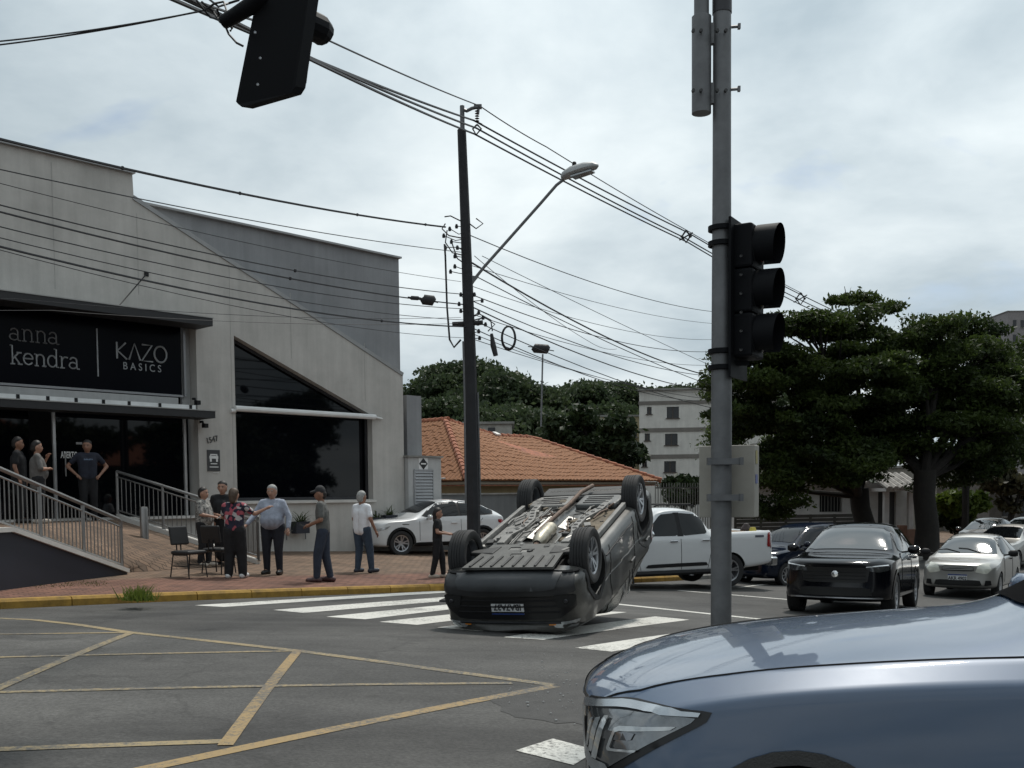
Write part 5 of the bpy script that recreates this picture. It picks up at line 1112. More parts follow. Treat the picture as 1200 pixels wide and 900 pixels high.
    def plate(s, z, tx, x=None, front=True, y=0):
        p = s.proj(y, z, 0 if front else 180, .012) if True else None
        sg = 1 if front else -1
        q = MB(); q.box((p.x, y, z), (.012, .4, .13)); o = q.build('license_plate', platem, s.root); q = MB(); q.box((p.x+sg*.007, y, z+.052), (.003, .4, .026)); q.build('plate_band', plateb, o)
        t = text('plate_text', tx, .105, platetx, o, (p.x+sg*.0075, y, z-.058), (math.pi/2, 0, math.pi/2*sg), .001, 'CENTER', .88, .003); return o
def std_st(xf, xr, w, zb, zn, xa, zha, xc, zc, xrf, zr, xm, zrm, xrr, zrr, xt, zt, belt0, belt1, wr=.68, tail=(), bow=.17, sq=(.62, .84, .955)):
    S = [(xf, zb+.13, w*sq[0], zn-.22, w*(sq[0]-.02), zn-.11, w*.5, zn-.05, zn-.03, bow), (xf-.05, zb+.05, w*sq[1], .52, w*(sq[1]-.02), zn-.10, w*.68, zn+.005, zn+.02, bow), (xf-.2, zb+.01, w*sq[2], .55, w*(sq[2]-.02), zn-.03, w*.77, zn+.045, zn+.06, bow*.8), (xf-.48, zb, w, .58, w*.965, zn+.03, w*.8, zn+.085, zn+.1, bow*.4),
         (xa-.1, zb, w, .6, w*.965, zha-.07, w*.81, zha-.015, zha), (xc+.12, zb, w*.99, .6, w*.96, belt0-.02, w*.82, zc-.04, zc-.01), (xc, zb, w*.99, .6, w*.96, belt0, w*.82, zc-.02, zc+.005),
         (xrf, zb, w*.99, .6, w*.955, belt0+.03, w*wr, zr-.06, zr), (xm, zb, w*.99, .6, w*.955, (belt0+belt1)/2+.02, w*wr, zrm-.055, zrm), (xrr, zb, w, .6, w*.95, belt1, w*wr*.97, zrr-.06, zrr), (xt, zb+.02, w*.98, .62, w*.93, min(belt1, zt-.06), w*.74, zt-.03, zt)]
    S += list(tail) or [(xr+.06, zb+.05, w*.95, .62, w*.88, zt-.16, w*.72, zt-.08, zt-.05, -.08), (xr, zb+.12, w*.8, .6, w*.76, zt-.3, w*.62, zt-.2, zt-.17, -.1)]
    return S

# ------------------------------------------------------------------ 1. overturned car
graphite = mat('graphite_paint', (.06, .059, .055), .42, .3, var=.5, vs=3.5, coat=.35, coat_rough=.15, bump=.06, bs=25)
stT = std_st(2.10, -2.12, .895, .23, .93, 1.285, 1.04, .72, 1.09, .0, 1.60, -.75, 1.63, -1.62, 1.56, -2.02, 1.12, 1.0, 1.06, bow=.11, sq=(.74, .91, .98))
def dent(co):
    c = co.copy()
    f = math.sin(c.x*7+c.z*5)*math.sin(c.x*3.1-c.z*9)*.016+math.sin(c.x*17+c.z*11)*.006+math.sin(c.x*31-c.z*23)*.003
    if abs(c.y) > .6 and .45 < c.z < 1.1: c.y += f*(-1 if c.y > 0 else 1)
    if c.z > 1.2: c.z -= .05*max(0, (c.x+.3)); c.y += .05*(c.z-1.2)     # pillars pushed over
    if c.x > 1.5 and c.z > .85: c.z += math.sin(c.y*8)*.012-.015
    return c
wk = Car('overturned_car', stT, graphite, 'dark grey car lying on its roof with wheels up on the crosswalk', xa=1.285, xb=-1.285, R=.338, tw=.22, W=.895, level=2, disp=dent, style='five', droop=.10)
wk.archtrim(blackplastic, .06)
gl = mat('crazed_glass', (.05, .055, .055), .25, var=.5, vs=12, bump=.3, bs=40)
wk.patch('side_window', [(.52, 1.05), (.0, 1.50), (-.62, 1.53), (-.62, 1.06)], 90, gl); wk.patch('side_window', [(-.70, 1.06), (-.70, 1.53), (-1.45, 1.49), (-1.72, 1.2), (-1.6, 1.08)], 90, gl)
wk.patch('windshield', [(.62, .66), (.05, .54), (.05, -.54), (.62, -.66)], 'top', gl, mirror=False)
for P in ([(.62, 1.02), (.66, .7), (.6, .32)], [(-.66, 1.05), (-.66, .32)], [(-1.0, .42), (-.86, .6), (-.92, .78), (-1.35, .98)]): wk.seam(P, 90, .007)
wk.seam([(1.55, .66), (.5, .68), (-.8, .72), (-1.6, .76)], 90, .008, name='door_crease', mt=graphite); wk.seam([(.8, .40), (-.7, .40)], 90, .012, name='sill_trim', mt=blackplastic)
for x in (.0, -.95): wk.handle(x-.45, .86, graphite)
# front end: matt bumper, grille, intakes, lamps, plate
bump_ = mat('matt_black_bumper', (.016, .017, .019), .5, var=.25, vs=6, coat=.15)
wk.patch('bumper', [(-.78, .27), (-.4, .24), (.4, .24), (.78, .27), (.80, .45), (.55, .47), (-.55, .47), (-.80, .45)], 0, bump_, .02, False, .06)
wk.patch('bumper_upper', [(-.80, .47), (-.5, .49), (.5, .49), (.80, .47), (.80, .62), (.60, .76), (-.60, .76), (-.80, .62)], 0, mat('grille_black', (.006, .006, .007), .35, var=.2, vs=9), .014, False, .06)
wk.patch('skid_plate', [(-.66, .25), (.66, .25), (.58, .40), (-.58, .40)], 0, mat('skid_grey', (.04, .043, .047), .45, .2, var=.15, vs=6), .032, False, .06)
for z in (.53, .60, .67): wk.seam([(-.62, z), (.62, z)], 0, .012, False, 'grille_bar', blackplastic, off=.016)
wk.patch('fog_intake', [(.56, .46), (.80, .48), (.78, .60), (.60, .62)], 0, mat('intake_black', (.008, .008, .008), .8, var=0), .026, True, .05)
wk.patch('headlight', [(.50, .80), (.84, .78), (.80, .88), (.55, .86)], 12, lampin, .012, True, .05); wk.patch('turn_signal', [(.47, .79), (.56, .79), (.56, .83), (.48, .83)], 8, amber, .02, True, .04)
wk.seam([(-.80, .275), (-.4, .245), (.4, .245), (.80, .275)], 0, .022, False, 'bumper_lip', blackplastic, off=.02)
wk.seam([(-.62, .80), (.62, .80)], 0, .016, False, 'bonnet_edge_trim', bump_, off=.014)
for sg in (1, -1):
    p = wk.proj(sg*.70, .54, 0, .03); q = MB(); q.lathe([(0, .012), (.018, .01), (.026, 0)], Matrix.Translation(p) @ Matrix.Rotation(rad(90), 4, 'Y'), 14); q.build('fog_lamp', darkalloy, wk.root)
wk.plate(.63, 'IBA7A37')
wk.patch('rear_lamp', [(-1.98, .8), (-1.75, .85), (-1.85, 1.02), (-2.02, 1.0)], 90, redlamp, .008)
# mirrors, one torn down onto the road

# underbody
um = mat('underbody_grey', (.17, .165, .155), .6, var=.45, vs=5, bump=.3, bs=18); ud = mat('underbody_dark', (.03, .03, .03), .7, var=.4, vs=5, bump=.2, bs=20); ub = mat('underbody_mud', (.15, .12, .085), .9, var=.45, vs=6, bump=.4, bs=16)
rust = mat('rusty_exhaust', (.12, .08, .06), .7, .4, var=.5, vs=10, bump=.3, bs=30); rx = 0; hs_ = mat('heat_shield', (.34, .33, .31), .42, .7, var=.3, vs=9, bump=.5, bs=14)
ur = wk.root
def pan(name, pts, z0, z1, mt, bevel=.02):
    q = MB(); q.prism([(a, b, z0) for a, b in pts], (0, 0, z1-z0)); return q.build(name, mt, ur, bevel=bevel)
for sg in (1, -1):
    pan('sill_rail', [(.9, sg*.70), (-.85, sg*.70), (-.85, sg*.76), (.9, sg*.76)], .24, .165, um, .012)
    pan('floor_panel', [(.72, sg*.24), (.66, sg*.68), (-.68, sg*.68), (-.72, sg*.24)], .25, .215, ub if sg < 0 else um, .02)
    # box-section rail with elbows and lightening holes
    P = [(.98, .42), (.6, .44), (.3, .36), (-.1, .36), (-.5, .47), (-.95, .5)]
    for a, b in zip(P, P[1:]):
        q = MB(); q.bar((a[0], sg*a[1], .185), (b[0], sg*b[1], .185), .1, .07); q.build('chassis_rail', um, ur, bevel=.012)
    for i in range(9):
        x = .55-i*.15; y = np.interp(-x, [-p[0] for p in P], [p[1] for p in P]); q = MB(); q.lathe([(0, -.004), (.028, -.004), (.028, .006)], Matrix.Translation((x, sg*float(y), .147)), 10); q.build('drain_plug', ud, ur)
    pan('rear_floor', [(-.78, sg*.05), (-.78, sg*.62), (-1.02, sg*.66), (-1.26, sg*.6), (-1.3, sg*.05)], .24, .155, um if sg > 0 else mat('tank_grey', (.11, .115, .115), .55, var=.3, vs=5, bump=.3, bs=12), .03)
    for k in range(4): q = MB(); q.bar((-.85-.1*k, sg*.15, .152), (-.85-.1*k, sg*.52, .152), .03, .016); q.build('floor_rib', ud, ur, bevel=.006)
    # suspension: front arm, knuckle, strut; rear trailing arm, spring
    q = MB(); q.prism([(1.12, sg*.34, .2), (1.42, sg*.36, .2), (1.32, sg*.70, .22), (1.24, sg*.70, .22)], (0, 0, -.05)); q.build('control_arm', ud, ur, bevel=.015)
    q = MB(); q.tube([(1.29, sg*.25, .27), (1.285, sg*.45, .3), (1.285, sg*.75, .335)], .032, 8); q.build('drive_shaft', um, ur)
    q = MB(); q.tube([(1.15, sg*.3, .26), (1.13, sg*.72, .29)], .014, 6); q.build('tie_rod', ud, ur)
    q = MB(); q.bar((-.86, sg*.6, .22), (-1.36, sg*.66, .26), .09, .08); q.build('trailing_arm', ud, ur, bevel=.02)
    q = MB(); q.tube([(-1.25+.055*math.cos(t*.7), sg*.5+.055*math.sin(t*.7), .26+.006*t) for t in range(40)], .012, 5); q.build('coil_spring', ud, ur)
    q = MB(); q.tube([(-1.42, sg*.56, .24), (-1.5, sg*.54, .5)], [.03, .035], 8); q.build('shock_absorber', um, ur)
q = MB(); q.tube([(-1.3, -.66, .24), (-1.24, -.4, .21), (-1.24, .4, .21), (-1.3, .66, .24)], [.05, .045, .045, .05], 10); q.build('rear_axle_beam', ud, ur)
q = MB(); q.bar((-1.78, -.62, .25), (-1.78, .62, .25), .1, .07); q.build('rear_crossbar', mat('beam_pale', (.4, .37, .33), .6, var=.3, vs=6), ur, bevel=.01)
pan('rear_valance', [(-1.55, -.7), (-1.55, .7), (-2.0, .72), (-2.0, -.72)], .26, .215, ud)
pan('front_subframe', [(1.0, -.5), (1.1, -.36), (1.4, -.36), (1.44, -.5), (1.44, .5), (1.4, .36), (1.1, .36), (1.0, .5)], .21, .175, um)
pan('tunnel', [(.95, -.2), (.95, .2), (-.75, .16), (-.75, -.16)], .25, .235, ud)
# engine undertray with ribs and openings
q = MB(); q.holed([(1.02, -.5), (1.92, -.56), (1.92, .56), (1.02, .5)], [[(1.22, -.12), (1.34, -.12), (1.34, .04), (1.22, .04)], [(1.14, .08), (1.24, .08), (1.24, .22), (1.14, .22)], [(1.4, -.02), (1.48, -.02), (1.48, .12), (1.4, .12)]], lambda a, w, z: (a, z, .165-w), -.03); q.build('engine_undertray', mat('undertray', (.07, .07, .066), .65, var=.4, vs=6, bump=.2, bs=16), ur)
for k in range(8): q = MB(); y = -.45+.128*k; q.bar((1.52, y, .158), (1.90, y*1.05, .158), .03, .02); q.build('undertray_rib', ud, ur, bevel=.005)
q = MB(); q.box((1.3, 0, .3), (.5, .7, .16)); q.build('engine_block', ud, ur, bevel=.03)
# exhaust: flexible pipe, pale catalyst, rusty pipe to the silencer
q = MB(); q.tube([(1.05, -.05, .22), (.95, -.06, .19)], .045, 10); q.build('exhaust_flange', rust, ur)
q = MB(); q.tube([(.95, -.06, .185), (.88, -.06, .175), (.8, -.055, .17), (.38, -.05, .165), (.30, -.045, .17), (.24, -.045, .175)], [.05, .085, .09, .09, .075, .04], 14); q.build('catalyst', mat('catalyst_steel', (.42, .385, .31), .42, .7, var=.3, vs=8, bump=.25, bs=20), ur, smooth=True)
q = MB(); q.tube([(.95, -.06, .185), (.97, -.06, .185)], .05, 12); q.build('catalyst_mouth', seamm, ur)
q = MB(); q.tube([(.62, .06, .16), (.3, .05, .15), (-.2, .03, .14), (-.75, .0, .13), (-1.2, -.03, .09), (-1.72, -.06, .13)], .031, 10); q.build('exhaust_pipe', rust, ur, smooth=True)
q = MB(); q.add([(.7, .08, .2), (.7, .24, .235), (-.3, .22, .235), (-.3, .1, .2), (.7, .16, .175), (-.3, .16, .175)], [(0, 4, 5, 3), (4, 1, 2, 5)]); q.build('heat_shield', hs_, ur)
q = MB(); q.add([(.2, -.24, .235), (.2, -.1, .19), (-.3, -.1, .19), (-.3, -.24, .235)], [(0, 1, 2, 3)]); q.build('heat_shield', hs_, ur)
for y in (-.27, .3, .33): q = MB(); q.tube([(.9, y, .2), (.3, y+.02, .19), (-.5, y-.02, .19), (-1.0, y, .2)], .009, 5); q.build('brake_line', um, ur)
R9 = random.Random(9)
for i in range(46):       # brackets, hoses and clips between the rails
    x, y = R9.uniform(-1.2, 1.35), R9.choice((-1, 1))*R9.uniform(.08, .66); q = MB(); q.box((x, y, R9.uniform(.17, .2)), (R9.uniform(.04, .16), R9.uniform(.03, .09), R9.uniform(.03, .06)), Matrix.Rotation(R9.uniform(-.5, .5), 3, 'Z')); q.build('bracket', R9.choice((um, ud, ud, hs_, ub)), ur, bevel=.006)
for i in range(12):
    x, y = R9.uniform(-1.0, 1.0), R9.choice((-1, 1))*R9.uniform(.2, .6); q = MB(); pts = [(x+R9.gauss(0, .03)-.12*k, y+R9.gauss(0, .05), .175+R9.gauss(0, .01)) for k in range(5)]; q.tube(pts, R9.uniform(.008, .016), 6); q.build('hose', R9.choice((um, ud, rust)), ur)
for i in range(26): q = MB(); q.lathe([(0, -.006), (.012, -.006), (.016, .004)], Matrix.Translation((random.uniform(-.7, .9), random.choice((-1, 1))*random.uniform(.25, .66), .212)), 7); q.build('bolt_head', ud, ur)
# pose: belly up, nose down on the road
al, yw, rl = rad(14.6), rad(20), rad(1.6)
hx_, hy_ = -math.sin(yw), -math.cos(yw)
Xc = Vector((hx_*math.cos(al), hy_*math.cos(al), -math.sin(al))); Zc = -Vector((hx_*math.sin(al), hy_*math.sin(al), math.cos(al))); Yc = Zc.cross(Xc)
Rm = Matrix((Xc, Yc, Zc)).transposed() @ Matrix.Rotation(rl, 3, 'X')
tgt = atY(616, 650, 12.4); locw = tgt-Rm @ Vector((1.285, 0, .338))
mn = 9
for v in wk.body.data.vertices:
    p = Rm @ v.co+locw; mn = min(mn, p.z-gz(p.x, p.y))
print('WRECK clearance before drop', mn)
locw.z -= mn+.02
wk.root.matrix_world = Matrix.Translation(locw) @ Rm.to_4x4()
for i in range(5):        # torn sill metal and trim along the flank that slid
    x = -.2+i*.13; q = MB(); y0 = -.93; q.tube([(x, y0, .95+R9.uniform(-.1, .12)), (x+.1, y0-.01+R9.uniform(-.02, .02), 1.05+R9.uniform(-.1, .1)), (x+.22, y0+R9.uniform(-.05, .02), 1.1+R9.uniform(-.12, .12))], [.006, .014, .004], 5); q.build('torn_trim_strip', (blackplastic, graphite, um, blackplastic, graphite)[i], ur)
# torn mirror housing on the asphalt
p = hit(709, 714); o = empty('torn_mirror', (p.x, p.y, p.z), rad(25), 'torn-off dark car mirror lying beside the overturned car', 'car part'); q = MB(); q.tube([(-.16, 0, .07), (-.1, 0, .085), (.08, 0, .09), (.15, 0, .075)], [.03, .075, .08, .04], 12); q.build('shell', graphite, o, smooth=True); q = MB(); q.box((0, -.07, .09), (.2, .02, .1)); q.build('mirror_glass', chrome, o)
p = hit(532, 706); o = empty('torn_trim', (p.x, p.y, p.z), 0, 'black torn bumper trim on the crossing left of the overturned car', 'car part'); q = MB(); q.prism([(-.25, 0, .01), (.2, -.1, .01), (.25, .05, .06), (.0, .12, .1)], (0, .02, .03)); q.build('piece', blackplastic, o)
# ------------------------------------------------------------------ 2. near car at the lower right
bluegrey = paint('blue_grey_paint', (.047, .082, .145), .12, .42, .1)
w = .92
stN = [(2.02, .34, .50, .56, .47, .70, .38, .775, .79, .17), (1.985, .26, .74, .54, .68, .74, .55, .82, .835, .17), (1.90, .22, .87, .55, .80, .79, .63, .87, .885, .15), (1.70, .2, .935, .58, .86, .86, .695, .925, .95, .09), (1.35, .2, .955, .60, .885, .92, .73, .985, 1.02, .02), (.95, .2, .96, .60, .89, .955, .75, 1.025, 1.075, 0), (.45, .2, .955, .60, .885, .985, .765, 1.06, 1.135), (.04, .2, .955, .60, .885, .995, .78, 1.07, 1.17),
       (-.55, .2, .93, .66, .9, 1.05, .62, 1.60, 1.66), (-1.1, .2, .93, .66, .9, 1.07, .62, 1.64, 1.70), (-2.0, .2, .93, .66, .88, 1.1, .60, 1.57, 1.63), (-2.42, .22, .9, .66, .86, 1.1, .68, 1.13, 1.16), (-2.5, .3, .85, .66, .8, 1.0, .66, 1.05, 1.08, -.08), (-2.54, .4, .7, .66, .68, .9, .56, .94, .95, -.1)]
nc = Car('near_suv', stN, bluegrey, 'large blue-grey SUV front with slim headlight in the foreground', level=3, xref=0., xa=1.16, xb=-1.54, R=.33, tw=.235, W=.93, arch=1.1, cre=[(i, 5, .75) for i in range(1, 7)]+[(i, 4, .8) for i in range(2, 9)]+[(i, 3, .15) for i in range(2, 9)])
nc.archtrim(mat('arch_cladding', (.035, .034, .033), .6, var=.2, vs=10, bump=.2, bs=120), .045, .016)
# bonnet edge, bonnet front edge, fender-door gap, A-pillar joint
nc.seam([(1.93, .50), (1.86, .60), (1.72, .675), (1.4, .715), (1.0, .735), (.6, .75), (.0, .775)], 'top', .006, name='bonnet_gap')
nc.seam([(1.93, .50), (1.975, .3), (1.985, 0.)], 'top', .007, name='bonnet_gap')
nc.seam([(.20, 1.0), (.2, .8), (.12, .4)], 90, .005, name='door_gap')
nc.seam([(.10, .74), (.2, .80), (.32, .86)], 'top', .006, name='cowl_gap')
nc.seam([(-.75, 1.05), (-.75, .4)], 90, .005, name='door_gap')
# headlight: dark bowl, chrome trim, light bars
HL = [(-.06, .66), (.10, .60), (.2, .595), (.34, .665), (.53, .80), (.55, .83), (.2, .855), (-.06, .845)]
def hlp(P): return [(a+.42, z) for a, z in P]       # coordinates along the 40 degree view
def place_hl(name, P, mt, off, **kw): return nc.patch(name, P, 48, mt, off, True, .035, **kw)
# find how the lamp sits: a is measured across a view turned 48 degrees to the left of the nose
a0 = (-math.sin(rad(48))*1.96+math.cos(rad(48))*.62)
def AA(P): return [(-.705+1.3*a, .755+(z-.73)*.93+(a-.14)*.15) for a, z in P]
hl = place_hl('headlight', AA([(-.33, .845), (-.10, .855), (.13, .82), (.12, .80), (-.05, .665), (-.12, .615), (-.2, .605), (-.30, .65), (-.33, .7)]), mat('lamp_bowl', (.2, .21, .22), .14, .75, var=.3, vs=16, coat=1), .010)
for o in hl[:1]:
    pass
for nm, P, mt_, of in (('lamp_brow', [(-.33, .868), (-.10, .878), (.14, .838), (.135, .822), (-.10, .850), (-.33, .842)], mat('brow_silver', (.5, .53, .56), .2, .8, var=.1), .020),
                   ('lamp_surround', [(-.335, .842), (-.30, .842), (-.285, .71), (-.2, .645), (-.12, .635), (-.10, .612), (-.2, .595), (-.32, .65)], mat('surround_silver', (.42, .45, .48), .22, .75, var=.2, vs=10), .018),
                   ('light_bar', [(-.235, .80), (-.215, .805), (-.235, .69), (-.255, .69)], lampin, .02), ('light_bar', [(-.20, .805), (-.17, .81), (-.2, .67), (-.23, .67)], lampin, .02), ('light_bar', [(-.155, .815), (-.13, .815), (-.165, .645), (-.2, .65)], lampin, .022),
                   ('light_bar', [(-.09, .79), (.09, .79), (.075, .775), (-.085, .77), (-.105, .70), (-.005, .7), (-.012, .69), (-.12, .69)], lampin, .02), ('reflector', [(-.15, .77), (-.02, .765), (-.03, .735), (-.16, .735)], mat('reflector', (.3, .31, .33), .1, .9, var=.2), .016)):
    nc.patch(nm, AA(P), 48, mt_, of, True, .03, parent=None, smoothit=1)
lens = nc.patch('lamp_trim', AA([(-.345, .88), (-.10, .893), (.165, .842), (.155, .80), (-.03, .645), (-.10, .59), (-.2, .578), (-.33, .63)]), 48, mat('lamp_gasket', (.008, .008, .009), .3, var=0), .005, True, .035)
nc.patch('grille', [(-.52, .5), (.52, .5), (.56, .82), (-.56, .82)], 0, mat('grille_black', (.006, .006, .007), .35), .012, False)
nc.seam([(1.82, .60), (1.60, .40), (1.52, .3)], 90, .005, name='bumper_gap')
nc.patch('windshield', [(-.02, .73), (-.5, .58), (-.5, -.58), (-.02, -.73)], 'top', mat('dark_windscreen', (.003, .003, .004), .08, var=0, spec=.03), .008, False)
nc.patch('cowl', [(.13, .5), (.03, .73), (-.05, .74), (-.07, .4), (-.07, 0), (-.07, -.4), (-.05, -.74), (.03, -.73), (.13, -.5), (.18, 0)], 'top', mat('cowl_black', (.004, .004, .0045), .9, var=.1, spec=.02), .012, False, .05)
for y in (.45, -.1):
    q = MB(); a = nc.proj(.06, y, 'top', .03); b_ = nc.proj(-.08, y-.3, 'top', .03); c_ = nc.proj(-.10, y-.62, 'top', .03); q.tube([a, b_, c_], [.012, .009, .006], 6); q.build('wiper', blackplastic, nc.root)
nc.patch('side_window', [(-.08, 1.08), (-.55, 1.52), (-.95, 1.57), (-.95, 1.09)], 90, darkglass); nc.patch('side_window', [(-1.03, 1.09), (-1.03, 1.57), (-1.85, 1.53), (-2.0, 1.15)], 90, darkglass)
nc.mirror_(-.15, 1.12, 1.0, bluegrey)
th = rad(10); hd_ = Vector((-math.cos(th), math.sin(th), 0)); lat = Vector((math.sin(th), math.cos(th), 0))     # lat: away from us (car's right)
wc = atY(925, 600, 3.42); base = Vector((wc.x, wc.y, 0)) + lat*.93 - hd_*1.16
nc.place((base.x, base.y, gz(base.x, base.y)), math.atan2(hd_.y, hd_.x)); nc.root.scale = (.97,)*3

# ------------------------------------------------------------------ 3. white pickup
wpaint = paint('white_paint', (.62, .63, .64), .0, .35, .03)
w = .92
stP = [(2.35, .45, .62, .7, .6, .86, .5, .95, .98, .15), (2.30, .36, .84, .65, .82, .9, .66, 1.0, 1.03, .15), (2.1, .32, .92, .7, .9, 1.0, .74, 1.08, 1.11, .08), (1.5, .32, .935, .75, .91, 1.06, .76, 1.13, 1.17), (1.0, .34, .93, .75, .91, 1.1, .78, 1.18, 1.21), (.9, .34, .93, .75, .91, 1.11, .78, 1.19, 1.22),
       (.27, .34, .93, .75, .905, 1.13, .645, 1.66, 1.72), (.12, .34, .93, .75, .9, 1.13, .625, 1.755, 1.825), (-.4, .34, .93, .75, .9, 1.14, .63, 1.78, 1.85), (-.95, .34, .93, .75, .9, 1.15, .63, 1.73, 1.8), (-1.14, .34, .93, .75, .9, 1.15, .70, 1.3, 1.33), (-1.2, .36, .93, .75, .9, 1.2, .84, 1.26, 1.26, 0, .85), (-1.9, .38, .935, .75, .905, 1.2, .84, 1.27, 1.27, 0, .85), (-2.68, .45, .93, .75, .9, 1.2, .84, 1.28, 1.28, 0, .85), (-2.76, .5, .92, .75, .89, 1.2, .84, 1.28, 1.28, -.02), (-2.80, .55, .9, .75, .87, 1.18, .8, 1.25, 1.25, -.03)]
pk = Car('white_pickup', stP, wpaint, 'white double-cab pickup truck standing behind the overturned car', xa=1.5, xb=-1.6, R=.38, tw=.25, W=.93, style='twin', cat='pickup', cre=[(10, 5, .9), (11, 5, .9), (12, 5, .9), (13, 5, .9), (11, 4, .7), (12, 4, .7), (6, 5, .5), (7, 5, .6), (8, 5, .6)])
pk.patch('side_window', [(.62, 1.20), (.1, 1.68), (-.26, 1.71), (-.26, 1.20)], 90, darkglass); pk.patch('side_window', [(-.36, 1.20), (-.36, 1.71), (-.88, 1.67), (-1.0, 1.5), (-1.02, 1.24)], 90, darkglass)
pk.patch('window_pillar', [(-.22, 1.19), (-.22, 1.72), (-.40, 1.72), (-.40, 1.19)], 90, blackplastic, .004)
for P in ([(.75, 1.15), (.8, .75), (.72, .45)], [(-.31, 1.14), (-.31, .45)], [(-1.08, 1.16), (-1.08, .8), (-1.0, .45)], [(-1.17, 1.2), (-1.17, .42)]): pk.seam(P, 90, .006)
pk.patch('side_moulding', [(.62, .50), (.55, .58), (-.95, .60), (-1.0, .52)], 90, blackplastic, .014)
for sg in (1, -1): q = MB(); q.tube([(1.0, sg*.93, .38), (-1.1, sg*.93, .38)], .06, 8); q.build('side_step', blackplastic, pk.root)
pk.handle(-.12, 1.08, chrome); pk.handle(-.95, 1.09, chrome); pk.mirror_(.62, 1.24, 1.0, chrome, 1.2); pk.archtrim(wpaint, .05, .014)
pk.patch('tail_light', [(-2.81, .88), (-2.60, .90), (-2.63, 1.22), (-2.80, 1.24)], 90, redlamp, .01)
pk.patch('badge', [(-2.28, 1.12), (-2.28, 1.17), (-2.52, 1.17), (-2.52, 1.12)], 90, mat('badge_grey', (.15, .16, .2), .3, .5), .006, smoothit=0)
for sg in (1, -1): q = MB(); q.tube([(.2, sg*.58, 1.86), (.1, sg*.58, 1.9), (-.75, sg*.58, 1.9), (-.85, sg*.58, 1.84)], .02, 6); q.build('roof_rail', blackplastic, pk.root)
q = MB(); q.box((-2.83, 0, .55), (.18, 1.8, .2)); q.build('rear_bumper', chrome, pk.root, bevel=.03)
q = MB(); q.box((-1.0, 0, .42), (3.4, .9, .2)); q.build('chassis_frame', blackplastic, pk.root)
# things in the load bed
rw, fw_ = hit(853, 691), hit(728, 690.5); hd_ = Vector((fw_.x-rw.x, fw_.y-rw.y, 0)).normalized(); lf_ = Vector((-hd_.y, hd_.x, 0)); ctr = Vector((rw.x, rw.y, 0))+hd_*1.6-lf_*.82
pk.place((ctr.x, ctr.y, gz(ctr.x, ctr.y)), math.atan2(hd_.y, hd_.x))
q = MB(); q.box((-2.0, .1, 1.0), (.7, .7, .5)); q.build('cargo_box', mat('cardboard', (.2, .13, .07), .9), pk.root)
q = MB(); q.tube([(-2.5, .5, .9), (-2.5, .5, 1.2), (-2.5, .5, 1.34)], [.12, .11, .06], 10); q.build('cargo_sack', mat('yellow_sack', (.4, .33, .06), .8), pk.root)
q = MB(); q.tube([(-2.5, .2, .9), (-2.5, .22, 1.3), (-2.5, .24, 1.42)], [.14, .13, .05], 10); q.build('cargo_bag', mat('dark_sack', (.05, .04, .04), .9), pk.root)

def car_details(c, win, seams, handles, mirror, pm, front=None, rear=None):
    if len(win) > 1:
        A_, B_ = win; c.patch('window_surround', [(A_[0][0]+.07, A_[0][1]-.03), (A_[1][0]+.03, A_[1][1]+.03), (A_[2][0], A_[2][1]+.035), (B_[2][0]-.03, B_[2][1]+.03), (B_[3][0]-.06, B_[3][1]+.0), (B_[-1][0]-.04, B_[-1][1]-.03)], 90, blackplastic, .003)
    for P in win: c.patch('side_window', P, 90, darkglass)
    for P in seams: c.seam(P, 90, .006)
    for h in handles: c.handle(h[0], h[1], pm)
    if mirror: c.mirror_(*mirror, pm)
# ------------------------------------------------------------------ 4. white crossover on the forecourt
stW = std_st(2.09, -2.12, .88, .22, .92, 1.28, 1.02, .85, 1.07, .1, 1.53, -.5, 1.57, -1.3, 1.49, -2.0, 1.12, 1.0, 1.06, .66)
wc_ = Car('white_crossover', stW, wpaint, 'white coupe crossover parked on the forecourt behind the woman in black', xa=1.28, xb=-1.28, R=.345, W=.88, style='five')
wc_.archtrim(blackplastic, .06)
car_details(wc_, [[(.62, 1.07), (.08, 1.44), (-.52, 1.49), (-.52, 1.08)], [(-.59, 1.08), (-.59, 1.49), (-1.2, 1.44), (-1.65, 1.2), (-1.6, 1.12)]], [[(.72, .95), (.72, .4)], [(-.58, .98), (-.58, .4)], [(-1.3, 1.0), (-1.0, .7), (-1.0, .4)]], [(-.35, .88), (-1.15, .9)], (.5, 1.03, .93), wpaint)
wc_.patch('rear_window', [(-1.42, .5), (-1.92, .6), (-1.92, -.6), (-1.42, -.5)], 'top', darkglass, .008, False); wc_.patch('windshield', [(.68, .62), (.02, .5), (.02, -.5), (.68, -.62)], 'top', darkglass, .008, False)
wc_.patch('headlight', [(1.98, .74), (1.72, .8), (1.6, .83), (1.7, .75), (1.95, .68)], 90, lampin, .01); wc_.patch('sill_trim', [(.9, .26), (.9, .36), (-.9, .36), (-.9, .26)], 90, blackplastic, .012); wc_.patch('tail_light', [(-2.06, .82), (-1.8, .86), (-1.8, .95), (-2.05, .95)], 90, redlamp, .01)
wc_.seam([(1.05, .86), (1.25, .87)], 90, .012, name='fender_badge', mt=blackplastic); wc_.patch('rear_bumper', [(-.7, .3), (.7, .3), (.7, .5), (-.7, .5)], 180, blackplastic, .012, False)
fwp = hit(470, 650, sz); hd_ = Vector((-.86, -.51, 0)).normalized(); lf_ = Vector((-hd_.y, hd_.x, 0)); ctr = Vector((fwp.x, fwp.y, 0))-hd_*1.28-lf_*.8; wc_.place((ctr.x, ctr.y, sz(ctr.x, ctr.y)+.01), math.atan2(hd_.y, hd_.x))
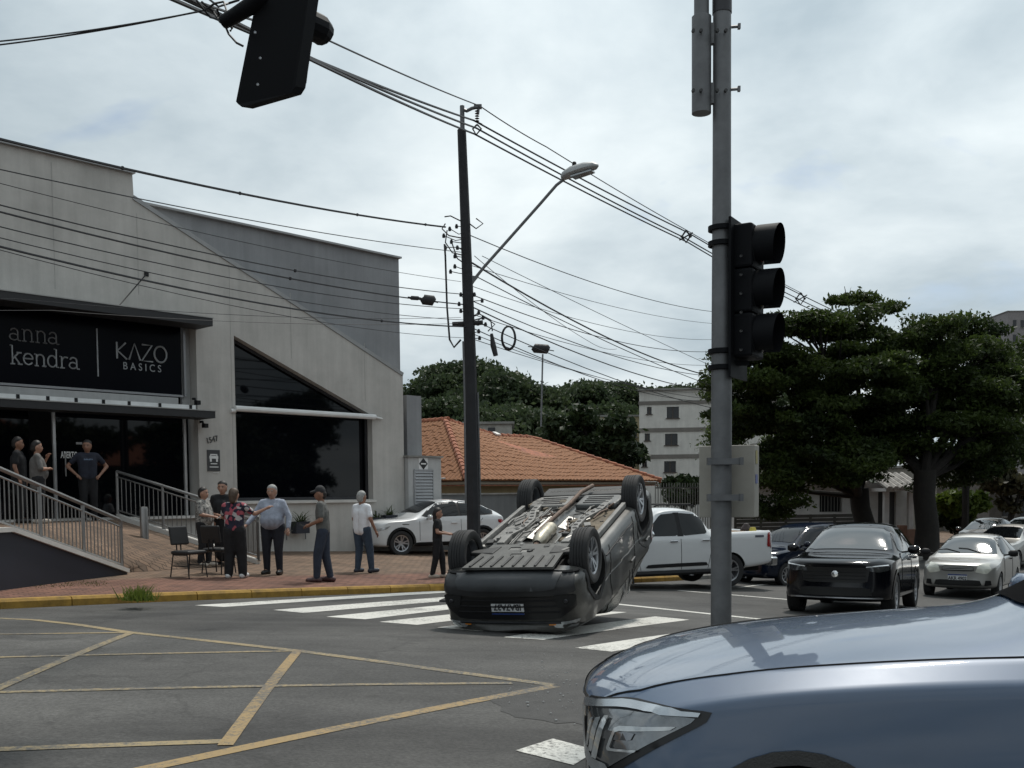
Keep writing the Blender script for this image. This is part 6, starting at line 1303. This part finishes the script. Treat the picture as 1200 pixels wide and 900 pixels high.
# ------------------------------------------------------------------ 5. black SUV coming towards us
blk = mat('black_paint', (.003, .0035, .006), .1, 0, var=.1, spec=.45)
stB = std_st(2.2, -2.2, .92, .24, .92, 1.36, 1.04, .82, 1.1, .05, 1.62, -.6, 1.66, -1.5, 1.6, -2.08, 1.14, 1.02, 1.08, .66)
bs_ = Car('black_suv', stB, blk, 'black SUV facing left with sun glare on its windshield', xa=1.36, xb=-1.36, R=.36, tw=.23, W=.92, style='five'); bs_.archtrim(blk, .05)
skyglass = mat('windshield_glass', (.012, .014, .015), .05, var=.1, vs=3, spec=.9, coat=1)
car_details(bs_, [[(.6, 1.1), (.05, 1.53), (-.55, 1.57), (-.55, 1.1)], [(-.63, 1.1), (-.63, 1.57), (-1.4, 1.52), (-1.7, 1.2)]], [[(.7, 1.03), (.72, .45)], [(-.59, 1.05), (-.59, .45)]], [(-.35, .95), (-1.2, .97)], (.55, 1.12, .98), blk)
bs_.patch('windshield', [(.80, .74), (.10, .585), (.10, -.585), (.80, -.74)], 'top', skyglass, .008, False)
bs_.patch('grille', [(-.52, .58), (.52, .58), (.56, .84), (-.56, .84)], 0, mat('grille_black', (.006, .006, .007)), .012, False)
for z in (.64, .70, .76): bs_.seam([(-.5, z), (.5, z)], 0, .01, False, 'grille_bar', blackplastic, off=.014)
bs_.patch('headlight', [(.50, .84), (.88, .86), (.9, .8), (.72, .76), (.55, .78)], 15, mat('smoked_lamp', (.06, .063, .066), .12, .4, var=.3, vs=14, coat=1), .01); bs_.patch('daylight_strip', [(.50, .855), (.88, .885), (.88, .868), (.50, .84)], 15, mat('strip_lamp', (.8, .82, .85), .15, .2, var=.05, coat=1), .016, smoothit=0)
bs_.patch('lower_intake', [(-.6, .36), (.6, .36), (.55, .5), (-.55, .5)], 0, mat('intake_black', (.008, .008, .008)), .012, False); bs_.seam([(-.75, .33), (.75, .33)], 0, .014, False, 'bumper_trim', alloy, off=.012)
q = MB(); p = bs_.proj(0, .72, 0, .02); q.lathe([(0, .01), (.05, .008), (.06, 0)], Matrix.Translation(p) @ Matrix.Rotation(rad(90), 4, 'Y'), 16); q.build('badge', chrome, bs_.root)
def face_car(c, px, py, az, R_off=0, dz=0):
    """front-bumper centre seen at a ground pixel"""
    p = hit(px, py); hd = Vector((-math.sin(rad(az)), -math.cos(rad(az)), 0)); ctr = Vector((p.x, p.y, 0))-hd*R_off
    nf = [gz(*(ctr+hd*1.3).xy), gz(*(ctr-hd*1.3).xy)]; pt = math.atan2(nf[0]-nf[1], 2.6)
    c.root.location = (ctr.x, ctr.y, (nf[0]+nf[1])/2+dz); c.root.rotation_euler = (0, -pt, math.atan2(hd.y, hd.x))
face_car(bs_, 978, 722, 28, 2.1)
# ------------------------------------------------------------------ 6. silver hatchback
slv = paint('silver_paint', (.34, .335, .32), .5, .35, .05)
stS = std_st(1.9, -1.9, .82, .2, .76, 1.22, .88, .85, .96, .15, 1.42, -.4, 1.46, -1.2, 1.42, -1.82, 1.05, .92, .98, .64)
sh = Car('silver_hatchback', stS, slv, 'small silver hatchback with pale oval headlights following the black SUV', xa=1.22, xb=-1.2, R=.29, tw=.17, W=.82, style='cover')
car_details(sh, [[(.6, .97), (.12, 1.34), (-.4, 1.37), (-.4, .96)], [(-.48, .97), (-.48, 1.37), (-1.1, 1.34), (-1.3, 1.02)]], [[(.72, .9), (.72, .35)], [(-.44, .94), (-.44, .35)]], [(-.2, .86)], (.6, .98, .87), blackplastic)
sh.patch('windshield', [(.84, .66), (.18, .5), (.18, -.5), (.84, -.66)], 'top', skyglass, .008, False)
sh.patch('headlight', [(.36, .60), (.42, .76), (.66, .8), (.7, .66), (.6, .56)], 12, mat('hazy_lamp', (.62, .62, .55), .2, .1, var=.1, vs=12, coat=1), .01); sh.patch('grille', [(-.34, .62), (.34, .62), (.32, .74), (-.32, .74)], 0, mat('grille_dark', (.03, .03, .03), .5), .01, False)
for z in (.655, .69, .72): sh.seam([(-.32, z), (.32, z)], 0, .009, False, 'grille_bar', slv, off=.01)
sh.patch('lower_intake', [(-.5, .30), (.5, .30), (.46, .42), (-.46, .42)], 0, mat('intake_black', (.008, .008, .008)), .01, False); sh.patch('fog_intake', [(.55, .3), (.7, .32), (.68, .42), (.57, .42)], 10, blackplastic, .012); sh.plate(.48, 'AKR 4902'); 
for y in (.3, -.15): q = MB(); q.tube([sh.proj(.82, y, 'top', .015), sh.proj(.68, y-.3, 'top', .02), sh.proj(.66, y-.5, 'top', .02)], .009, 5); q.build('wiper', blackplastic, sh.root)
face_car(sh, 1122, 701, 34, 1.8)
# ------------------------------------------------------------------ 7. silver sedan, grey car and white car further back
stD = std_st(2.2, -2.2, .86, .2, .8, 1.32, .92, .85, .99, .05, 1.42, -.4, 1.46, -1.1, 1.38, -1.75, 1.04, .94, 1.0, .64, tail=[(-2.1, .24, .82, .6, .78, .9, .64, 1.0, 1.02, -.06), (-2.2, .32, .7, .6, .66, .8, .56, .86, .88, -.1)])
sd_ = Car('silver_sedan', stD, slv, 'silver sedan behind the small silver hatchback', xa=1.32, xb=-1.32, R=.31, W=.86, style='ten')
W4 = [[(.6, 1.0), (.05, 1.34), (-.5, 1.37), (-.5, 1.0)], [(-.58, 1.0), (-.58, 1.37), (-1.15, 1.32), (-1.4, 1.05)]]
car_details(sd_, W4, [[(.7, .95), (.7, .4)], [(-.54, .98), (-.54, .4)]], [(-.3, .88), (-1.1, .9)], (.58, 1.02, .92), slv)
sd_.patch('windshield', [(.84, .69), (.1, .53), (.1, -.53), (.84, -.69)], 'top', darkglass, .008, False); sd_.patch('headlight', [(.46, .64), (.5, .74), (.82, .78), (.82, .68)], 15, lampin, .01); sd_.patch('grille', [(-.36, .58), (.36, .58), (.36, .74), (-.36, .74)], 0, blackplastic, .01, False)
face_car(sd_, 1150, 668, 47, 2.1)
gr = paint('grey_paint', (.1, .1, .1), .4, .35, .1)
gc = Car('grey_hatchback', stS, gr, 'dark grey car partly hidden behind the silver cars', xa=1.22, xb=-1.2, R=.29, tw=.17, W=.82, style='cover'); car_details(gc, [[(.6, .97), (.12, 1.34), (-.4, 1.37), (-.4, .96)]], [], [], (.6, .98, .87), gr)
gc.patch('windshield', [(.84, .66), (.18, .5), (.18, -.5), (.84, -.66)], 'top', skyglass, .008, False); gc.patch('headlight', [(.36, .60), (.42, .76), (.66, .8), (.7, .66)], 12, lampin, .01); face_car(gc, 1140, 650, 41, 1.8)
wv = Car('white_hatchback', stS, wpaint, 'white car furthest up the street behind the silver sedan', xa=1.22, xb=-1.2, R=.29, tw=.17, W=.82, style='cover'); car_details(wv, [[(.6, .97), (.12, 1.34), (-.4, 1.37), (-.4, .96)], [(-.48, .97), (-.48, 1.37), (-1.1, 1.34), (-1.3, 1.02)]], [], [], (.6, .98, .87), wpaint)
wv.patch('windshield', [(.84, .66), (.18, .5), (.18, -.5), (.84, -.66)], 'top', skyglass, .008, False); wv.patch('headlight', [(.36, .60), (.42, .76), (.66, .8), (.7, .66)], 12, lampin, .01); face_car(wv, 1185, 648, 43, 1.8)
# ------------------------------------------------------------------ 8. dark blue car parked at the kerb
nb = mat('dark_blue_paint', (.006, .01, .022), .12, 0, var=.1, spec=.5)
stM = std_st(2.0, -2.0, .86, .2, .84, 1.28, .96, 1.0, 1.02, .3, 1.56, -.5, 1.6, -1.5, 1.55, -1.92, 1.1, .98, 1.02, .66)
db = Car('dark_blue_minivan', stM, nb, 'dark blue minivan parked between the white pickup and black SUV', xa=1.28, xb=-1.28, R=.31, W=.86, style='ten'); car_details(db, [[(.85, 1.02), (.3, 1.46), (-.35, 1.5), (-.35, 1.02)], [(-.43, 1.02), (-.43, 1.5), (-1.4, 1.46), (-1.6, 1.1)]], [[(.85, .98), (.85, .4)], [(-.39, 1.0), (-.39, .4)]], [(-.15, .92), (-1.1, .94)], (.8, 1.05, .92), nb)
db.patch('windshield', [(.9, .62), (.36, .5), (.36, -.5), (.9, -.62)], 'top', darkglass, .008, False); db.patch('headlight', [(.46, .66), (.5, .78), (.8, .82), (.8, .7)], 15, lampin, .01)
p = hit(955, 686); hd_ = -DV; hd_ = Vector((-.86, -.51, 0)).normalized(); db.place((7.6, 27.0, gz(7.6, 27.0)), math.atan2(hd_.y, hd_.x))
# ================================================================== people and chairs
skin1 = mat('skin_light', (.36, .2, .14), .55, var=.08, vs=12); skin2 = mat('skin_tan', (.25, .13, .085), .55, var=.08, vs=12)
hair_d = mat('hair_dark', (.014, .011, .01), .6, var=.3, vs=20); hair_g = mat('hair_grey', (.3, .3, .29), .7, var=.3, vs=20); hair_b = mat('hair_brown', (.06, .035, .02), .6, var=.3, vs=20)
eyem = mat('eye_dark', (.01, .01, .01), .3, var=0)
def capsule(q, p, r0, s, r1, n=10):
    p, s = Vector(p), Vector(s); d = s-p; L = d.length; d = d/L if L > 1e-5 else Vector((0, 0, 1)); pts, rs = [], []
    for k in range(4): a = math.pi/2*(1-k/4); pts.append(p-d*r0*math.sin(a)); rs.append(max(.001, r0*math.cos(a)))
    pts.append(p); rs.append(r0); pts.append(s+d*1e-4); rs.append(r1)
    for k in range(1, 5): a = math.pi/2*k/4; pts.append(s+d*r1*math.sin(a)); rs.append(max(.001, r1*math.cos(a)))
    q.tube(pts, rs, n)
def blob(name, caps, mt, parent, vox=.016, extra=None, it=4, sy=1.):
    """several tapered capsules fused into one continuous skin"""
    q = MB()
    for c in caps: capsule(q, *c)
    o = q.build(name, mt, None); md = o.modifiers.new('r', 'REMESH'); md.mode = 'VOXEL'; md.voxel_size = vox; sm = o.modifiers.new('s', 'SMOOTH'); sm.factor = .5; sm.iterations = it
    me = evalmesh(o); o.modifiers.clear(); old = o.data; o.data = me; bpy.data.meshes.remove(old)
    if extra:
        b = bmesh.new(); b.from_mesh(o.data); q2 = MB(); extra(q2); m2 = bpy.data.meshes.new('x'); m2.from_pydata(q2.v, [], q2.f); b.from_mesh(m2); b.to_mesh(o.data); b.free(); bpy.data.meshes.remove(m2)
    o.data.shade_smooth(); o.data.materials.clear(); o.data.materials.append(mt); o.parent = parent; o.name = name; return o
def person(loc, H, az, label, shirt, pants, shoes, skin=skin1, hair=hair_d, arms=None, feet=((-.11, 0), (.11, .03)), bulk=1., belly=0., sleeve=.6, hairlen=0., cap=None, legw=1., skirt=False, lean=0., group=None, longtop=0., hold=None, headturn=0.):
    k = H/1.72; root = empty('person', loc, -rad(az), label, 'person', group); root.scale = (k, k, k)
    b = bulk; A = arms or {'L': ((-.27, -.02, 1.13), (-.27, .06, .88)), 'R': ((.27, -.02, 1.13), (.27, .06, .88))}
    hipz, shz = .93, 1.42; lx = lambda z: lean*(z-hipz)
    V = lambda x, y, z: (x, y+lx(z) if z > hipz else y, z)
    fl_, fr_ = feet; F_ = {'L': Vector((fl_[0], fl_[1], .085)), 'R': Vector((fr_[0], fr_[1], .085))}; sx = {'L': -1, 'R': 1}
    def leg(s_, dr=0., shrink=1.):
        hp = Vector((sx[s_]*.095*b, 0, hipz)); an = F_[s_]; kn = hp.lerp(an, .5)+Vector((0, .035, 0)); return [(hp, .098*b*shrink+dr, kn, .07*shrink+dr), (kn, .07*shrink+dr, an, .046*shrink+dr)]
    def torso(dr=0., low=.95):
        T = [(V(-.07*b, 0, low), .105*b+dr, V(-.075*b, 0, 1.28), .105*b+dr), (V(.07*b, 0, low), .105*b+dr, V(.075*b, 0, 1.28), .105*b+dr), (V(-.085*b, 0, 1.2), .1*b+dr, V(-.115*b, 0, 1.36), .075+dr), (V(.085*b, 0, 1.2), .1*b+dr, V(.115*b, 0, 1.36), .075+dr), (V(-.14, 0, shz-.015), .055+dr, V(.14, 0, shz-.015), .055+dr)]
        if belly: T.extend(((V(-.05, .03+belly*.25, 1.06), .12+belly*.4+dr, V(-.05, .03, 1.24), .12+dr), (V(.05, .03+belly*.25, 1.06), .12+belly*.4+dr, V(.05, .03, 1.24), .12+dr)))
        return T
    hd = Vector(V(0, .015, 1.6)); ft = Matrix.Rotation(-rad(headturn), 3, 'Z'); hh = lambda x, y, z: hd+ft @ Vector((x, y, z))
    caps = leg('L')+leg('R')+torso()+[(V(0, -.01, 1.42), .056, V(0, .005, 1.53), .052), (hh(0, -.012, -.01), .094, hh(0, -.005, .045), .096), (hh(0, .035, -.06), .058, hh(0, .04, -.02), .065), (hh(0, .088, -.015), .016, hh(0, .1, -.03), .018), (hh(-.088, 0, -.02), .014, hh(-.09, 0, .015), .018), (hh(.088, 0, -.02), .014, hh(.09, 0, .015), .018)]
    hands = []
    for s_ in ('L', 'R'):
        el, wr = Vector(A[s_][0]), Vector(A[s_][1]); sh = Vector(V(sx[s_]*.185*(.6+.4*b), 0, shz-.02)); d = (wr-el).normalized(); pl = wr+d*.085
        caps += [(sh, .056, el, .043), (el, .043, wr, .029), (wr+d*.02, .03, pl, .034)]; hands.append((s_, wr, d, pl)); caps.append((F_[s_], .044, F_[s_]+Vector((sx[s_]*.02, .13, -.045)), .036)); caps.append((F_[s_]+Vector((0, -.04, -.05)), .034, F_[s_], .044))
    def fingers(q):
        for s_, wr, d, pl in hands:
            side = d.cross(Vector((0, 0, 1))); side = side.normalized() if side.length > .2 else Vector((0, 1, 0)); dn = side.cross(d).normalized(); dn = dn if dn.z < 0 else -dn
            for i, L in enumerate((.068, .078, .074, .058)):
                b0 = pl+side*(-.027+.018*i); q.tube([b0, b0+d*L*.55, b0+d*L*.85+dn*L*.35], [.010, .009, .006], 6)
            t0 = wr+d*.03+side*.03; q.tube([t0, t0+d*.04+side*.025, t0+d*.075+side*.022+dn*.01], [.012, .011, .007], 6)
    blob('body', caps, skin, root, .017, fingers)
    # clothing
    tr = [(p, r+.018*legw+(.03*(legw-1) if legw > 1 else 0), s_, r2+.018*legw+(.045*(legw-1) if legw > 1 else 0)) for p, r, s_, r2 in leg('L')+leg('R')]+[(V(-.07*b, 0, .93), .108*b+.01, V(-.07*b, 0, 1.0), .105*b+.01), (V(.07*b, 0, .93), .108*b+.01, V(.07*b, 0, 1.0), .105*b+.01)]
    if skirt: tr = [(V(0, 0, 1.0), .15*b, (0, 0, .5), .19), ((0, 0, .6), .18, (0, 0, .28), .2)]
    blob('skirt' if skirt else 'trousers', tr, pants, root, .018)
    sl = []
    for s_ in ('L', 'R'):
        el, wr = Vector(A[s_][0]), Vector(A[s_][1]); sh = Vector(V(sx[s_]*.185*(.6+.4*b), 0, shz-.02))
        if sleeve <= 1: sl.append((sh, .07, sh.lerp(el, sleeve), .062))
        else: sl += [(sh, .07, el, .06), (el, .06, el.lerp(wr, min(1, sleeve-1)), .046)]
    blob('shirt', torso(.02, .95-longtop)+sl, shirt, root, .018, it=3)
    for s_ in ('L', 'R'): f = F_[s_]; blob('shoe', [(f+Vector((0, -.045, -.045)), .058, f+Vector((0, 0, -.03)), .062), (f+Vector((0, 0, -.035)), .06, f+Vector((sx[s_]*.022, .155, -.042)), .048)], shoes, root, .015)
    hc = [(hh(0, -.03, .03), .096, hh(0, -.015, .06), .098), (hh(0, -.05, -.02), .084, hh(0, -.04, .03), .094), (hh(-.04, -.01, .075), .06, hh(.04, -.01, .075), .06)]
    if hairlen > 0: hc += [(hh(0, -.065, .0), .08, hh(0, -.085, -hairlen), .06)]
    if cap: 
        blob('cap', [(hh(0, -.01, .05), .1, hh(0, -.005, .065), .098), (hh(0, .09, .045), .03, hh(0, .16, .03), .028), (hh(-.04, .08, .045), .025, hh(-.035, .145, .032), .022), (hh(.04, .08, .045), .025, hh(.035, .145, .032), .022)], cap, root, .014)
        hc = [(hh(0, -.05, -.03), .07, hh(0, -.045, .0), .08)]
    blob('hair', hc, hair, root, .014, it=2)
    for e_ in (-.032, .032): q = MB(); q.lathe([(0, -.008), (.01, 0), (0, .008)], Matrix.Translation(hh(e_, .083, .008)), 8); q.build('eye', eyem, root)
    for e_ in (-.034, .034): q = MB(); q.box(hh(e_, .087, .03), (.04, .012, .01)); q.build('eyebrow', hair, root)
    q = MB(); q.box(hh(0, .094, -.062), (.045, .012, .009)); q.build('mouth', mat('lips', (.16, .06, .05), .5), root)
    if hold:
        nm, off, dim, mt_, s_ = hold; h = [x for x in hands if x[0] == s_][0]; q = MB(); q.box(h[3]+h[2]*.05+Vector(off), dim, Matrix.Rotation(.5, 3, 'X')); q.build(nm, mt_, root)
    return root
def cloth(name, col, rough=.85, var=.22, vs=9, extra=None, bump=.9): return mat(name, col, rough, var=var, vs=vs, bump=bump, bs=11, extra=extra)
def pattern(cols, scale):
    def ex(m, t, b, c):
        v = N(t, 'ShaderNodeTexVoronoi', i_Scale=scale); t.links.new(c.outputs['Object'], v.inputs[0]); s_ = N(t, 'ShaderNodeSeparateColor'); t.links.new(v.outputs['Color'], s_.inputs[0])
        r = N(t, 'ShaderNodeValToRGB'); r.color_ramp.interpolation = 'CONSTANT'; t.links.new(s_.outputs[0], r.inputs[0])
        for i, (p, cl) in enumerate(cols):
            e = r.color_ramp.elements[i] if i < 2 else r.color_ramp.elements.new(p); e.position = p; e.color = tuple(cl)+(1,)
        t.links.new(r.outputs[0], b.inputs['Base Color'])
    return ex
black_c = cloth('cloth_black', (.008, .008, .01)); navy_c = cloth('cloth_navy', (.012, .014, .022)); jean = cloth('denim', (.022, .03, .05)); jean2 = cloth('denim_light', (.035, .055, .085)); greyc = cloth('cloth_grey', (.10, .10, .095)); lblue = cloth('cloth_light_blue', (.30, .33, .40)); whitec = cloth('cloth_white', (.74, .75, .78), var=.05); greyl = cloth('cloth_knit_grey', (.11, .105, .10)); charcoal = cloth('cloth_charcoal', (.022, .022, .024)); dknavy = cloth('cloth_dark_blue', (.014, .017, .03))
leop = cloth('cloth_grey_print', (.2, .19, .18), extra=pattern([(0, (.09, .09, .085)), (.3, (.2, .19, .18)), (.65, (.3, .29, .27))], 38)); floral = cloth('cloth_floral', (.1, .05, .06), extra=pattern([(0, (.014, .014, .03)), (.5, (.42, .4, .4)), (.62, (.35, .08, .1)), (.78, (.02, .02, .04)), (.9, (.3, .05, .08))], 13))
blackshoe = mat('shoe_black', (.012, .011, .011), .4, var=.2); tanshoe = mat('shoe_pale', (.42, .36, .3), .6); whiteshoe = mat('shoe_white', (.6, .6, .6), .6); paper = mat('paper_white', (.75, .75, .74), .7, var=.03); phone = mat('phone_dark', (.03, .03, .03), .2)
def at_feet(px, py, top, fn=sz):
    p = hit(px, py, fn); p.z = fn(p.x, p.y); return p, (py-top)*(p-EYE).y/FOC*1.0
p, h_ = at_feet(321, 673, 569.5); person(p, h_, 188, 'heavy grey-haired man in light blue shirt standing with arms lowered', lblue, navy_c, blackshoe, skin1, hair_g, {'L': ((-.34, .02, 1.12), (-.36, .14, .90)), 'R': ((.34, .1, 1.14), (.42, .28, .98))}, ((-.12, 0), (.12, .04)), 1.22, .12, 1.9)
p, h_ = at_feet(380, 682, 571); person(p, h_, 268, 'man in grey T-shirt and dark cap looking at his phone', greyc, jean, mat('shoe_maroon', (.06, .025, .025), .5), skin2, hair_d, {'L': ((-.25, .0, 1.14), (-.13, .22, 1.05)), 'R': ((.25, .0, 1.14), (.13, .22, 1.05))}, ((-.09, .12), (.1, -.1)), .95, 0, .75, cap=charcoal, lean=.05, hold=('mobile_phone', (0, .02, .02), (.08, .14, .012), phone, 'L'))
p, h_ = at_feet(425, 671, 576.5); person(p, h_, 38, 'grey-haired man in white shirt and jeans seen from behind', whitec, jean2, mat('shoe_navy', (.02, .025, .04), .5), skin2, hair_g, {'L': ((-.28, .03, 1.14), (-.25, .16, .92)), 'R': ((.29, -.02, 1.14), (.33, .08, .9))}, ((-.13, -.02), (.15, .12)), 1.1, .0, .7, longtop=.04)
p, h_ = at_feet(276, 677, 573.5); person(p, h_, 8, 'woman in dark floral blouse and wide black trousers pointing sideways', floral, black_c, whiteshoe, skin1, hair_b, {'L': ((-.27, .1, 1.18), (-.22, .3, 1.12)), 'R': ((.36, .14, 1.24), (.56, .22, 1.34))}, ((-.13, -.02), (.13, .05)), 1.0, 0, .7, .1, legw=1.4, hold=('paper', (0, 0, .03), (.15, .2, .01), paper, 'L'))
p, h_ = at_feet(240, 664, 572); person(p, h_, 98, 'short-haired woman in grey printed top holding papers beside the chairs', leop, black_c, tanshoe, skin1, hair_d, {'L': ((-.27, .06, 1.15), (-.16, .30, 1.12)), 'R': ((.27, .06, 1.15), (.18, .30, 1.10))}, ((-.09, .05), (.1, -.06)), 1.12, .07, .85, longtop=.1, hold=('paper', (0, .05, .02), (.2, .15, .01), paper, 'R'))
p, h_ = at_feet(263, 663, 565); person(p, h_, 182, 'person in black behind the woman in floral blouse', black_c, black_c, blackshoe, skin1, hair_d, None, ((-.09, 0), (.09, .02)), 1.05, .04, .8, skirt=True)
p, h_ = at_feet(513, 677, 596); person(p, h_, 95, 'woman in black blouse and trousers holding a phone beside the white car', black_c, black_c, tanshoe, skin1, hair_d, {'L': ((-.24, .04, 1.14), (-.14, .27, 1.1)), 'R': ((.24, .04, 1.14), (.14, .27, 1.1))}, ((-.1, .13), (.1, -.12)), .92, 0, .55, .16, lean=.03, hold=('mobile_phone', (0, .02, .02), (.07, .13, .012), phone, 'R'))
# on the landing by the doors
def at_store(px, off): s_ = fl(px, 560, off)[0]; q_ = FC+DV*s_-NV*off; return Vector((q_.x, q_.y, zf-.03))
p = at_store(103, .55); person(p, 1.74, 150, 'man in dark blue T-shirt with hands on hips at the shop door', dknavy, black_c, blackshoe, skin2, hair_d, {'L': ((-.40, -.05, 1.17), (-.24, .1, .99)), 'R': ((.40, -.05, 1.17), (.24, .1, .99))}, sleeve=.6, headturn=20)
o = text('shirt_print', 'INFINITA', .045, mat('print_blue', (.25, .35, .5), .8), [c for c in COL.objects if c.get('label', '').startswith('man in dark blue T-shirt')][0], (0, .158, 1.3), (math.pi/2, 0, math.pi), .002, 'CENTER')
p = at_store(44, 1.9); person(p, 1.62, 62, 'person in loose knitted grey top seen from behind above the railing', greyl, black_c, tanshoe, skin1, hair_d, {'L': ((-.3, .1, 1.16), (-.12, .2, 1.38)), 'R': ((.3, .05, 1.14), (.1, .2, 1.15))}, bulk=1.25, belly=.08, sleeve=.95, longtop=.16, hairlen=.03)
p = at_store(22, 1.2); person(p, 1.72, 75, 'man in black standing beside the person in grey top', black_c, black_c, blackshoe, skin2, hair_d, None, bulk=1.15, sleeve=.7)
# chairs
chairm = mat('chair_vinyl', (.012, .012, .013), .5, var=.2, vs=8); chairleg = mat('chair_steel', (.02, .02, .022), .4, .5)
def chair(loc, az, label, lie=0):
    r = empty('chair', loc, -rad(az), label, 'chair', None)
    q = MB(); q.box((0, 0, .46), (.46, .44, .07)); q.build('seat', chairm, r, bevel=.03)
    q = MB(); q.box((0, -.24, .76), (.42, .05, .34), Matrix.Rotation(rad(10), 3, 'X')); q.build('backrest', chairm, r, bevel=.022)
    for sx_ in (-.05, .05): q = MB(); q.tube([(sx_, -.18, .43), (sx_, -.24, .46), (sx_, -.255, .66)], .013, 6); q.build('back_support', chairleg, r)
    for sx_ in (-1, 1):
        q = MB(); q.tube([(sx_*.2, -.18, .43), (sx_*.22, -.24, 0)], .0125, 6); q.build('leg', chairleg, r); q = MB(); q.tube([(sx_*.2, .16, .43), (sx_*.22, .22, 0)], .0125, 6); q.build('leg', chairleg, r)
        q = MB(); q.tube([(sx_*.2, -.18, .42), (sx_*.2, .16, .42)], .0125, 6); q.build('seat_frame', chairleg, r); q = MB(); q.tube([(sx_*.212, -.21, .22), (sx_*.212, .19, .22)], .009, 6); q.build('stretcher', chairleg, r)
    return r
p = hit(222, 677, sz); p.z = sz(p.x, p.y); chair(p, 118, 'black padded chair standing alone at the end of the brick ramp')
p = hit(257, 672, sz); p.z = sz(p.x, p.y); chair(p, 20, 'black padded chair between the two women in conversation')
